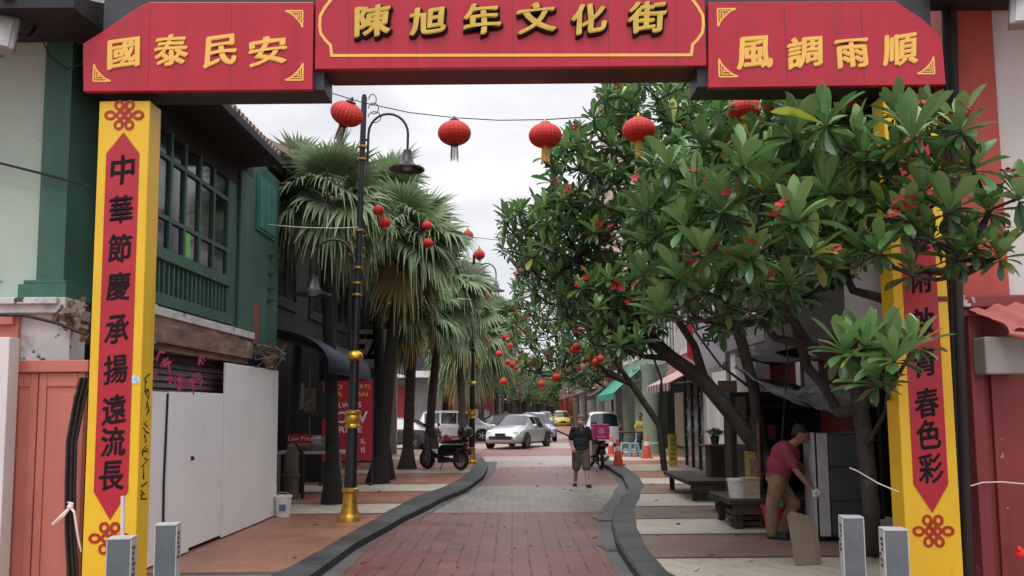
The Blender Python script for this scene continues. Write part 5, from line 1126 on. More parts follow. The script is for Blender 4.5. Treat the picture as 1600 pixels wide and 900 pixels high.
for px, py, Y, lab in ((591,329,13.9,'small red lantern, upper of the pair closer to the lamp post'),(601,348,14.0,'small red lantern, lower of the pair closer to the lamp post'),
                       (667,353,15.5,'small red lantern, upper of the pair at the palm crown edge'),(669,380,15.5,'small red lantern, lower of the pair at the palm crown edge'),
                       (731,368,24,'small dark red lantern in the sky beside the second lamp top'),(749,398,24,'small red lantern touching the second lamp post'),
                       (843,398,17,'small round red lantern against the ragged sky edge of the tree'),(944,373,15,'small red lantern, upper of two inside the frangipani crown'),
                       (940,404,16,'small red lantern, lower of two inside the frangipani crown'),(758,455,34,'small red lantern, upper of the far pair against the sky'),(761,463,34,'small red lantern, lower of the far pair against the sky')):
    small(P(px,py,Y), (0.092 if Y < 16 and px < 700 else 0.125 if Y < 30 else 0.10)*(1.0 if Y < 22 else 1.25), lab, gs)
wire('lantern_string', sag(P(562,296,13.1), P(668,366,15.5), 0.03)+sag(P(668,366,15.5), P(742,405,24), 0.1), 0.007, 'thin cord sloping from the near lamp post past the paired lanterns', 'cable', 'string')
wire('lantern_string', sag(P(560,355,13.1), P(380,345,13.6), 0.05)+sag(P(380,345,13.6),P(235,322,10.2),0.12), 0.007, 'thin cord from the near lamp post to the green bay window', 'pipe', 'string')
wire('lantern_string', sag(P(700,362,24), P(860,375,24), 0.12), 0.008, 'thin cord between the second lamp post and the trees', 'cable', 'string')
rr = random.Random(21)
far = [(757,529),(764,533),(790,528),(797,540),(793,566),(801,570),(808,565),(815,569),(822,566),(829,571),(806,574),(818,575),(826,562),(829,525),(835,530),(903,518),(898,547),(901,542),(921,560),(930,566),(938,561),(787,596),(780,553),(846,600),(869,590)]
for i, (px, py) in enumerate(far):
    Y = (32 + 8*rr.random()) if px < 860 else 17.5 + rr.random(); small(P(px,py,Y), (0.135 if px < 860 else 0.085)*rr.uniform(0.85,1.25), 'faded red lantern strung among the far trees over the road', 'faded lanterns among the far trees')
wire('lantern_string', sag(P(770,556,58), P(850,556,58), 0.2), 0.012, 'far cord with the cluster of faded lanterns', 'cable', 'string')

# ------------------------------------------------------------------ foliage
class LM:
    def __init__(s): s.v = []; s.f = []; s.t = []; s.n = 0
    def grid(s, V, rows, cols, tint):
        b = s.n; s.v.append(V); s.n += len(V); s.t.append(np.broadcast_to(np.asarray(tint), (len(V), 3)) if np.ndim(tint) == 1 else tint)
        k = np.arange(rows-1)[:,None]*cols + np.arange(cols-1)[None,:]; k = k.ravel() + b
        s.f.append(np.stack([k, k+1, k+1+cols, k+cols], 1))
    def build(s, name, mat, parent):
        V = np.concatenate(s.v) - np.array(parent_loc(parent)); Fc = np.concatenate(s.f); T = np.concatenate(s.t)
        me = bpy.data.meshes.new(name); me.vertices.add(len(V)); me.vertices.foreach_set('co', V.astype(np.float32).ravel())
        me.loops.add(Fc.size); me.loops.foreach_set('vertex_index', Fc.astype(np.int32).ravel())
        me.polygons.add(len(Fc)); me.polygons.foreach_set('loop_start', (np.arange(len(Fc))*4).astype(np.int32)); me.polygons.foreach_set('use_smooth', np.ones(len(Fc), bool))
        me.update(calc_edges=True)
        at = me.color_attributes.new('tint', 'FLOAT_COLOR', 'POINT'); at.data.foreach_set('color', np.concatenate([T, np.ones((len(T),1))], 1).astype(np.float32).ravel())
        me.materials.append(mat); o = bpy.data.objects.new(name, me); COL.objects.link(o); o.parent = parent; return o
LT = np.array([0,0.25,0.5,0.72,0.9,1.0]); LW = np.array([0.10,0.45,0.85,1.0,0.62,0.03])
def leaf(lm, c, az, el, Ln, Wd, droop, tint, twist=0.0):
    d = np.array([math.cos(az), math.sin(az)]); t_ = LT; e = el - droop*t_
    ds = np.diff(t_, prepend=0)*Ln; xr = np.cumsum(np.cos(e)*ds); z = np.cumsum(np.sin(e)*ds)
    s_ = np.array([-d[1], d[0], 0.0]); nx = -np.sin(e); nz = np.cos(e)
    mid = np.stack([c[0]+d[0]*xr, c[1]+d[1]*xr, c[2]+z], 1); nrm = np.stack([d[0]*nx, d[1]*nx, nz], 1)
    w_ = (LW*Wd/2)[:,None]; sd_ = s_[None,:]*math.cos(twist) + nrm*math.sin(twist)
    V = np.stack([mid - sd_*w_ + nrm*w_*0.35, mid, mid + sd_*w_ + nrm*w_*0.35], 1).reshape(-1,3)
    lm.grid(V, 6, 3, tint)
def rosette(lm, c, Ln, rr, n=22, axis=None):
    c = np.array(c); base = rr.uniform(0.9,1.6); ph = rr.random()*7
    ax = axis if axis is not None else (rr.gauss(0,0.42), rr.gauss(0,0.42)); n = max(9, int(n*rr.uniform(0.72,1.15))) if n < 25 else n; Ln = Ln*(rr.uniform(0.8,1.12) if n < 25 else rr.uniform(0.95,1.08)); old = rr.random()
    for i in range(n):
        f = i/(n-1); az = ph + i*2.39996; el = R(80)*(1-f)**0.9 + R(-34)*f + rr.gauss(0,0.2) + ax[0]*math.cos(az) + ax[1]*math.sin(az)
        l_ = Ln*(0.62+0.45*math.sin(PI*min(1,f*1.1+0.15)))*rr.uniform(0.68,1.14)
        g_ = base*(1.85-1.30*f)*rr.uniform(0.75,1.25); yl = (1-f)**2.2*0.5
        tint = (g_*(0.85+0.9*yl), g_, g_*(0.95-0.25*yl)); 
        if rr.random() < (0.012 if old < 0.8 else 0.06): tint = (2.6*g_, 1.5*g_, 0.6*g_)
        leaf(lm, c + np.array([0,0,-0.03*f]), az, el, l_, l_*rr.uniform(0.27,0.33), R(30)*(0.4+f)*rr.uniform(0.6,1.4), tint, rr.gauss(0,0.2))
def flower(mb, c, rr, s=1.0):
    for k in range(rr.randint(3,7)):
        o = Vector(c) + Vector((rr.gauss(0,0.05),rr.gauss(0,0.05),rr.gauss(0.02,0.035)))*s; rt = Euler((rr.gauss(0,0.7),rr.gauss(0,0.7),rr.random()*6)).to_matrix()
        for i in range(5):
            a = 2*PI*i/5; u = rt @ Vector((math.cos(a),math.sin(a),0.25)); v_ = rt @ Vector((-math.sin(a),math.cos(a),0))
            mb.add([o, o+u*0.028*s-v_*0.016*s, o+u*0.05*s, o+u*0.03*s+v_*0.018*s], [(0,1,2,3)])
def in_poly(x, y, pg):
    r_ = False; j = len(pg)-1
    for i in range(len(pg)):
        if (pg[i][1] > y) != (pg[j][1] > y) and x < (pg[j][0]-pg[i][0])*(y-pg[i][1])/(pg[j][1]-pg[i][1])+pg[i][0]: r_ = not r_
        j = i
    return r_
def fill(pg, n, y0, y1, rr, mind=0.22):
    xs = [p[0] for p in pg]; ysp = [p[1] for p in pg]; out = []; tries = 0
    while len(out) < n and tries < n*60:
        tries += 1; x, y = rr.uniform(min(xs),max(xs)), rr.uniform(min(ysp),max(ysp))
        if in_poly(x, y, pg):
            c = P(x, y, rr.uniform(y0,y1))
            if all((c-o).length > mind for o in out): out.append(c)
    return out
def limbs(mb, trunk, tips, tip_r=0.013, expo=2.4, rr=random):
    """trunk: list of polylines (start on the first); tips joined each to the nearest limb node so wood thickens towards the base"""
    nodes, par = [], []
    for pl in trunk:
        last = None
        for i, p in enumerate(pl):
            p = Vector(p)
            if i == 0 and nodes:
                last = min(range(len(nodes)), key=lambda k: (nodes[k]-p).length)
                if (nodes[last]-p).length < 0.02: continue
            nodes.append(p); par.append(last if last is not None else -1); last = len(nodes)-1
    nt0 = len(nodes); root = nodes[0]
    plen = [0.0]*nt0
    for i in range(nt0): plen[i] = plen[par[i]] + (nodes[i]-nodes[par[i]]).length if par[i] >= 0 else 0
    tops = [i for i in range(nt0) if nodes[i].z > root.z + 0.9] or list(range(nt0))
    order = sorted(tips, key=lambda p: min((Vector(p)-nodes[i]).length for i in tops)); ok = set(tops)
    for p in order:
        p = Vector(p); best = min((i for i in ok), key=lambda i: (nodes[i]-p).length + 0.18*plen[i] + (0.6 if nodes[i].z > p.z+0.1 else 0))
        q0 = nodes[best]; d = p - q0; m_ = q0 + d*0.55 + Vector((rr.gauss(0,0.05),rr.gauss(0,0.05),-0.10*d.length))*1.0
        for x in (m_, p):
            nodes.append(x); par.append(best); plen.append(plen[best]+(x-nodes[best]).length); best = len(nodes)-1; ok.add(best)
    rad = [0.0]*len(nodes); kids = [0]*len(nodes)
    for i in range(len(nodes)-1, -1, -1):
        if rad[i] == 0: rad[i] = tip_r**expo
        if par[i] >= 0: rad[par[i]] += rad[i]
    rad = [r_**(1/expo) for r_ in rad]
    for i in range(len(nodes)):
        if par[i] >= 0:
            r0 = min(rad[par[i]], rad[i]*1.5); mb.tube([nodes[par[i]], nodes[i]], [r0, rad[i]], 7 if rad[i] > 0.03 else 5)
            if rad[i] > 0.035: mb.ball(nodes[i], rad[i]*1.0, 8)
    return nodes
def frangipani(label, trunk, tips, Ln, fl, seed, n=16, mat='leaf', tip_r=0.013):
    rr = random.Random(seed); base = Vector(trunk[0][0])
    t = thing('frangipani_tree', label, 'tree', base)
    b = MB(); limbs(b, trunk, [p[0] if isinstance(p, tuple) else p for p in tips], tip_r, rr=rr); b.build('trunk', M['bark'], t, smooth=60)
    lm = LM(); fb = MB()
    for p in tips:
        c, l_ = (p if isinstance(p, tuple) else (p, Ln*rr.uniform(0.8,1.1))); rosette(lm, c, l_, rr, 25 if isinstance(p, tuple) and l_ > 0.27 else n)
        if rr.random() < fl and not (c[1] < 7.0 and c[2] < 2.6): flower(fb, Vector(c)+Vector((rr.gauss(0,.06),-0.06,0.09)), rr, l_/0.30*1.1)
    lm.build('crown', M[mat], t)
    if fb.v: fb.build('blossoms', M['flower'], t)
    return t
rr = random.Random(31)
near = [(1425,215,6.7,.34),(1500,205,6.8,.33),(1450,192,7.1,.27),(1465,265,7.0,.28),(1350,250,7.2,.32),(1385,330,7.2,.28),(1545,330,6.9,.26),(1440,300,7.0,.29),(1400,250,7.1,.29),(1455,375,7.0,.26),(1375,395,7.1,.27),(1425,430,7.1,.24),(1520,265,6.9,.25),(1300,420,7.3,.26),(1398,178,7.4,.27),(1290,195,7.0,.33),(1240,212,7.3,.33),(1160,258,7.2,.32),(1243,345,6.9,.34),(1268,398,7.0,.30),(1292,300,7.2,.31),(1195,300,7.4,.31),(1420,345,7.0,.31),
        (1385,275,7.3,.30),(1482,330,6.8,.32),(1522,385,6.9,.26),(1562,402,6.8,.28),(1592,310,6.7,.32),(1495,405,7.0,.26),(1398,562,6.6,.36),(1318,550,6.9,.32),(1372,600,6.7,.30),(1352,540,6.8,.28),(1430,540,6.7,.26),(1330,305,7.4,.28),(1128,330,7.4,.32),
        (1100,400,7.6,.31),(1172,402,7.5,.31),(1185,455,7.7,.29),(1090,300,7.7,.31),(1060,435,7.9,.31),(1030,490,8.0,.28),(1232,445,7.8,.29),(1045,262,8.0,.30),(1010,330,8.2,.30),(1340,215,7.3,.30),(1205,255,7.6,.30),(1350,395,7.3,.28),(1070,355,7.8,.30)]
tipsA = [(P(a,b_,Y), l_*1.12) for a,b_,Y,l_ in near]
pgA = [(1020,250),(1120,170),(1230,180),(1330,170),(1380,230),(1390,330),(1330,420),(1290,470),(1200,500),(1110,520),(1030,500),(990,420),(985,330)]
tipsA += [(c, 0.31*rr.uniform(0.8,1.12)) for c in fill(pgA, 185, 8.2, 10.8, rr, 0.18)]
bA = G(1366,868,KH); 
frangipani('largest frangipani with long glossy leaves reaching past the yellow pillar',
    [[bA, P(1362,800,9.3), P(1352,700,9.4), P(1345,640,9.45), P(1330,580,9.4), P(1300,520,9.3)],
     [P(1345,640,9.45), P(1378,560,9.2), P(1392,470,8.8), P(1400,380,8.2)],
     [P(1330,580,9.4), P(1265,540,9.3), P(1225,480,9.2), P(1190,420,9.0)],
     [P(1352,700,9.4), P(1385,640,8.8), P(1388,610,7.6)],
     [P(1345,640,9.45), P(1310,645,9.6), P(1285,600,9.8), P(1262,575,10.0), P(1240,500,10.0)],
     [P(1392,470,8.8), P(1440,420,8.0), P(1500,430,7.3), P(1540,410,7.0)]], tipsA, 0.31, 0.22, 3, 22)
pgB = [(838,232),(880,215),(905,170),(950,142),(1010,128),(1080,118),(1150,140),(1190,180),(1150,300),(1080,420),(1040,520),(985,560),(930,545),(880,480),(850,400),(842,330),(862,280)]
pgB2 = [(778,345),(835,310),(900,300),(960,420),(960,520),(900,520),(845,470),(800,420),(772,372)]
tipsB = [c for c in fill(pgB, 470, 12.0, 15.0, rr, 0.18)] + fill(pgB2, 100, 13.2, 15.8, rr, 0.22)
bB = G(1232,806,KH)
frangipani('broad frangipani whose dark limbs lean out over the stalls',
    [[bB, P(1218,760,12.6), P(1190,705,12.8), P(1145,650,12.9), P(1100,595,13.0), P(1050,560,13.0), P(1005,520,13.0), P(960,440,13.0)],
     [P(1190,705,12.8), P(1178,610,12.6), P(1160,540,12.5), P(1138,470,12.4), P(1110,380,12.4)],
     [P(1100,595,13.0), P(1085,540,12.8), P(1040,470,12.6), P(1010,390,12.6)],
     [P(1178,610,12.6), P(1125,570,12.5), P(1088,520,12.5), P(1070,480,12.5)],
     [P(1218,760,12.6), P(1225,640,12.3), P(1232,560,12.0), P(1215,470,11.8)],
     [P(1005,520,13.0), P(920,470,13.6), P(860,420,14.0), P(815,385,14.2)]], tipsB, 0.305, 0.16, 5, 18)
pgC = [(800,430),(850,400),(905,440),(960,470),(1010,520),(975,560),(930,590),(880,600),(815,575),(795,520)]
tipsC = fill(pgC, 240, 20, 27, rr, 0.26)
bC = G(1010,722,KH); bC = Vector((4.0,24.0,KH))
frangipani('reddish flowering frangipani by the striped awning', [[bC, bC+Vector((-0.1,0,1.2)), bC+Vector((-0.8,0.1,2.3)), bC+Vector((-1.5,-0.3,3.2))],[bC+Vector((-0.1,0,1.2)), bC+Vector((-0.1,-0.5,2.4)), bC+Vector((-0.6,-1.0,3.6))],[bC+Vector((-0.8,0.1,2.3)), bC+Vector((-1.9,0.8,3.0))]], tipsC, 0.36, 0.30, 8, 14)

# fan palms
def fan_palm(label, base, top, nl, Rl, seed, bark, skirt=0.5, r0=0.16, r1=0.10, boot=0.0, pet=0.85, gr=1.0):
    rr = random.Random(seed); base, top = Vector(base), Vector(top); t = thing('fan_palm', label, 'palm', base)
    b = MB(); d = top - base; pts = [base + d*f + Vector((0.05*math.sin(f*4+seed), 0.05*math.cos(f*3+seed), 0))*f for f in [i/14 for i in range(15)]]
    rads = [(r0*1.75 if i == 0 else r0*1.25 if i == 1 else r0 + (r1-r0)*i/14)*(1+0.05*math.sin(i*9.0)) for i in range(15)]; b.tube(pts, rads, 12)
    tr = b.build('trunk', bark, t, smooth=60)
    if boot:
        b = MB(); c = top - d.normalized()*boot*0.62
        for k in range(70):
            a = k*2.4; z = boot*(k/70); p = c + Vector((0,0,z)); r_ = r1+0.05+0.09*math.sin(PI*min(1,0.25+k/90)); q_ = p + Vector((math.cos(a)*r_*1.3,math.sin(a)*r_*1.3,0.22)); b.bar(p+Vector((math.cos(a)*r1*0.6,math.sin(a)*r1*0.6,-0.05)), q_, 0.09, 0.03)
        b.build('leaf_bases', M['palm_bark'], t)
    lm = LM(); pb = MB()
    for k in range(nl):
        f = k/(nl-1); az = k*2.39996 + rr.gauss(0,0.15); el = R(84)*(1-f**0.85) + R(-52)*f**0.85*skirt*1.35 + rr.gauss(0,0.22)
        pl = pet*rr.uniform(0.75,1.15); dr = R(35); pp = [top + Vector((0,0,0.1*(1-f)))]; 
        for i in range(1,5):
            e = el - dr*i/4; pp.append(pp[-1] + Vector((math.cos(az)*math.cos(e), math.sin(az)*math.cos(e), math.sin(e)))*pl/4)
        pb.tube(pp, [0.016,0.014,0.012,0.010,0.008], 4)
        h = pp[-1]; e = el - dr; D = np.array([math.cos(az)*math.cos(e), math.sin(az)*math.cos(e), math.sin(e)]); S = np.array([-math.sin(az), math.cos(az), 0.0]); Nn = np.cross(D, S)*-1
        if Nn[2] < 0: Nn = -Nn
        ro = rr.gauss(0,0.4); S, Nn = S*math.cos(ro) + Nn*math.sin(ro), Nn*math.cos(ro) - S*math.sin(ro)
        n = 40; base_t = rr.uniform(0.85,1.75)*gr; dead = 1 if (f > 0.9 and rr.random() < 0.3) else 0
        for j in range(n):
            a = R(-128) + R(256)*j/(n-1) ; l_ = Rl*(0.72+0.28*math.cos(a*0.55))*rr.uniform(0.9,1.08)
            u = D*math.cos(a) + S*math.sin(a); sdir = -D*math.sin(a) + S*math.cos(a)
            ts = np.array([0.04,0.40,0.62,0.82,1.0]); ww = np.array([0.008,0.038,0.032,0.012,0.002])*Rl*1.05
            fold = 0.25*(1-abs(math.cos(a)))
            mid = np.array(h)[None,:] + u[None,:]*(ts*l_)[:,None] + Nn[None,:]*((ts*l_)*(0.18*abs(math.sin(a))))[:,None]
            hang = np.maximum(0, ts-0.48)**1.45*l_*rr.uniform(0.35,1.5)*(0.25+1.25*min(1,f*1.4)); mid[:,2] -= hang; mid -= u[None,:]*(hang*0.40)[:,None]; mid[3:] += np.array([rr.gauss(0,.02),rr.gauss(0,.02),0])[None,:]*np.array([0.5,1.0])[:,None]
            up = Nn*(0.35 if j % 2 else -0.35); sv = sdir + up
            V = np.stack([mid - sv[None,:]*ww[:,None], mid + sv[None,:]*ww[:,None]], 1).reshape(-1,3)
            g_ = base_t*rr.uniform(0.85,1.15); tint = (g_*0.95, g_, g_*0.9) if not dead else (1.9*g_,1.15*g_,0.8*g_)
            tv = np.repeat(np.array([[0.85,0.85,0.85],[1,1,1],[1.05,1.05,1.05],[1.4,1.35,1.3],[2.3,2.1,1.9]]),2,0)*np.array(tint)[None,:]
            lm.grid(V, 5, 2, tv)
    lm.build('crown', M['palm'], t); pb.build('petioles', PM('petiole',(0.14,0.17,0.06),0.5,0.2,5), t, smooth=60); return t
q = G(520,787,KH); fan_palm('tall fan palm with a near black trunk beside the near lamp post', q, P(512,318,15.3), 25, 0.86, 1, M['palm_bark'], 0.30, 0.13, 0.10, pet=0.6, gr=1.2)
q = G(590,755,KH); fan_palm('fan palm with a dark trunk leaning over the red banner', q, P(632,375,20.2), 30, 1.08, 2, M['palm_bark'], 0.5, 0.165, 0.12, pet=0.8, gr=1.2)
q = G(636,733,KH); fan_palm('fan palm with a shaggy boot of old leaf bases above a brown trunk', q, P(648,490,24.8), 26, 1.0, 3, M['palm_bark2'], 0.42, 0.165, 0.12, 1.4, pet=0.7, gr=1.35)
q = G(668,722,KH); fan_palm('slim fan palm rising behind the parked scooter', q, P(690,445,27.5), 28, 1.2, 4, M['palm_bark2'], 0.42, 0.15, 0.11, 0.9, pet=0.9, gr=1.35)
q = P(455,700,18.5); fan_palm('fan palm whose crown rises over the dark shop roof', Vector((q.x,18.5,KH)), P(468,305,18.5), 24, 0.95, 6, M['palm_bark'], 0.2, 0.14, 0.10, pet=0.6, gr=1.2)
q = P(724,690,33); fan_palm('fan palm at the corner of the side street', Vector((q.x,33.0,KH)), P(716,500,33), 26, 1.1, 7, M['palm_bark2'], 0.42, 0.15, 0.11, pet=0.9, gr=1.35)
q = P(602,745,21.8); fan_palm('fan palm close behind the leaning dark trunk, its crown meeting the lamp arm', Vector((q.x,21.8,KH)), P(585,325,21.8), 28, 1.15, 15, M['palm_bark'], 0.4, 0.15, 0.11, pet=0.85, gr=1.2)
for i, (px, py, Y, lab) in enumerate(((752,520,58,'distant fan palm by the road beyond the crossing'),(776,505,70,'distant fan palm before the salmon shophouse'),(735,540,50,'distant fan palm close behind the white van'))):
    q = P(px,640,Y); fan_palm(lab, Vector((q.x,Y,0)), P(px,py,Y), 32, 1.9, 9+i, M['palm_bark2'], 0.6, 0.2, 0.15, pet=1.4, gr=1.25)
# drooping single leaf and yellow flower stalk near the first palm
b = MB(); rr = random.Random(4); c = P(548,372,14.6)
for i in range(40): a = Vector((rr.gauss(0,0.07),rr.gauss(0,0.05),rr.gauss(0,0.13))); b.bar(c+a, c+a*1.3+Vector((rr.gauss(0,.05),0,rr.gauss(0,.06))), 0.012)
b.tube([c+Vector((0.25,0.2,0.5)),c+Vector((0.1,0.05,0.3)),c],0.012,5)
tag(b.build('palm_blossom', PM('palm_flower',(0.50,0.34,0.05),0.6,0.3,15), origin=c), 'yellow palm flower spray behind the near lamp post', 'blossom')

# far trees down the street
def far_tree(label, base, h, rad, n, seed, lean=(0,0), col=1.0, trunks=1):
    rr = random.Random(seed); base = Vector(base); t = thing('street_tree', label, 'tree', base, 'street trees far down the road')
    top = base + Vector((lean[0],lean[1],h)); tr = [[base, base.lerp(top,0.3)+Vector((rr.gauss(0,.1),0,0)), base.lerp(top,0.55), base.lerp(top,0.75)]]
    tips = []
    for k in range(n//9):
        a, e, r_ = rr.random()*2*PI, math.asin(rr.uniform(-0.55,1)), rad*rr.uniform(0.55,1.0); tips.append(top + Vector((math.cos(a)*math.cos(e)*r_, math.sin(a)*math.cos(e)*r_, math.sin(e)*r_*0.75)))
    b = MB(); limbs(b, tr, tips, 0.02, rr=rr); b.build('trunk', M['palm_bark2'], t, smooth=60)
    lm = LM(); fb = MB()
    for p in tips:
        for k in range(9):
            c = p + Vector((rr.gauss(0,.32),rr.gauss(0,.32),rr.gauss(0,.24)))*rad/2.2; g_ = col*rr.uniform(0.6,1.45)
            for i in range(7):
                az = rr.random()*6.28; leaf(lm, np.array(c+Vector((rr.gauss(0,.12),rr.gauss(0,.12),rr.gauss(0,.1)))), az, rr.uniform(-0.5,0.9), rr.uniform(0.26,0.42), 0.15, 0.5, (g_*0.95,g_,g_*0.8))
        if rr.random() < 0.25: flower(fb, p, rr, 2.4)
    lm.build('crown', M['leaf_far'], t)
    if fb.v: fb.build('blossoms', M['flower'], t)
spec_t = [(-4.3,58,5.0,2.2,240,'leafy street tree on the palm side just beyond the crossing'),(6.0,58,5.6,2.3,260,'bushy street tree on the awning side just beyond the crossing'),(5.2,47,5.2,2.0,240,'street tree leaning out past the green awning'),
          (-2.6,70,5.6,2.6,260,'spreading street tree overhanging the road past the crossing'),(7.2,72,6.4,2.8,260,'tall street tree past the white parked car'),(-1.0,84,6.0,3.0,260,'low street tree by the road behind the spreading one'),(3.0,128,8.5,5.5,320,'broad street tree closing the end of the road'),
          (-3.0,118,8.0,4.2,240,'dark street tree at the end of the shophouse row'),(9.0,118,8.5,4.5,240,'dark street tree behind the yellow car'),(0.8,98,6.2,3.0,240,'street tree between the far cars and the road end'),(8.0,88,6.5,3.0,220,'street tree before the salmon shophouse'),
          (-0.5,135,5.6,4.0,260,'low bushy tree filling the road end by the palms'),(6.5,140,5.4,4.2,260,'low bushy tree filling the road end behind the yellow car'),(3.5,108,5.0,2.2,200,'small tree overhanging the middle of the far road'),(-5.5,92,5.6,3.2,220,'street tree before the dull red shophouse')]
for i, (px, Y, h, rad, n, lab) in enumerate(spec_t):
    far_tree(lab, (px, Y, 0), h*0.72, rad, n, 50+i, col=(1.0 if Y < 60 else 1.2))  # trees past the crossing tinted lighter, haze put into the leaf colour
# ------------------------------------------------------------------ cars
def car(label, st, wheels, paint, face='front', group=None, wr=0.31, glass=M['glass'], tail=True, name='parked_car', hl=None, plate=True, grille=True, cat='car'):
    """loft of cross-sections from tail (-x) to nose (+x); each row: x, sill z, shoulder z, top z, half width, top half width, kind of the stretch to the next row"""
    t = thing(name, label, cat, (0,0,0), group); body, ws, rw = MB(), MB(), MB(); sgd = {}; rings = []
    for x, zl, zs, zt, w_, wt, kd in st:
        zm = zl + (zs-zl)*0.5; zsd = zs + (zt-zs)*0.84
        half = [(0.84*w_,zl),(0.97*w_,zl+0.10),(w_,zm),(0.985*w_,zs-0.06),(0.95*w_,zs),(wt,zsd),(0.72*wt,zt-0.012),(0.0,zt)]
        rings.append([(x,y,z) for y,z in half] + [(x,-y,z) for y,z in reversed(half[:-1])])
    m_ = len(rings[0])
    for i in range(len(rings)-1):
        kd = st[i][6]
        for j in range(m_-1):
            q = [rings[i][j], rings[i][j+1], rings[i+1][j+1], rings[i+1][j]]; tgt = body
            side = j in (4, m_-6); topf = j in (5,6,m_-8,m_-7)
            if kd == 'cabin' and side: tgt = sgd.setdefault((i, j), MB())
            if kd == 'screen' and topf: tgt = ws if st[i][0] > 0 else rw
            tgt.add(q, [(0,1,2,3)])
        body.add([rings[i][m_-1], rings[i][0], rings[i+1][0], rings[i+1][m_-1]], [(0,1,2,3)])
    for rg in (rings[0], rings[-1]): body.add(rg, [tuple(range(m_))])
    def fin(mb, nm, mt):
        o = mb.build(nm, mt, t); bm = bmesh.new(); bm.from_mesh(o.data); bmesh.ops.remove_doubles(bm, verts=bm.verts, dist=0.0005); bmesh.ops.recalc_face_normals(bm, faces=bm.faces); bm.to_mesh(o.data); bm.free()
        o.data.polygons.foreach_set('use_smooth', [True]*len(o.data.polygons)); o.data.set_sharp_from_angle(angle=R(38)); return o
    fin(body, 'body', paint); 
    for k_ in sorted(sgd): fin(sgd[k_], 'side_window', glass)
    if ws.v: fin(ws, 'windscreen', glass)
    if rw.v: fin(rw, 'rear_window', glass)
    W_ = max(s[4] for s in st); xn, xt = st[-1][0], st[0][0]
    for x in wheels:
        for s in (-1,1):
            b = MB(); Mx = Matrix.Rotation(PI/2,3,'X'); b.lathe([(wr+0.06,-0.01),(wr+0.06,0.008)],(x,s*(W_+0.002),wr+0.01),22,M=Mx); b.build('wheel_arch', M['black_matt'], t)
            b = MB(); b.lathe([(wr*0.62,-0.10),(wr*0.92,-0.10),(wr,-0.07),(wr,0.07),(wr*0.92,0.10),(wr*0.62,0.10)],(x,s*(W_-0.07),wr),22,M=Mx); wh = b.build('wheel', M['rubber'], t, smooth=40)
            b = MB(); b.lathe([(0.0,0),(wr*0.16,0.004),(wr*0.18,-0.01),(wr*0.6,-0.012),(wr*0.66,0.0)],(x,s*(W_+0.022),wr),20,M=Matrix.Rotation(-s*PI/2,3,'X'))
            for k in range(5):
                a = 2*PI*k/5; b.bar((x,s*(W_+0.03),wr),(x+math.cos(a)*wr*0.6,s*(W_+0.028),wr+math.sin(a)*wr*0.6),0.05,0.012,up=(0,1,0))
            b.build('rim', M['chrome'], wh, smooth=40)
    zs_f = st[-3][2]; 
    for s in (-1,1):
        hp = hl or (xn-0.14, W_*0.72, zs_f-0.07, (0.11,0.15,0.085)); b = MB(); b.ball((hp[0],s*hp[1],hp[2]),hp[3],12); b.build('headlight', PM('headlight',(0.75,0.75,0.72),0.12,0.05,4,spec=0.8), t, smooth=60)
        b = MB(); b.ball((xt+0.06,s*W_*0.80,st[1][2]-0.04),(0.07,0.11,0.13),10); b.build('tail_light', PM('tail_light',(0.35,0.01,0.01),0.2,0.1,4), t, smooth=60)
        cx = [r for r in st if r[6] == 'screen'][-1][0] if any(r[6]=='screen' for r in st) else 0.5
        b = MB(); b.ball((cx+0.30,s*(W_+0.09),[r for r in st if r[6]=='screen'][-1][2]+0.10),(0.06,0.11,0.075),10); b.bar((cx+0.3,s*(W_-0.02),[r for r in st if r[6]=='screen'][-1][2]+0.05),(cx+0.3,s*(W_+0.06),[r for r in st if r[6]=='screen'][-1][2]+0.08),0.04); b.build('mirror', paint, t, smooth=60)
        b = MB(); cab = [r for r in st if r[6] in ('cabin','pillar')]; 
        for r in cab[1:-1:2] if len(cab) > 3 else cab[:1]: b.bar((r[0],s*(r[4]+0.001),r[1]+0.16),(r[0],s*(r[4]*0.99+0.001),r[2]-0.05),0.012,0.006,up=(0,1,0))
        zz = cab[0][2]-0.12
        for r in cab[:-1:2]: b.bar((r[0]+0.15,s*(r[4]*0.985+0.012),zz),(r[0]+0.32,s*(r[4]*0.985+0.012),zz),0.025,0.02)
        b.bar((wheels[0]+wr+0.1,s*(W_*0.99),st[3][1]+0.045),(wheels[1]-wr-0.1,s*(W_*0.99),st[3][1]+0.045),0.02,0.05,up=(0,1,0))
        b.build('trim', M['black_matt'], t)
    if grille:
        b = MB(); zl = st[-1][1]; b.hexa([(xn-0.02,-W_*0.62,zl+0.10),(xn+0.012,-W_*0.56,zl+0.10),(xn+0.012,W_*0.56,zl+0.10),(xn-0.02,W_*0.62,zl+0.10),(xn-0.02,-W_*0.62,zl+0.20),(xn+0.012,-W_*0.56,zl+0.20),(xn+0.012,W_*0.56,zl+0.20),(xn-0.02,W_*0.62,zl+0.20)]); b.build('grille', M['black_matt'], t)
    if plate:
        for x in (xn+0.02, xt-0.02): b = MB(); b.obox((x,0,st[-1][1]+0.27 if x > 0 else st[0][1]+0.42),0.02,0.48,0.11); b.build('number_plate', M['black'], t)
    return t
def place(t, px, py, Y=None, heading=0.0, z=0.0):
    q = G(px, py, 0) if Y is None else Vector((P(px,py,Y).x, Y, 0)); t.location = (q.x, q.y, z); t.rotation_euler.z = heading; return t
silver = PM('silver_paint',(0.52,0.53,0.54),0.28,0.03,1,metal=0.35,coat=0.6); white_p = PM('white_car_paint',(0.72,0.72,0.71),0.3,0.03,1,coat=0.6)
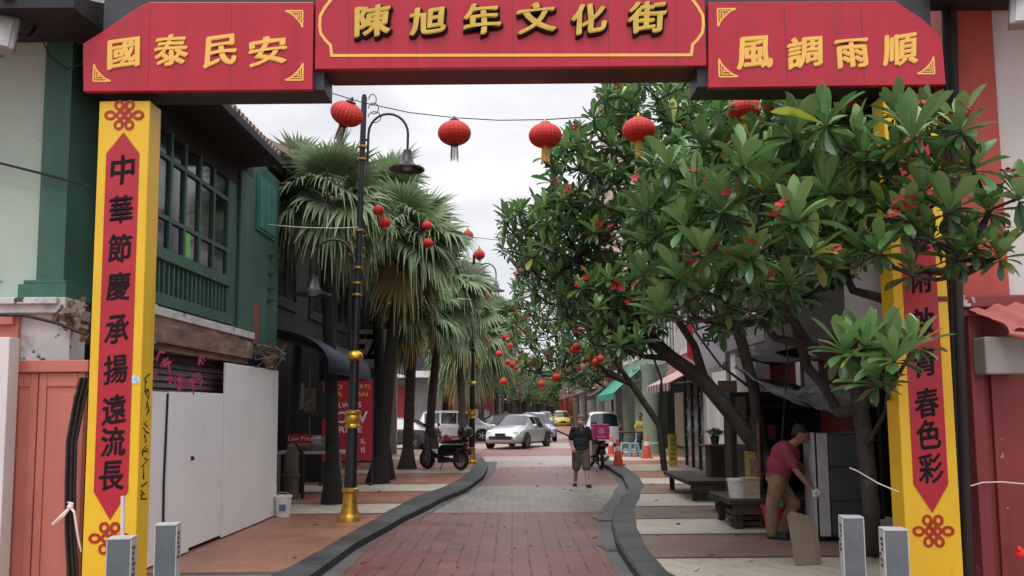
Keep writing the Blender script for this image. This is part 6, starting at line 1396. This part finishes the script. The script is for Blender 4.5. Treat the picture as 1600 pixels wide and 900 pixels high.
grey_p = PM('dark_grey_paint',(0.085,0.08,0.085),0.25,0.05,1,metal=0.4,coat=0.7); blue_p = PM('pale_blue_paint',(0.33,0.42,0.55),0.28,0.04,1,metal=0.3,coat=0.6)
black_p = PM('black_car_paint',(0.018,0.018,0.022),0.22,0.1,1,coat=0.6); yel_p = PM('yellow_car_paint',(0.66,0.52,0.03),0.3,0.05,1,coat=0.5); brown_p = PM('dark_car_paint',(0.055,0.05,0.05),0.25,0.1,1,metal=0.3,coat=0.6)
round_st = [(-2.08,0.42,0.62,0.66,0.55,0.40,'body'),(-2.0,0.25,0.72,0.80,0.76,0.52,'body'),(-1.75,0.20,0.80,0.99,0.86,0.60,'screen'),(-1.05,0.19,0.86,1.36,0.90,0.60,'pillar'),(-0.95,0.19,0.87,1.40,0.905,0.61,'cabin'),
            (-0.20,0.19,0.88,1.48,0.905,0.63,'pillar'),(-0.12,0.19,0.88,1.48,0.905,0.63,'cabin'),(0.30,0.19,0.88,1.44,0.905,0.62,'screen'),(0.98,0.19,0.87,1.02,0.905,0.70,'body'),(1.4,0.20,0.83,0.99,0.89,0.62,'body'),(1.80,0.22,0.75,0.89,0.84,0.52,'body'),(2.02,0.25,0.64,0.76,0.76,0.46,'body'),(2.13,0.30,0.52,0.60,0.68,0.42,'body'),(2.17,0.36,0.46,0.50,0.60,0.40,'end')]
t = car('silver rounded two-door car turning at the crossing', round_st, (-1.28,1.28), silver, hl=(1.95,0.60,0.70,(0.10,0.13,0.12)), wr=0.33); place(t, 811, 699, heading=R(-90-22)); t.scale = (1.05,)*3
mpv_st = [(-2.28,0.45,0.80,0.95,0.72,0.60,'body'),(-2.24,0.28,0.95,1.08,0.86,0.66,'screen'),(-2.02,0.24,1.02,1.68,0.90,0.62,'pillar'),(-1.92,0.22,1.03,1.72,0.905,0.64,'cabin'),(-1.05,0.21,1.02,1.77,0.91,0.66,'pillar'),(-0.97,0.21,1.02,1.775,0.91,0.66,'cabin'),(-0.08,0.21,1.0,1.77,0.91,0.66,'pillar'),(0.0,0.21,1.0,1.765,0.91,0.66,'cabin'),
          (0.75,0.21,0.98,1.66,0.905,0.63,'screen'),(1.50,0.21,0.95,1.06,0.90,0.68,'body'),(2.0,0.24,0.84,0.95,0.85,0.58,'body'),(2.22,0.28,0.66,0.74,0.74,0.50,'body'),(2.29,0.36,0.56,0.60,0.64,0.45,'end')]
t = car('silvery white people carrier crossing from the side street', mpv_st, (-1.35,1.38), PM('pearl_paint',(0.60,0.61,0.62),0.25,0.03,1,metal=0.25,coat=0.6), wr=0.33); place(t, 716, 689, heading=R(2))
sed_st = [(-2.15,0.42,0.72,0.78,0.70,0.55,'body'),(-2.08,0.26,0.86,0.96,0.84,0.62,'body'),(-1.72,0.22,0.92,1.02,0.87,0.66,'screen'),(-1.10,0.20,0.93,1.39,0.88,0.60,'pillar'),(-1.0,0.20,0.93,1.42,0.88,0.60,'cabin'),(-0.12,0.20,0.92,1.47,0.885,0.62,'pillar'),(-0.04,0.20,0.92,1.47,0.885,0.62,'cabin'),(0.45,0.20,0.91,1.42,0.885,0.60,'screen'),(1.15,0.20,0.89,0.98,0.88,0.68,'body'),(1.75,0.22,0.80,0.90,0.84,0.58,'body'),(2.05,0.27,0.64,0.70,0.74,0.50,'body'),(2.13,0.36,0.54,0.58,0.62,0.45,'end')]
t = car('dark grey hatchback parked behind the palm trunks', sed_st, (-1.28,1.30), grey_p); place(t, 612, 701, heading=R(172))
van_st = [(-2.2,0.5,1.0,1.1,0.80,0.70,'body'),(-2.16,0.30,1.08,1.5,0.88,0.74,'body'),(-2.05,0.26,1.1,1.86,0.90,0.74,'pillar'),(-1.95,0.25,1.1,1.90,0.90,0.74,'cabin'),(-0.4,0.25,1.08,1.92,0.90,0.74,'pillar'),(-0.3,0.25,1.08,1.92,0.90,0.74,'cabin'),(0.7,0.25,1.05,1.84,0.90,0.72,'screen'),(1.4,0.25,1.03,1.14,0.90,0.72,'body'),(2.0,0.28,0.92,1.04,0.86,0.64,'body'),(2.2,0.34,0.74,0.80,0.78,0.56,'body'),(2.25,0.42,0.62,0.66,0.68,0.5,'end')]
t = car('black boxy vehicle behind the white people carrier', van_st, (-1.35,1.38), black_p, name='parked_van', cat='van'); place(t, 748, 660, 62, heading=R(-75))
t = car('dark low sedan behind the silver rounded car', sed_st, (-1.28,1.30), brown_p); place(t, 795, 660, 56, heading=R(8)); t.scale = (1.05,)*3
t = car('pale blue car just behind the silver rounded car', mpv_st, (-1.35,1.38), blue_p); place(t, 838, 660, 52, heading=R(-80))
t.scale = (0.92,)*3
t = car('yellow car coming along the far end of the road', mpv_st, (-1.35,1.38), yel_p); place(t, 877, 650, 92, heading=R(-88)); t.scale = (0.95,)*3
t = car('white car parked with its rear to the camera behind the cones', mpv_st, (-1.35,1.38), white_p); place(t, 940, 702, 42, heading=R(88)); t.scale = (0.94,)*3
t = car('small white car far behind the yellow car', mpv_st, (-1.35,1.38), white_p); place(t, 852, 648, 98, heading=R(-90)); t.scale = (0.9,)*3

# ------------------------------------------------------------------ scooters
def scooter(label, paint, box=None, seat=M['black_matt']):
    t = thing('parked_scooter', label, 'scooter', (0,0,0)); Mx = Matrix.Rotation(PI/2,3,'X')
    for x in (-0.62,0.62):
        b = MB(); n = 22; r0, r1 = 0.225, 0.055; vv = []
        for i in range(n):
            a = 2*PI*i/n
            for j in range(8): c_ = 2*PI*j/8; vv.append((x+(r0+r1*math.cos(c_))*math.cos(a), r1*0.95*math.sin(c_), 0.28+(r0+r1*math.cos(c_))*math.sin(a)))
        b.add(vv, [(i*8+j, i*8+(j+1)%8, ((i+1)%n)*8+(j+1)%8, ((i+1)%n)*8+j) for i in range(n) for j in range(8)]); wh = b.build('wheel', M['rubber'], t, smooth=60)
        b = MB(); b.lathe([(0.04,-0.04),(0.05,0.0),(0.04,0.04)],(x,0,0.28),10,M=Mx)
        for k in range(5): a = 2*PI*k/5; b.bar((x,0,0.28),(x+0.19*math.cos(a),0,0.28+0.19*math.sin(a)),0.03,0.025,up=(0,1,0))
        b.lathe([(0.165,-0.03),(0.19,-0.03),(0.19,0.03),(0.165,0.03)],(x,0,0.28),22,M=Mx); b.build('rim', M['chrome'], wh, smooth=40)
    b = MB()   # tail and underseat body
    b.prism([(-0.85,0.74),(-0.78,0.60),(-0.45,0.42),(-0.05,0.36),(0.12,0.38),(0.14,0.56),(0.0,0.70),(-0.3,0.72)],(0,0,0),(1,0,0),(0,0,1),-0.13,0.13)
    b.prism([(0.10,0.30),(0.40,0.36),(0.50,0.95),(0.44,1.0),(0.32,0.55),(0.12,0.45)],(0,0,0),(1,0,0),(0,0,1),-0.17,0.17)
    b.prism([(-0.15,0.20),(0.15,0.18),(0.15,0.33),(-0.15,0.36)],(0,0,0),(1,0,0),(0,0,1),-0.12,0.12)
    b.build('body', paint, t, bevel=0.035)
    b = MB(); b.prism([(-0.82,0.77),(-0.35,0.725),(0.02,0.715),(0.06,0.75),(-0.2,0.80),(-0.5,0.84),(-0.80,0.85)],(0,0,0),(1,0,0),(0,0,1),-0.12,0.12); b.build('seat', seat, t, bevel=0.03)
    b = MB(); b.prism([(0.43,0.50),(0.86,0.55),(0.88,0.58),(0.62,0.62),(0.44,0.58)],(0,0,0),(1,0,0),(0,0,1),-0.07,0.07); b.build('mudguard', paint, t, bevel=0.02)
    b = MB(); b.prism([(-0.9,0.60),(-0.55,0.55),(-0.9,0.52)],(0,0,0),(1,0,0),(0,0,1),-0.07,0.07); b.build('mudguard', paint, t, bevel=0.02)
    b = MB()
    for s in (-1,1): b.tube([(0.62,s*0.075,0.28),(0.50,s*0.07,0.62),(0.44,s*0.04,0.85)],0.022,7)
    b.build('fork', M['chrome'], t, smooth=50)
    b = MB(); b.tube([(0.40,-0.33,1.03),(0.44,-0.15,1.02),(0.46,0,1.0),(0.44,0.15,1.02),(0.40,0.33,1.03)],0.018,7); b.prism([(0.38,0.93),(0.56,0.95),(0.54,1.07),(0.42,1.09)],(0,0,0),(1,0,0),(0,0,1),-0.12,0.12); hb = b.build('handlebar', M['black_matt'], t)
    for s in (-1,1):
        b = MB(); b.tube([(0.41,s*0.24,1.03),(0.45,s*0.28,1.2)],0.008,5); b.ball((0.45,s*0.30,1.24),(0.015,0.06,0.045),10); b.build('mirror', M['black_matt'], hb, smooth=60)
        b = MB(); b.tube([(0.40,s*0.22,1.03),(0.395,s*0.35,1.03)],0.022,7); b.build('grip', M['black_matt'], hb)
    b = MB(); b.ball((0.56,0,1.0),(0.03,0.08,0.05),10); b.build('headlight', M['bollard_edge'], t, smooth=60)
    b = MB(); b.ball((-0.86,0,0.70),(0.03,0.08,0.04),10); b.build('tail_light', PM('scooter_light',(0.4,0.01,0.01),0.3,0.1,5), t, smooth=60)
    b = MB(); b.tube([(-0.05,-0.13,0.22),(-0.4,-0.17,0.24),(-0.78,-0.18,0.36)],[0.03,0.045,0.05],10); b.build('exhaust', M['chrome'], t, smooth=50)
    b = MB(); b.tube([(-0.1,0.02,0.28),(-0.62,0.10,0.28)],0.06,8); b.tube([(-0.62,0.12,0.28),(-0.62,0.12,0.62)],0.03,8); b.tube([(-0.05,0.1,0.2),(-0.1,0.26,0.0)],0.014,6); b.build('engine', M['dark_grey'], t, smooth=50)
    b = MB(); b.obox((-0.93,0,0.50),0.012,0.17,0.13); b.build('number_plate', M['dark_grey'], t)
    return t
mbk = scooter('black scooter with a round top box parked by the palms', PM('scooter_black',(0.014,0.014,0.016),0.25,0.2,3,coat=0.5))
b = MB(); b.lathe([(0.0,0.0),(0.16,0.01),(0.205,0.06),(0.21,0.15),(0.19,0.24),(0.12,0.29),(0.0,0.30)],(-0.78,0,0.90),16); tb = b.build('top_box', PM('box_brown_black',(0.035,0.02,0.022),0.3,0.3,3,coat=0.4), mbk, smooth=45)
b = MB(); b.lathe([(0.212,0.13),(0.214,0.15),(0.208,0.17)],(-0.78,0,0.90),16); b.bar((-0.72,0,0.82),(-0.78,0,0.91),0.12,0.06); b.build('rack', M['black'], tb)
b = MB(); b.prism([(0.30,0.35),(0.52,0.40),(0.56,0.92),(0.42,0.98)],(0,0,0),(1,0,0),(0,0,1),-0.22,-0.175); b.prism([(0.30,0.35),(0.52,0.40),(0.56,0.92),(0.42,0.98)],(0,0,0),(1,0,0),(0,0,1),0.175,0.22); b.build('leg_apron', PM('apron_grey',(0.10,0.105,0.105),0.7,0.3,4), mbk, bevel=0.02)
b = MB(); b.obox((-0.15,0,0.85),0.2,0.16,0.12,0.3); b.obox((-0.1,0.0,0.93),0.1,0.12,0.08); b.build('red_bag', PM('red_bag',(0.5,0.05,0.06),0.6,0.3,15), mbk, bevel=0.03)
q0, q1 = G(674,731,KH), G(714,737,KH); mid = (q0+q1)/2; mbk.location = (mid.x, mid.y, KH); mbk.rotation_euler.z = R(143)
dl = scooter('black delivery scooter carrying a pink box behind the walking person', PM('scooter_black2',(0.015,0.015,0.016),0.35,0.2,3))
b = MB(); b.obox((-0.62,0,1.08),0.44,0.46,0.42); b.obox((-0.62,0,1.305),0.46,0.48,0.03)
bx_ = b.build('delivery_box', PM('pink_box',(0.68,0.06,0.27),0.5,0.06,3), dl, bevel=0.02)
b = MB(); b.ball((-0.845,0.02,1.12),(0.006,0.10,0.10),14); b.obox((-0.845,0.02,0.95),0.008,0.26,0.05); b.build('box_emblem', PM('pale_pink',(0.75,0.35,0.50),0.5,0.1,9), bx_)
b = MB(); b.ball((0.15,0,1.28),(0.12,0.11,0.13),12); b.build('helmet', M['black'], dl, smooth=60)
q = G(934,733,0); dl.location = (q.x+0.0, q.y+0.55, 0); dl.rotation_euler = (0, 0, R(98))
t = scooter('dark scooter parked by the green columns near the white car', PM('scooter_dark',(0.03,0.03,0.033),0.35,0.2,3)); q = G(975,690,KH); t.location = (q.x,q.y,KH); t.rotation_euler.z = R(140)

# ------------------------------------------------------------------ people
def skin_mesh(parts, name, mat, parent, voxel=0.012, it=4):
    """overlapping tapered limbs fused into one continuous surface"""
    b = MB()
    for p in parts:
        if p[0] == 'b': b.ball(p[1], p[2], 16, M=p[3] if len(p) > 3 else None)
        else:
            pts, rad = p[1], p[2]; b.tube(pts, rad, 14)
            for q_, r_ in zip(pts, rad): b.ball(q_, r_, 12)
    o = b.build(name, mat, parent); m_ = o.modifiers.new('fuse','REMESH'); m_.mode = 'VOXEL'; m_.voxel_size = voxel; m_.use_smooth_shade = True
    s_ = o.modifiers.new('ease','SMOOTH'); s_.iterations = it; s_.factor = 0.5
    dg = bpy.context.evaluated_depsgraph_get(); me = bpy.data.meshes.new_from_object(o.evaluated_get(dg)); old = o.data; o.modifiers.clear(); o.data = me; bpy.data.meshes.remove(old)
    me.polygons.foreach_set('use_smooth', [True]*len(me.polygons))
    if not me.materials: me.materials.append(mat)
    return o
V3 = lambda *a: Vector(a)
def hand(parts, w_, d, side, nrm):
    """palm and five bent fingers from wrist w_ along d; nrm = back of the hand"""
    d = d.normalized(); nrm = nrm.normalized(); s = d.cross(nrm).normalized()*side
    pm = w_ + d*0.055; parts.append(('t',[w_, pm, w_+d*0.09],[0.024,0.036,0.034]))
    for k, (o, l_) in enumerate(((-0.030,0.068),(-0.010,0.078),(0.010,0.073),(0.030,0.056))):
        a = w_ + d*0.088 + s*o; m1 = a + d*l_*0.5 - nrm*0.010; m2 = a + d*l_*0.85 - nrm*0.035; parts.append(('t',[a,m1,m2],[0.0105,0.010,0.0085]))
    a = w_ + d*0.025 - s*0.03; parts.append(('t',[a, a - s*0.025 + d*0.03 - nrm*0.01, a - s*0.02 + d*0.065 - nrm*0.03],[0.013,0.012,0.010]))
def head(parts, c, fwd, up):
    fwd = fwd.normalized(); up = up.normalized(); rt = fwd.cross(up); Mh = Matrix((rt, fwd, up)).transposed()
    parts += [('b', c, (0.076,0.095,0.105), Mh), ('b', c - up*0.055 + fwd*0.03, (0.055,0.062,0.06), Mh), ('t',[c+fwd*0.085+up*0.01, c+fwd*0.112-up*0.022],[0.010,0.016])]
    for s in (-1,1): parts.append(('b', c + rt*s*0.078 - up*0.005, (0.012,0.022,0.033), Mh))
    return Mh, rt
def face(parent, c, fwd, up, rt):
    for s in (-1,1):
        b = MB(); b.ball(c + fwd*0.085 + rt*s*0.032 + up*0.008, 0.013, 8); b.build('eye', M['black'], parent, smooth=60)
    b = MB(); b.tube([c+fwd*0.088-up*0.062-rt*0.024, c+fwd*0.096-up*0.064, c+fwd*0.088-up*0.062+rt*0.024],0.006,6); b.build('mouth', PM('lips',(0.28,0.10,0.09),0.5,0.1,9), parent)
skin_l = PM('skin_light',(0.42,0.25,0.18),0.5,0.08,8); skin_t = PM('skin_tan',(0.27,0.14,0.09),0.5,0.08,8)
# the man walking towards the camera
q = G(908.5, 760, 0); man = thing('person', 'person in black polo shirt and olive shorts walking towards the camera', 'person', (q.x, q.y, 0))
o = Vector((q.x, q.y, 0)); H = lambda x, y, z: o + Vector((x, y, z))
fw, up = Vector((-0.05,-1,-0.10)), Vector((0,-0.08,1)); hc = H(0.0,-0.04,1.53)
pr = []; Mh, rt = head(pr, hc, fw, up)
pr += [('t',[H(0,0,1.30),H(0,-0.02,1.46)],[0.06,0.052]), ('b',H(0,0,1.20),(0.17,0.10,0.16)), ('b',H(0,-0.01,1.0),(0.155,0.105,0.18)), ('b',H(0,0,0.86),(0.16,0.11,0.11)),
       ('t',[H(-0.17,0,1.30),H(-0.235,0.03,1.04),H(-0.21,-0.14,0.90)],[0.055,0.042,0.030]), ('t',[H(0.17,0,1.30),H(0.23,0.06,1.03),H(0.225,-0.02,0.80)],[0.055,0.042,0.030]),
       ('t',[H(-0.09,0,0.82),H(-0.105,0.02,0.46),H(-0.125,0.22,0.10)],[0.092,0.060,0.040]), ('t',[H(0.09,0,0.82),H(0.11,-0.10,0.46),H(0.135,-0.17,0.085)],[0.092,0.060,0.040]),
       ('t',[H(-0.125,0.22,0.10),H(-0.13,0.22,0.06),H(-0.145,0.08,0.035)],[0.040,0.042,0.034]), ('t',[H(0.135,-0.17,0.085),H(0.135,-0.17,0.05),H(0.15,-0.33,0.045)],[0.040,0.042,0.034])]
hand(pr, H(-0.21,-0.15,0.89), V3(0.15,-0.7,-0.5), 1, V3(-0.8,0,0.4)); hand(pr, H(0.225,-0.02,0.79), V3(0.0,-0.15,-1), -1, V3(0.9,-0.3,0))
skin_mesh(pr, 'body', skin_l, man, 0.010); face(man, hc, fw.normalized(), up.normalized(), rt)
skin_mesh([('b',H(0,0,1.19),(0.195,0.125,0.18)),('b',H(0,-0.015,1.0),(0.185,0.14,0.20)),('b',H(0,-0.01,0.86),(0.185,0.14,0.08)),('t',[H(0,0,1.33),H(0,0,1.20)],[0.075,0.15]),
           ('t',[H(-0.16,0,1.30),H(-0.225,0.025,1.10)],[0.075,0.066]),('t',[H(0.16,0,1.30),H(0.222,0.04,1.10)],[0.075,0.066])], 'polo_shirt', PM('black_polo',(0.012,0.013,0.02),0.8,0.2,8), man, 0.014)
skin_mesh([('b',H(0,0,0.82),(0.185,0.135,0.09)),('t',[H(-0.09,0,0.80),H(-0.108,0.02,0.44)],[0.12,0.105]),('t',[H(0.09,0,0.80),H(0.112,-0.09,0.44)],[0.12,0.105])], 'shorts', PM('olive_shorts',(0.09,0.075,0.05),0.85,0.2,8,bump=0.8,bscale=12), man, 0.014)
skin_mesh([('b',hc+up*0.045-fw*0.025,(0.088,0.100,0.082),Mh),('b',hc+up*0.0-fw*0.05,(0.090,0.075,0.095),Mh),('b',hc+up*0.07+fw*0.03,(0.078,0.07,0.048),Mh)], 'hair', PM('sandy_hair',(0.38,0.22,0.11),0.7,0.25,25), man, 0.010, 2)
skin_mesh([('b',hc-up*0.055+fw*0.052,(0.062,0.05,0.045),Mh)], 'face_mask', PM('face_mask',(0.62,0.62,0.64),0.7,0.1,9), man, 0.008, 2)
for s, a, c in ((-1,H(-0.13,0.24,0.03),H(-0.148,0.04,0.028)),(1,H(0.135,-0.15,0.03),H(0.155,-0.38,0.03))):
    skin_mesh([('t',[a,a.lerp(c,0.5),c],[0.050,0.046,0.052])], 'shoe', M['black_matt'], man, 0.010, 2)
b = MB(); b.prism([(-0.02,0),(0.02,0),(0.035,-0.12),(-0.01,-0.13)],H(0.0,-0.135,1.36),E1,Vector((0,-0.1,1)).normalized(),0,0.006); b.build('collar_placket', PM('placket',(0.12,0.12,0.14),0.8,0.1,9), man)
# bending person in a red shirt at the stall
q = G(1212, 848, KH); o = Vector((q.x+0.16, q.y+0.36, KH)); wk = thing('person', 'person in red shirt and khaki trousers bending beside the grey cabinet', 'person', (o.x,o.y,KH))
fw, up = Vector((0.75,-0.55,-0.55)), Vector((0.50,-0.30,0.85)); hc = H(0.27,-0.16,1.30); pr = []; Mh, rt = head(pr, hc, fw, up)
pr += [('t',[H(0.14,-0.06,1.13),hc-up*0.08],[0.06,0.054]),('b',H(0.10,-0.03,1.06),(0.15,0.15,0.15)),('b',H(0.03,0,0.90),(0.125,0.14,0.16)),('b',H(0.0,0.02,0.76),(0.12,0.15,0.11)),
       ('t',[H(0.08,-0.17,1.10),H(0.16,-0.24,0.86),H(0.28,-0.32,0.68)],[0.055,0.043,0.031]),('t',[H(0.14,0.12,1.10),H(0.30,0.14,0.92),H(0.42,0.0,0.80)],[0.055,0.043,0.031]),
       ('t',[H(-0.01,-0.06,0.74),H(-0.10,-0.08,0.42),H(-0.10,-0.02,0.08)],[0.095,0.062,0.042]),('t',[H(0.0,0.10,0.74),H(0.20,0.04,0.42),H(0.10,0.16,0.10)],[0.095,0.062,0.042])]
hand(pr, H(0.28,-0.32,0.675), V3(0.6,-0.2,-0.75), 1, V3(0.2,-0.9,0.2)); hand(pr, H(0.42,0.0,0.795), V3(0.8,-0.3,-0.3), -1, V3(0,0,1))
skin_mesh(pr, 'body', skin_t, wk, 0.010); face(wk, hc, fw.normalized(), up.normalized(), rt)
skin_mesh([('b',H(0.10,-0.03,1.05),(0.185,0.185,0.17)),('b',H(0.03,0,0.90),(0.165,0.175,0.18)),('b',H(0.01,0.01,0.78),(0.155,0.175,0.08)),('t',[H(0.08,-0.15,1.11),H(0.145,-0.225,0.92)],[0.078,0.066]),('t',[H(0.14,0.11,1.11),H(0.25,0.14,0.98)],[0.078,0.066])], 'shirt', PM('red_shirt',(0.27,0.04,0.06),0.8,0.2,8,bump=0.8,bscale=10), wk, 0.014)
skin_mesh([('b',H(0.0,0.02,0.74),(0.15,0.165,0.09)),('t',[H(-0.02,-0.07,0.72),H(-0.10,-0.08,0.42),H(-0.10,-0.02,0.07)],[0.115,0.088,0.072]),('t',[H(0.0,0.10,0.72),H(0.20,0.04,0.42),H(0.10,0.16,0.09)],[0.115,0.088,0.072])], 'trousers', PM('khaki_trousers',(0.24,0.155,0.09),0.85,0.2,8,bump=0.8,bscale=11), wk, 0.014)
skin_mesh([('b',hc+up*0.045-fw.normalized()*0.03,(0.088,0.102,0.085),Mh),('b',hc-fw.normalized()*0.055,(0.088,0.07,0.095),Mh)], 'hair', PM('dark_hair',(0.012,0.011,0.011),0.6,0.2,20), wk, 0.010, 2)
for a, c in ((H(-0.12,0.0,0.035),H(0.02,-0.16,0.035)),(H(0.08,0.18,0.04),H(0.24,0.05,0.035))): skin_mesh([('t',[a,a.lerp(c,0.5),c],[0.046,0.042,0.048])], 'shoe', M['black_matt'], wk, 0.010, 2)
b = MB(); c = H(0.36,-0.36,0.585)
for k in range(5): b.ball(c+Vector((0.03*math.cos(k*1.3),0.02*math.sin(k*2),0.03*math.sin(k*1.3))),(0.035,0.025,0.03),8)
tag(b.build('white_rag', M['white'], smooth=60, origin=c), 'crumpled white rag held by the bending person', 'rag')
# seated person in yellow far by the columns
q = P(1003,690,35.2); o = Vector((q.x, 35.2, KH)); st_ = thing('person', 'person in yellow shirt sitting behind the dark table', 'person', (o.x,o.y,KH))
fw, up = Vector((-0.6,-0.8,-0.2)), Vector((-0.1,-0.1,1)); hc = H(-0.05,-0.05,1.36); pr = []; Mh, rt = head(pr, hc, fw, up)
pr += [('t',[H(0,0,1.14),hc-up*0.08],[0.06,0.054]),('b',H(0,0,1.02),(0.17,0.12,0.16)),('b',H(0,0.03,0.80),(0.16,0.12,0.18)),('b',H(0,0.05,0.60),(0.17,0.14,0.11)),
       ('t',[H(-0.17,0,1.10),H(-0.26,-0.06,0.88),H(-0.14,-0.26,0.86)],[0.055,0.042,0.03]),('t',[H(0.17,0,1.10),H(0.26,-0.06,0.88),H(0.10,-0.27,0.86)],[0.055,0.042,0.03]),
       ('t',[H(-0.09,0.02,0.58),H(-0.12,-0.38,0.56),H(-0.12,-0.36,0.10)],[0.095,0.065,0.042]),('t',[H(0.09,0.02,0.58),H(0.12,-0.38,0.56),H(0.12,-0.36,0.10)],[0.095,0.065,0.042])]
hand(pr, H(-0.14,-0.26,0.86), V3(0.6,-0.6,0), 1, V3(0,0,1)); hand(pr, H(0.10,-0.27,0.86), V3(-0.5,-0.6,0), -1, V3(0,0,1))
skin_mesh(pr, 'body', skin_t, st_, 0.012); face(st_, hc, fw.normalized(), up.normalized(), rt)
skin_mesh([('b',H(0,0,1.01),(0.195,0.145,0.175)),('b',H(0,0.03,0.80),(0.185,0.145,0.19)),('t',[H(-0.16,0,1.10),H(-0.24,-0.04,0.94)],[0.076,0.066]),('t',[H(0.16,0,1.10),H(0.24,-0.04,0.94)],[0.076,0.066])], 'shirt', PM('yellow_shirt',(0.50,0.36,0.06),0.8,0.12,8), st_, 0.016)
skin_mesh([('b',H(0,0.05,0.60),(0.18,0.15,0.10)),('t',[H(-0.09,0.02,0.58),H(-0.12,-0.38,0.56),H(-0.12,-0.36,0.14)],[0.112,0.085,0.065]),('t',[H(0.09,0.02,0.58),H(0.12,-0.38,0.56),H(0.12,-0.36,0.14)],[0.112,0.085,0.065])], 'trousers', PM('dark_trousers',(0.02,0.02,0.025),0.85,0.12,8), st_, 0.016)
skin_mesh([('b',hc+up*0.045-fw.normalized()*0.03,(0.088,0.102,0.085),Mh)], 'hair', PM('black_hair',(0.012,0.011,0.011),0.6,0.2,20), st_, 0.012, 2)
ch = thing('plastic_stool', 'dark stool under the person in the yellow shirt', 'stool', (o.x,o.y+0.08,KH)); c = Vector(ch.location)
b = MB(); b.obox(c+Vector((0,0,0.46)),0.36,0.34,0.05); b.build('seat', M['dark_grey'], ch)
for sx_ in (-1,1):
    for sy_ in (-1,1): b = MB(); b.bar(c+Vector((sx_*0.14,sy_*0.13,0.434)),c+Vector((sx_*0.18,sy_*0.17,0)),0.05); b.build('leg', M['dark_grey'], ch)
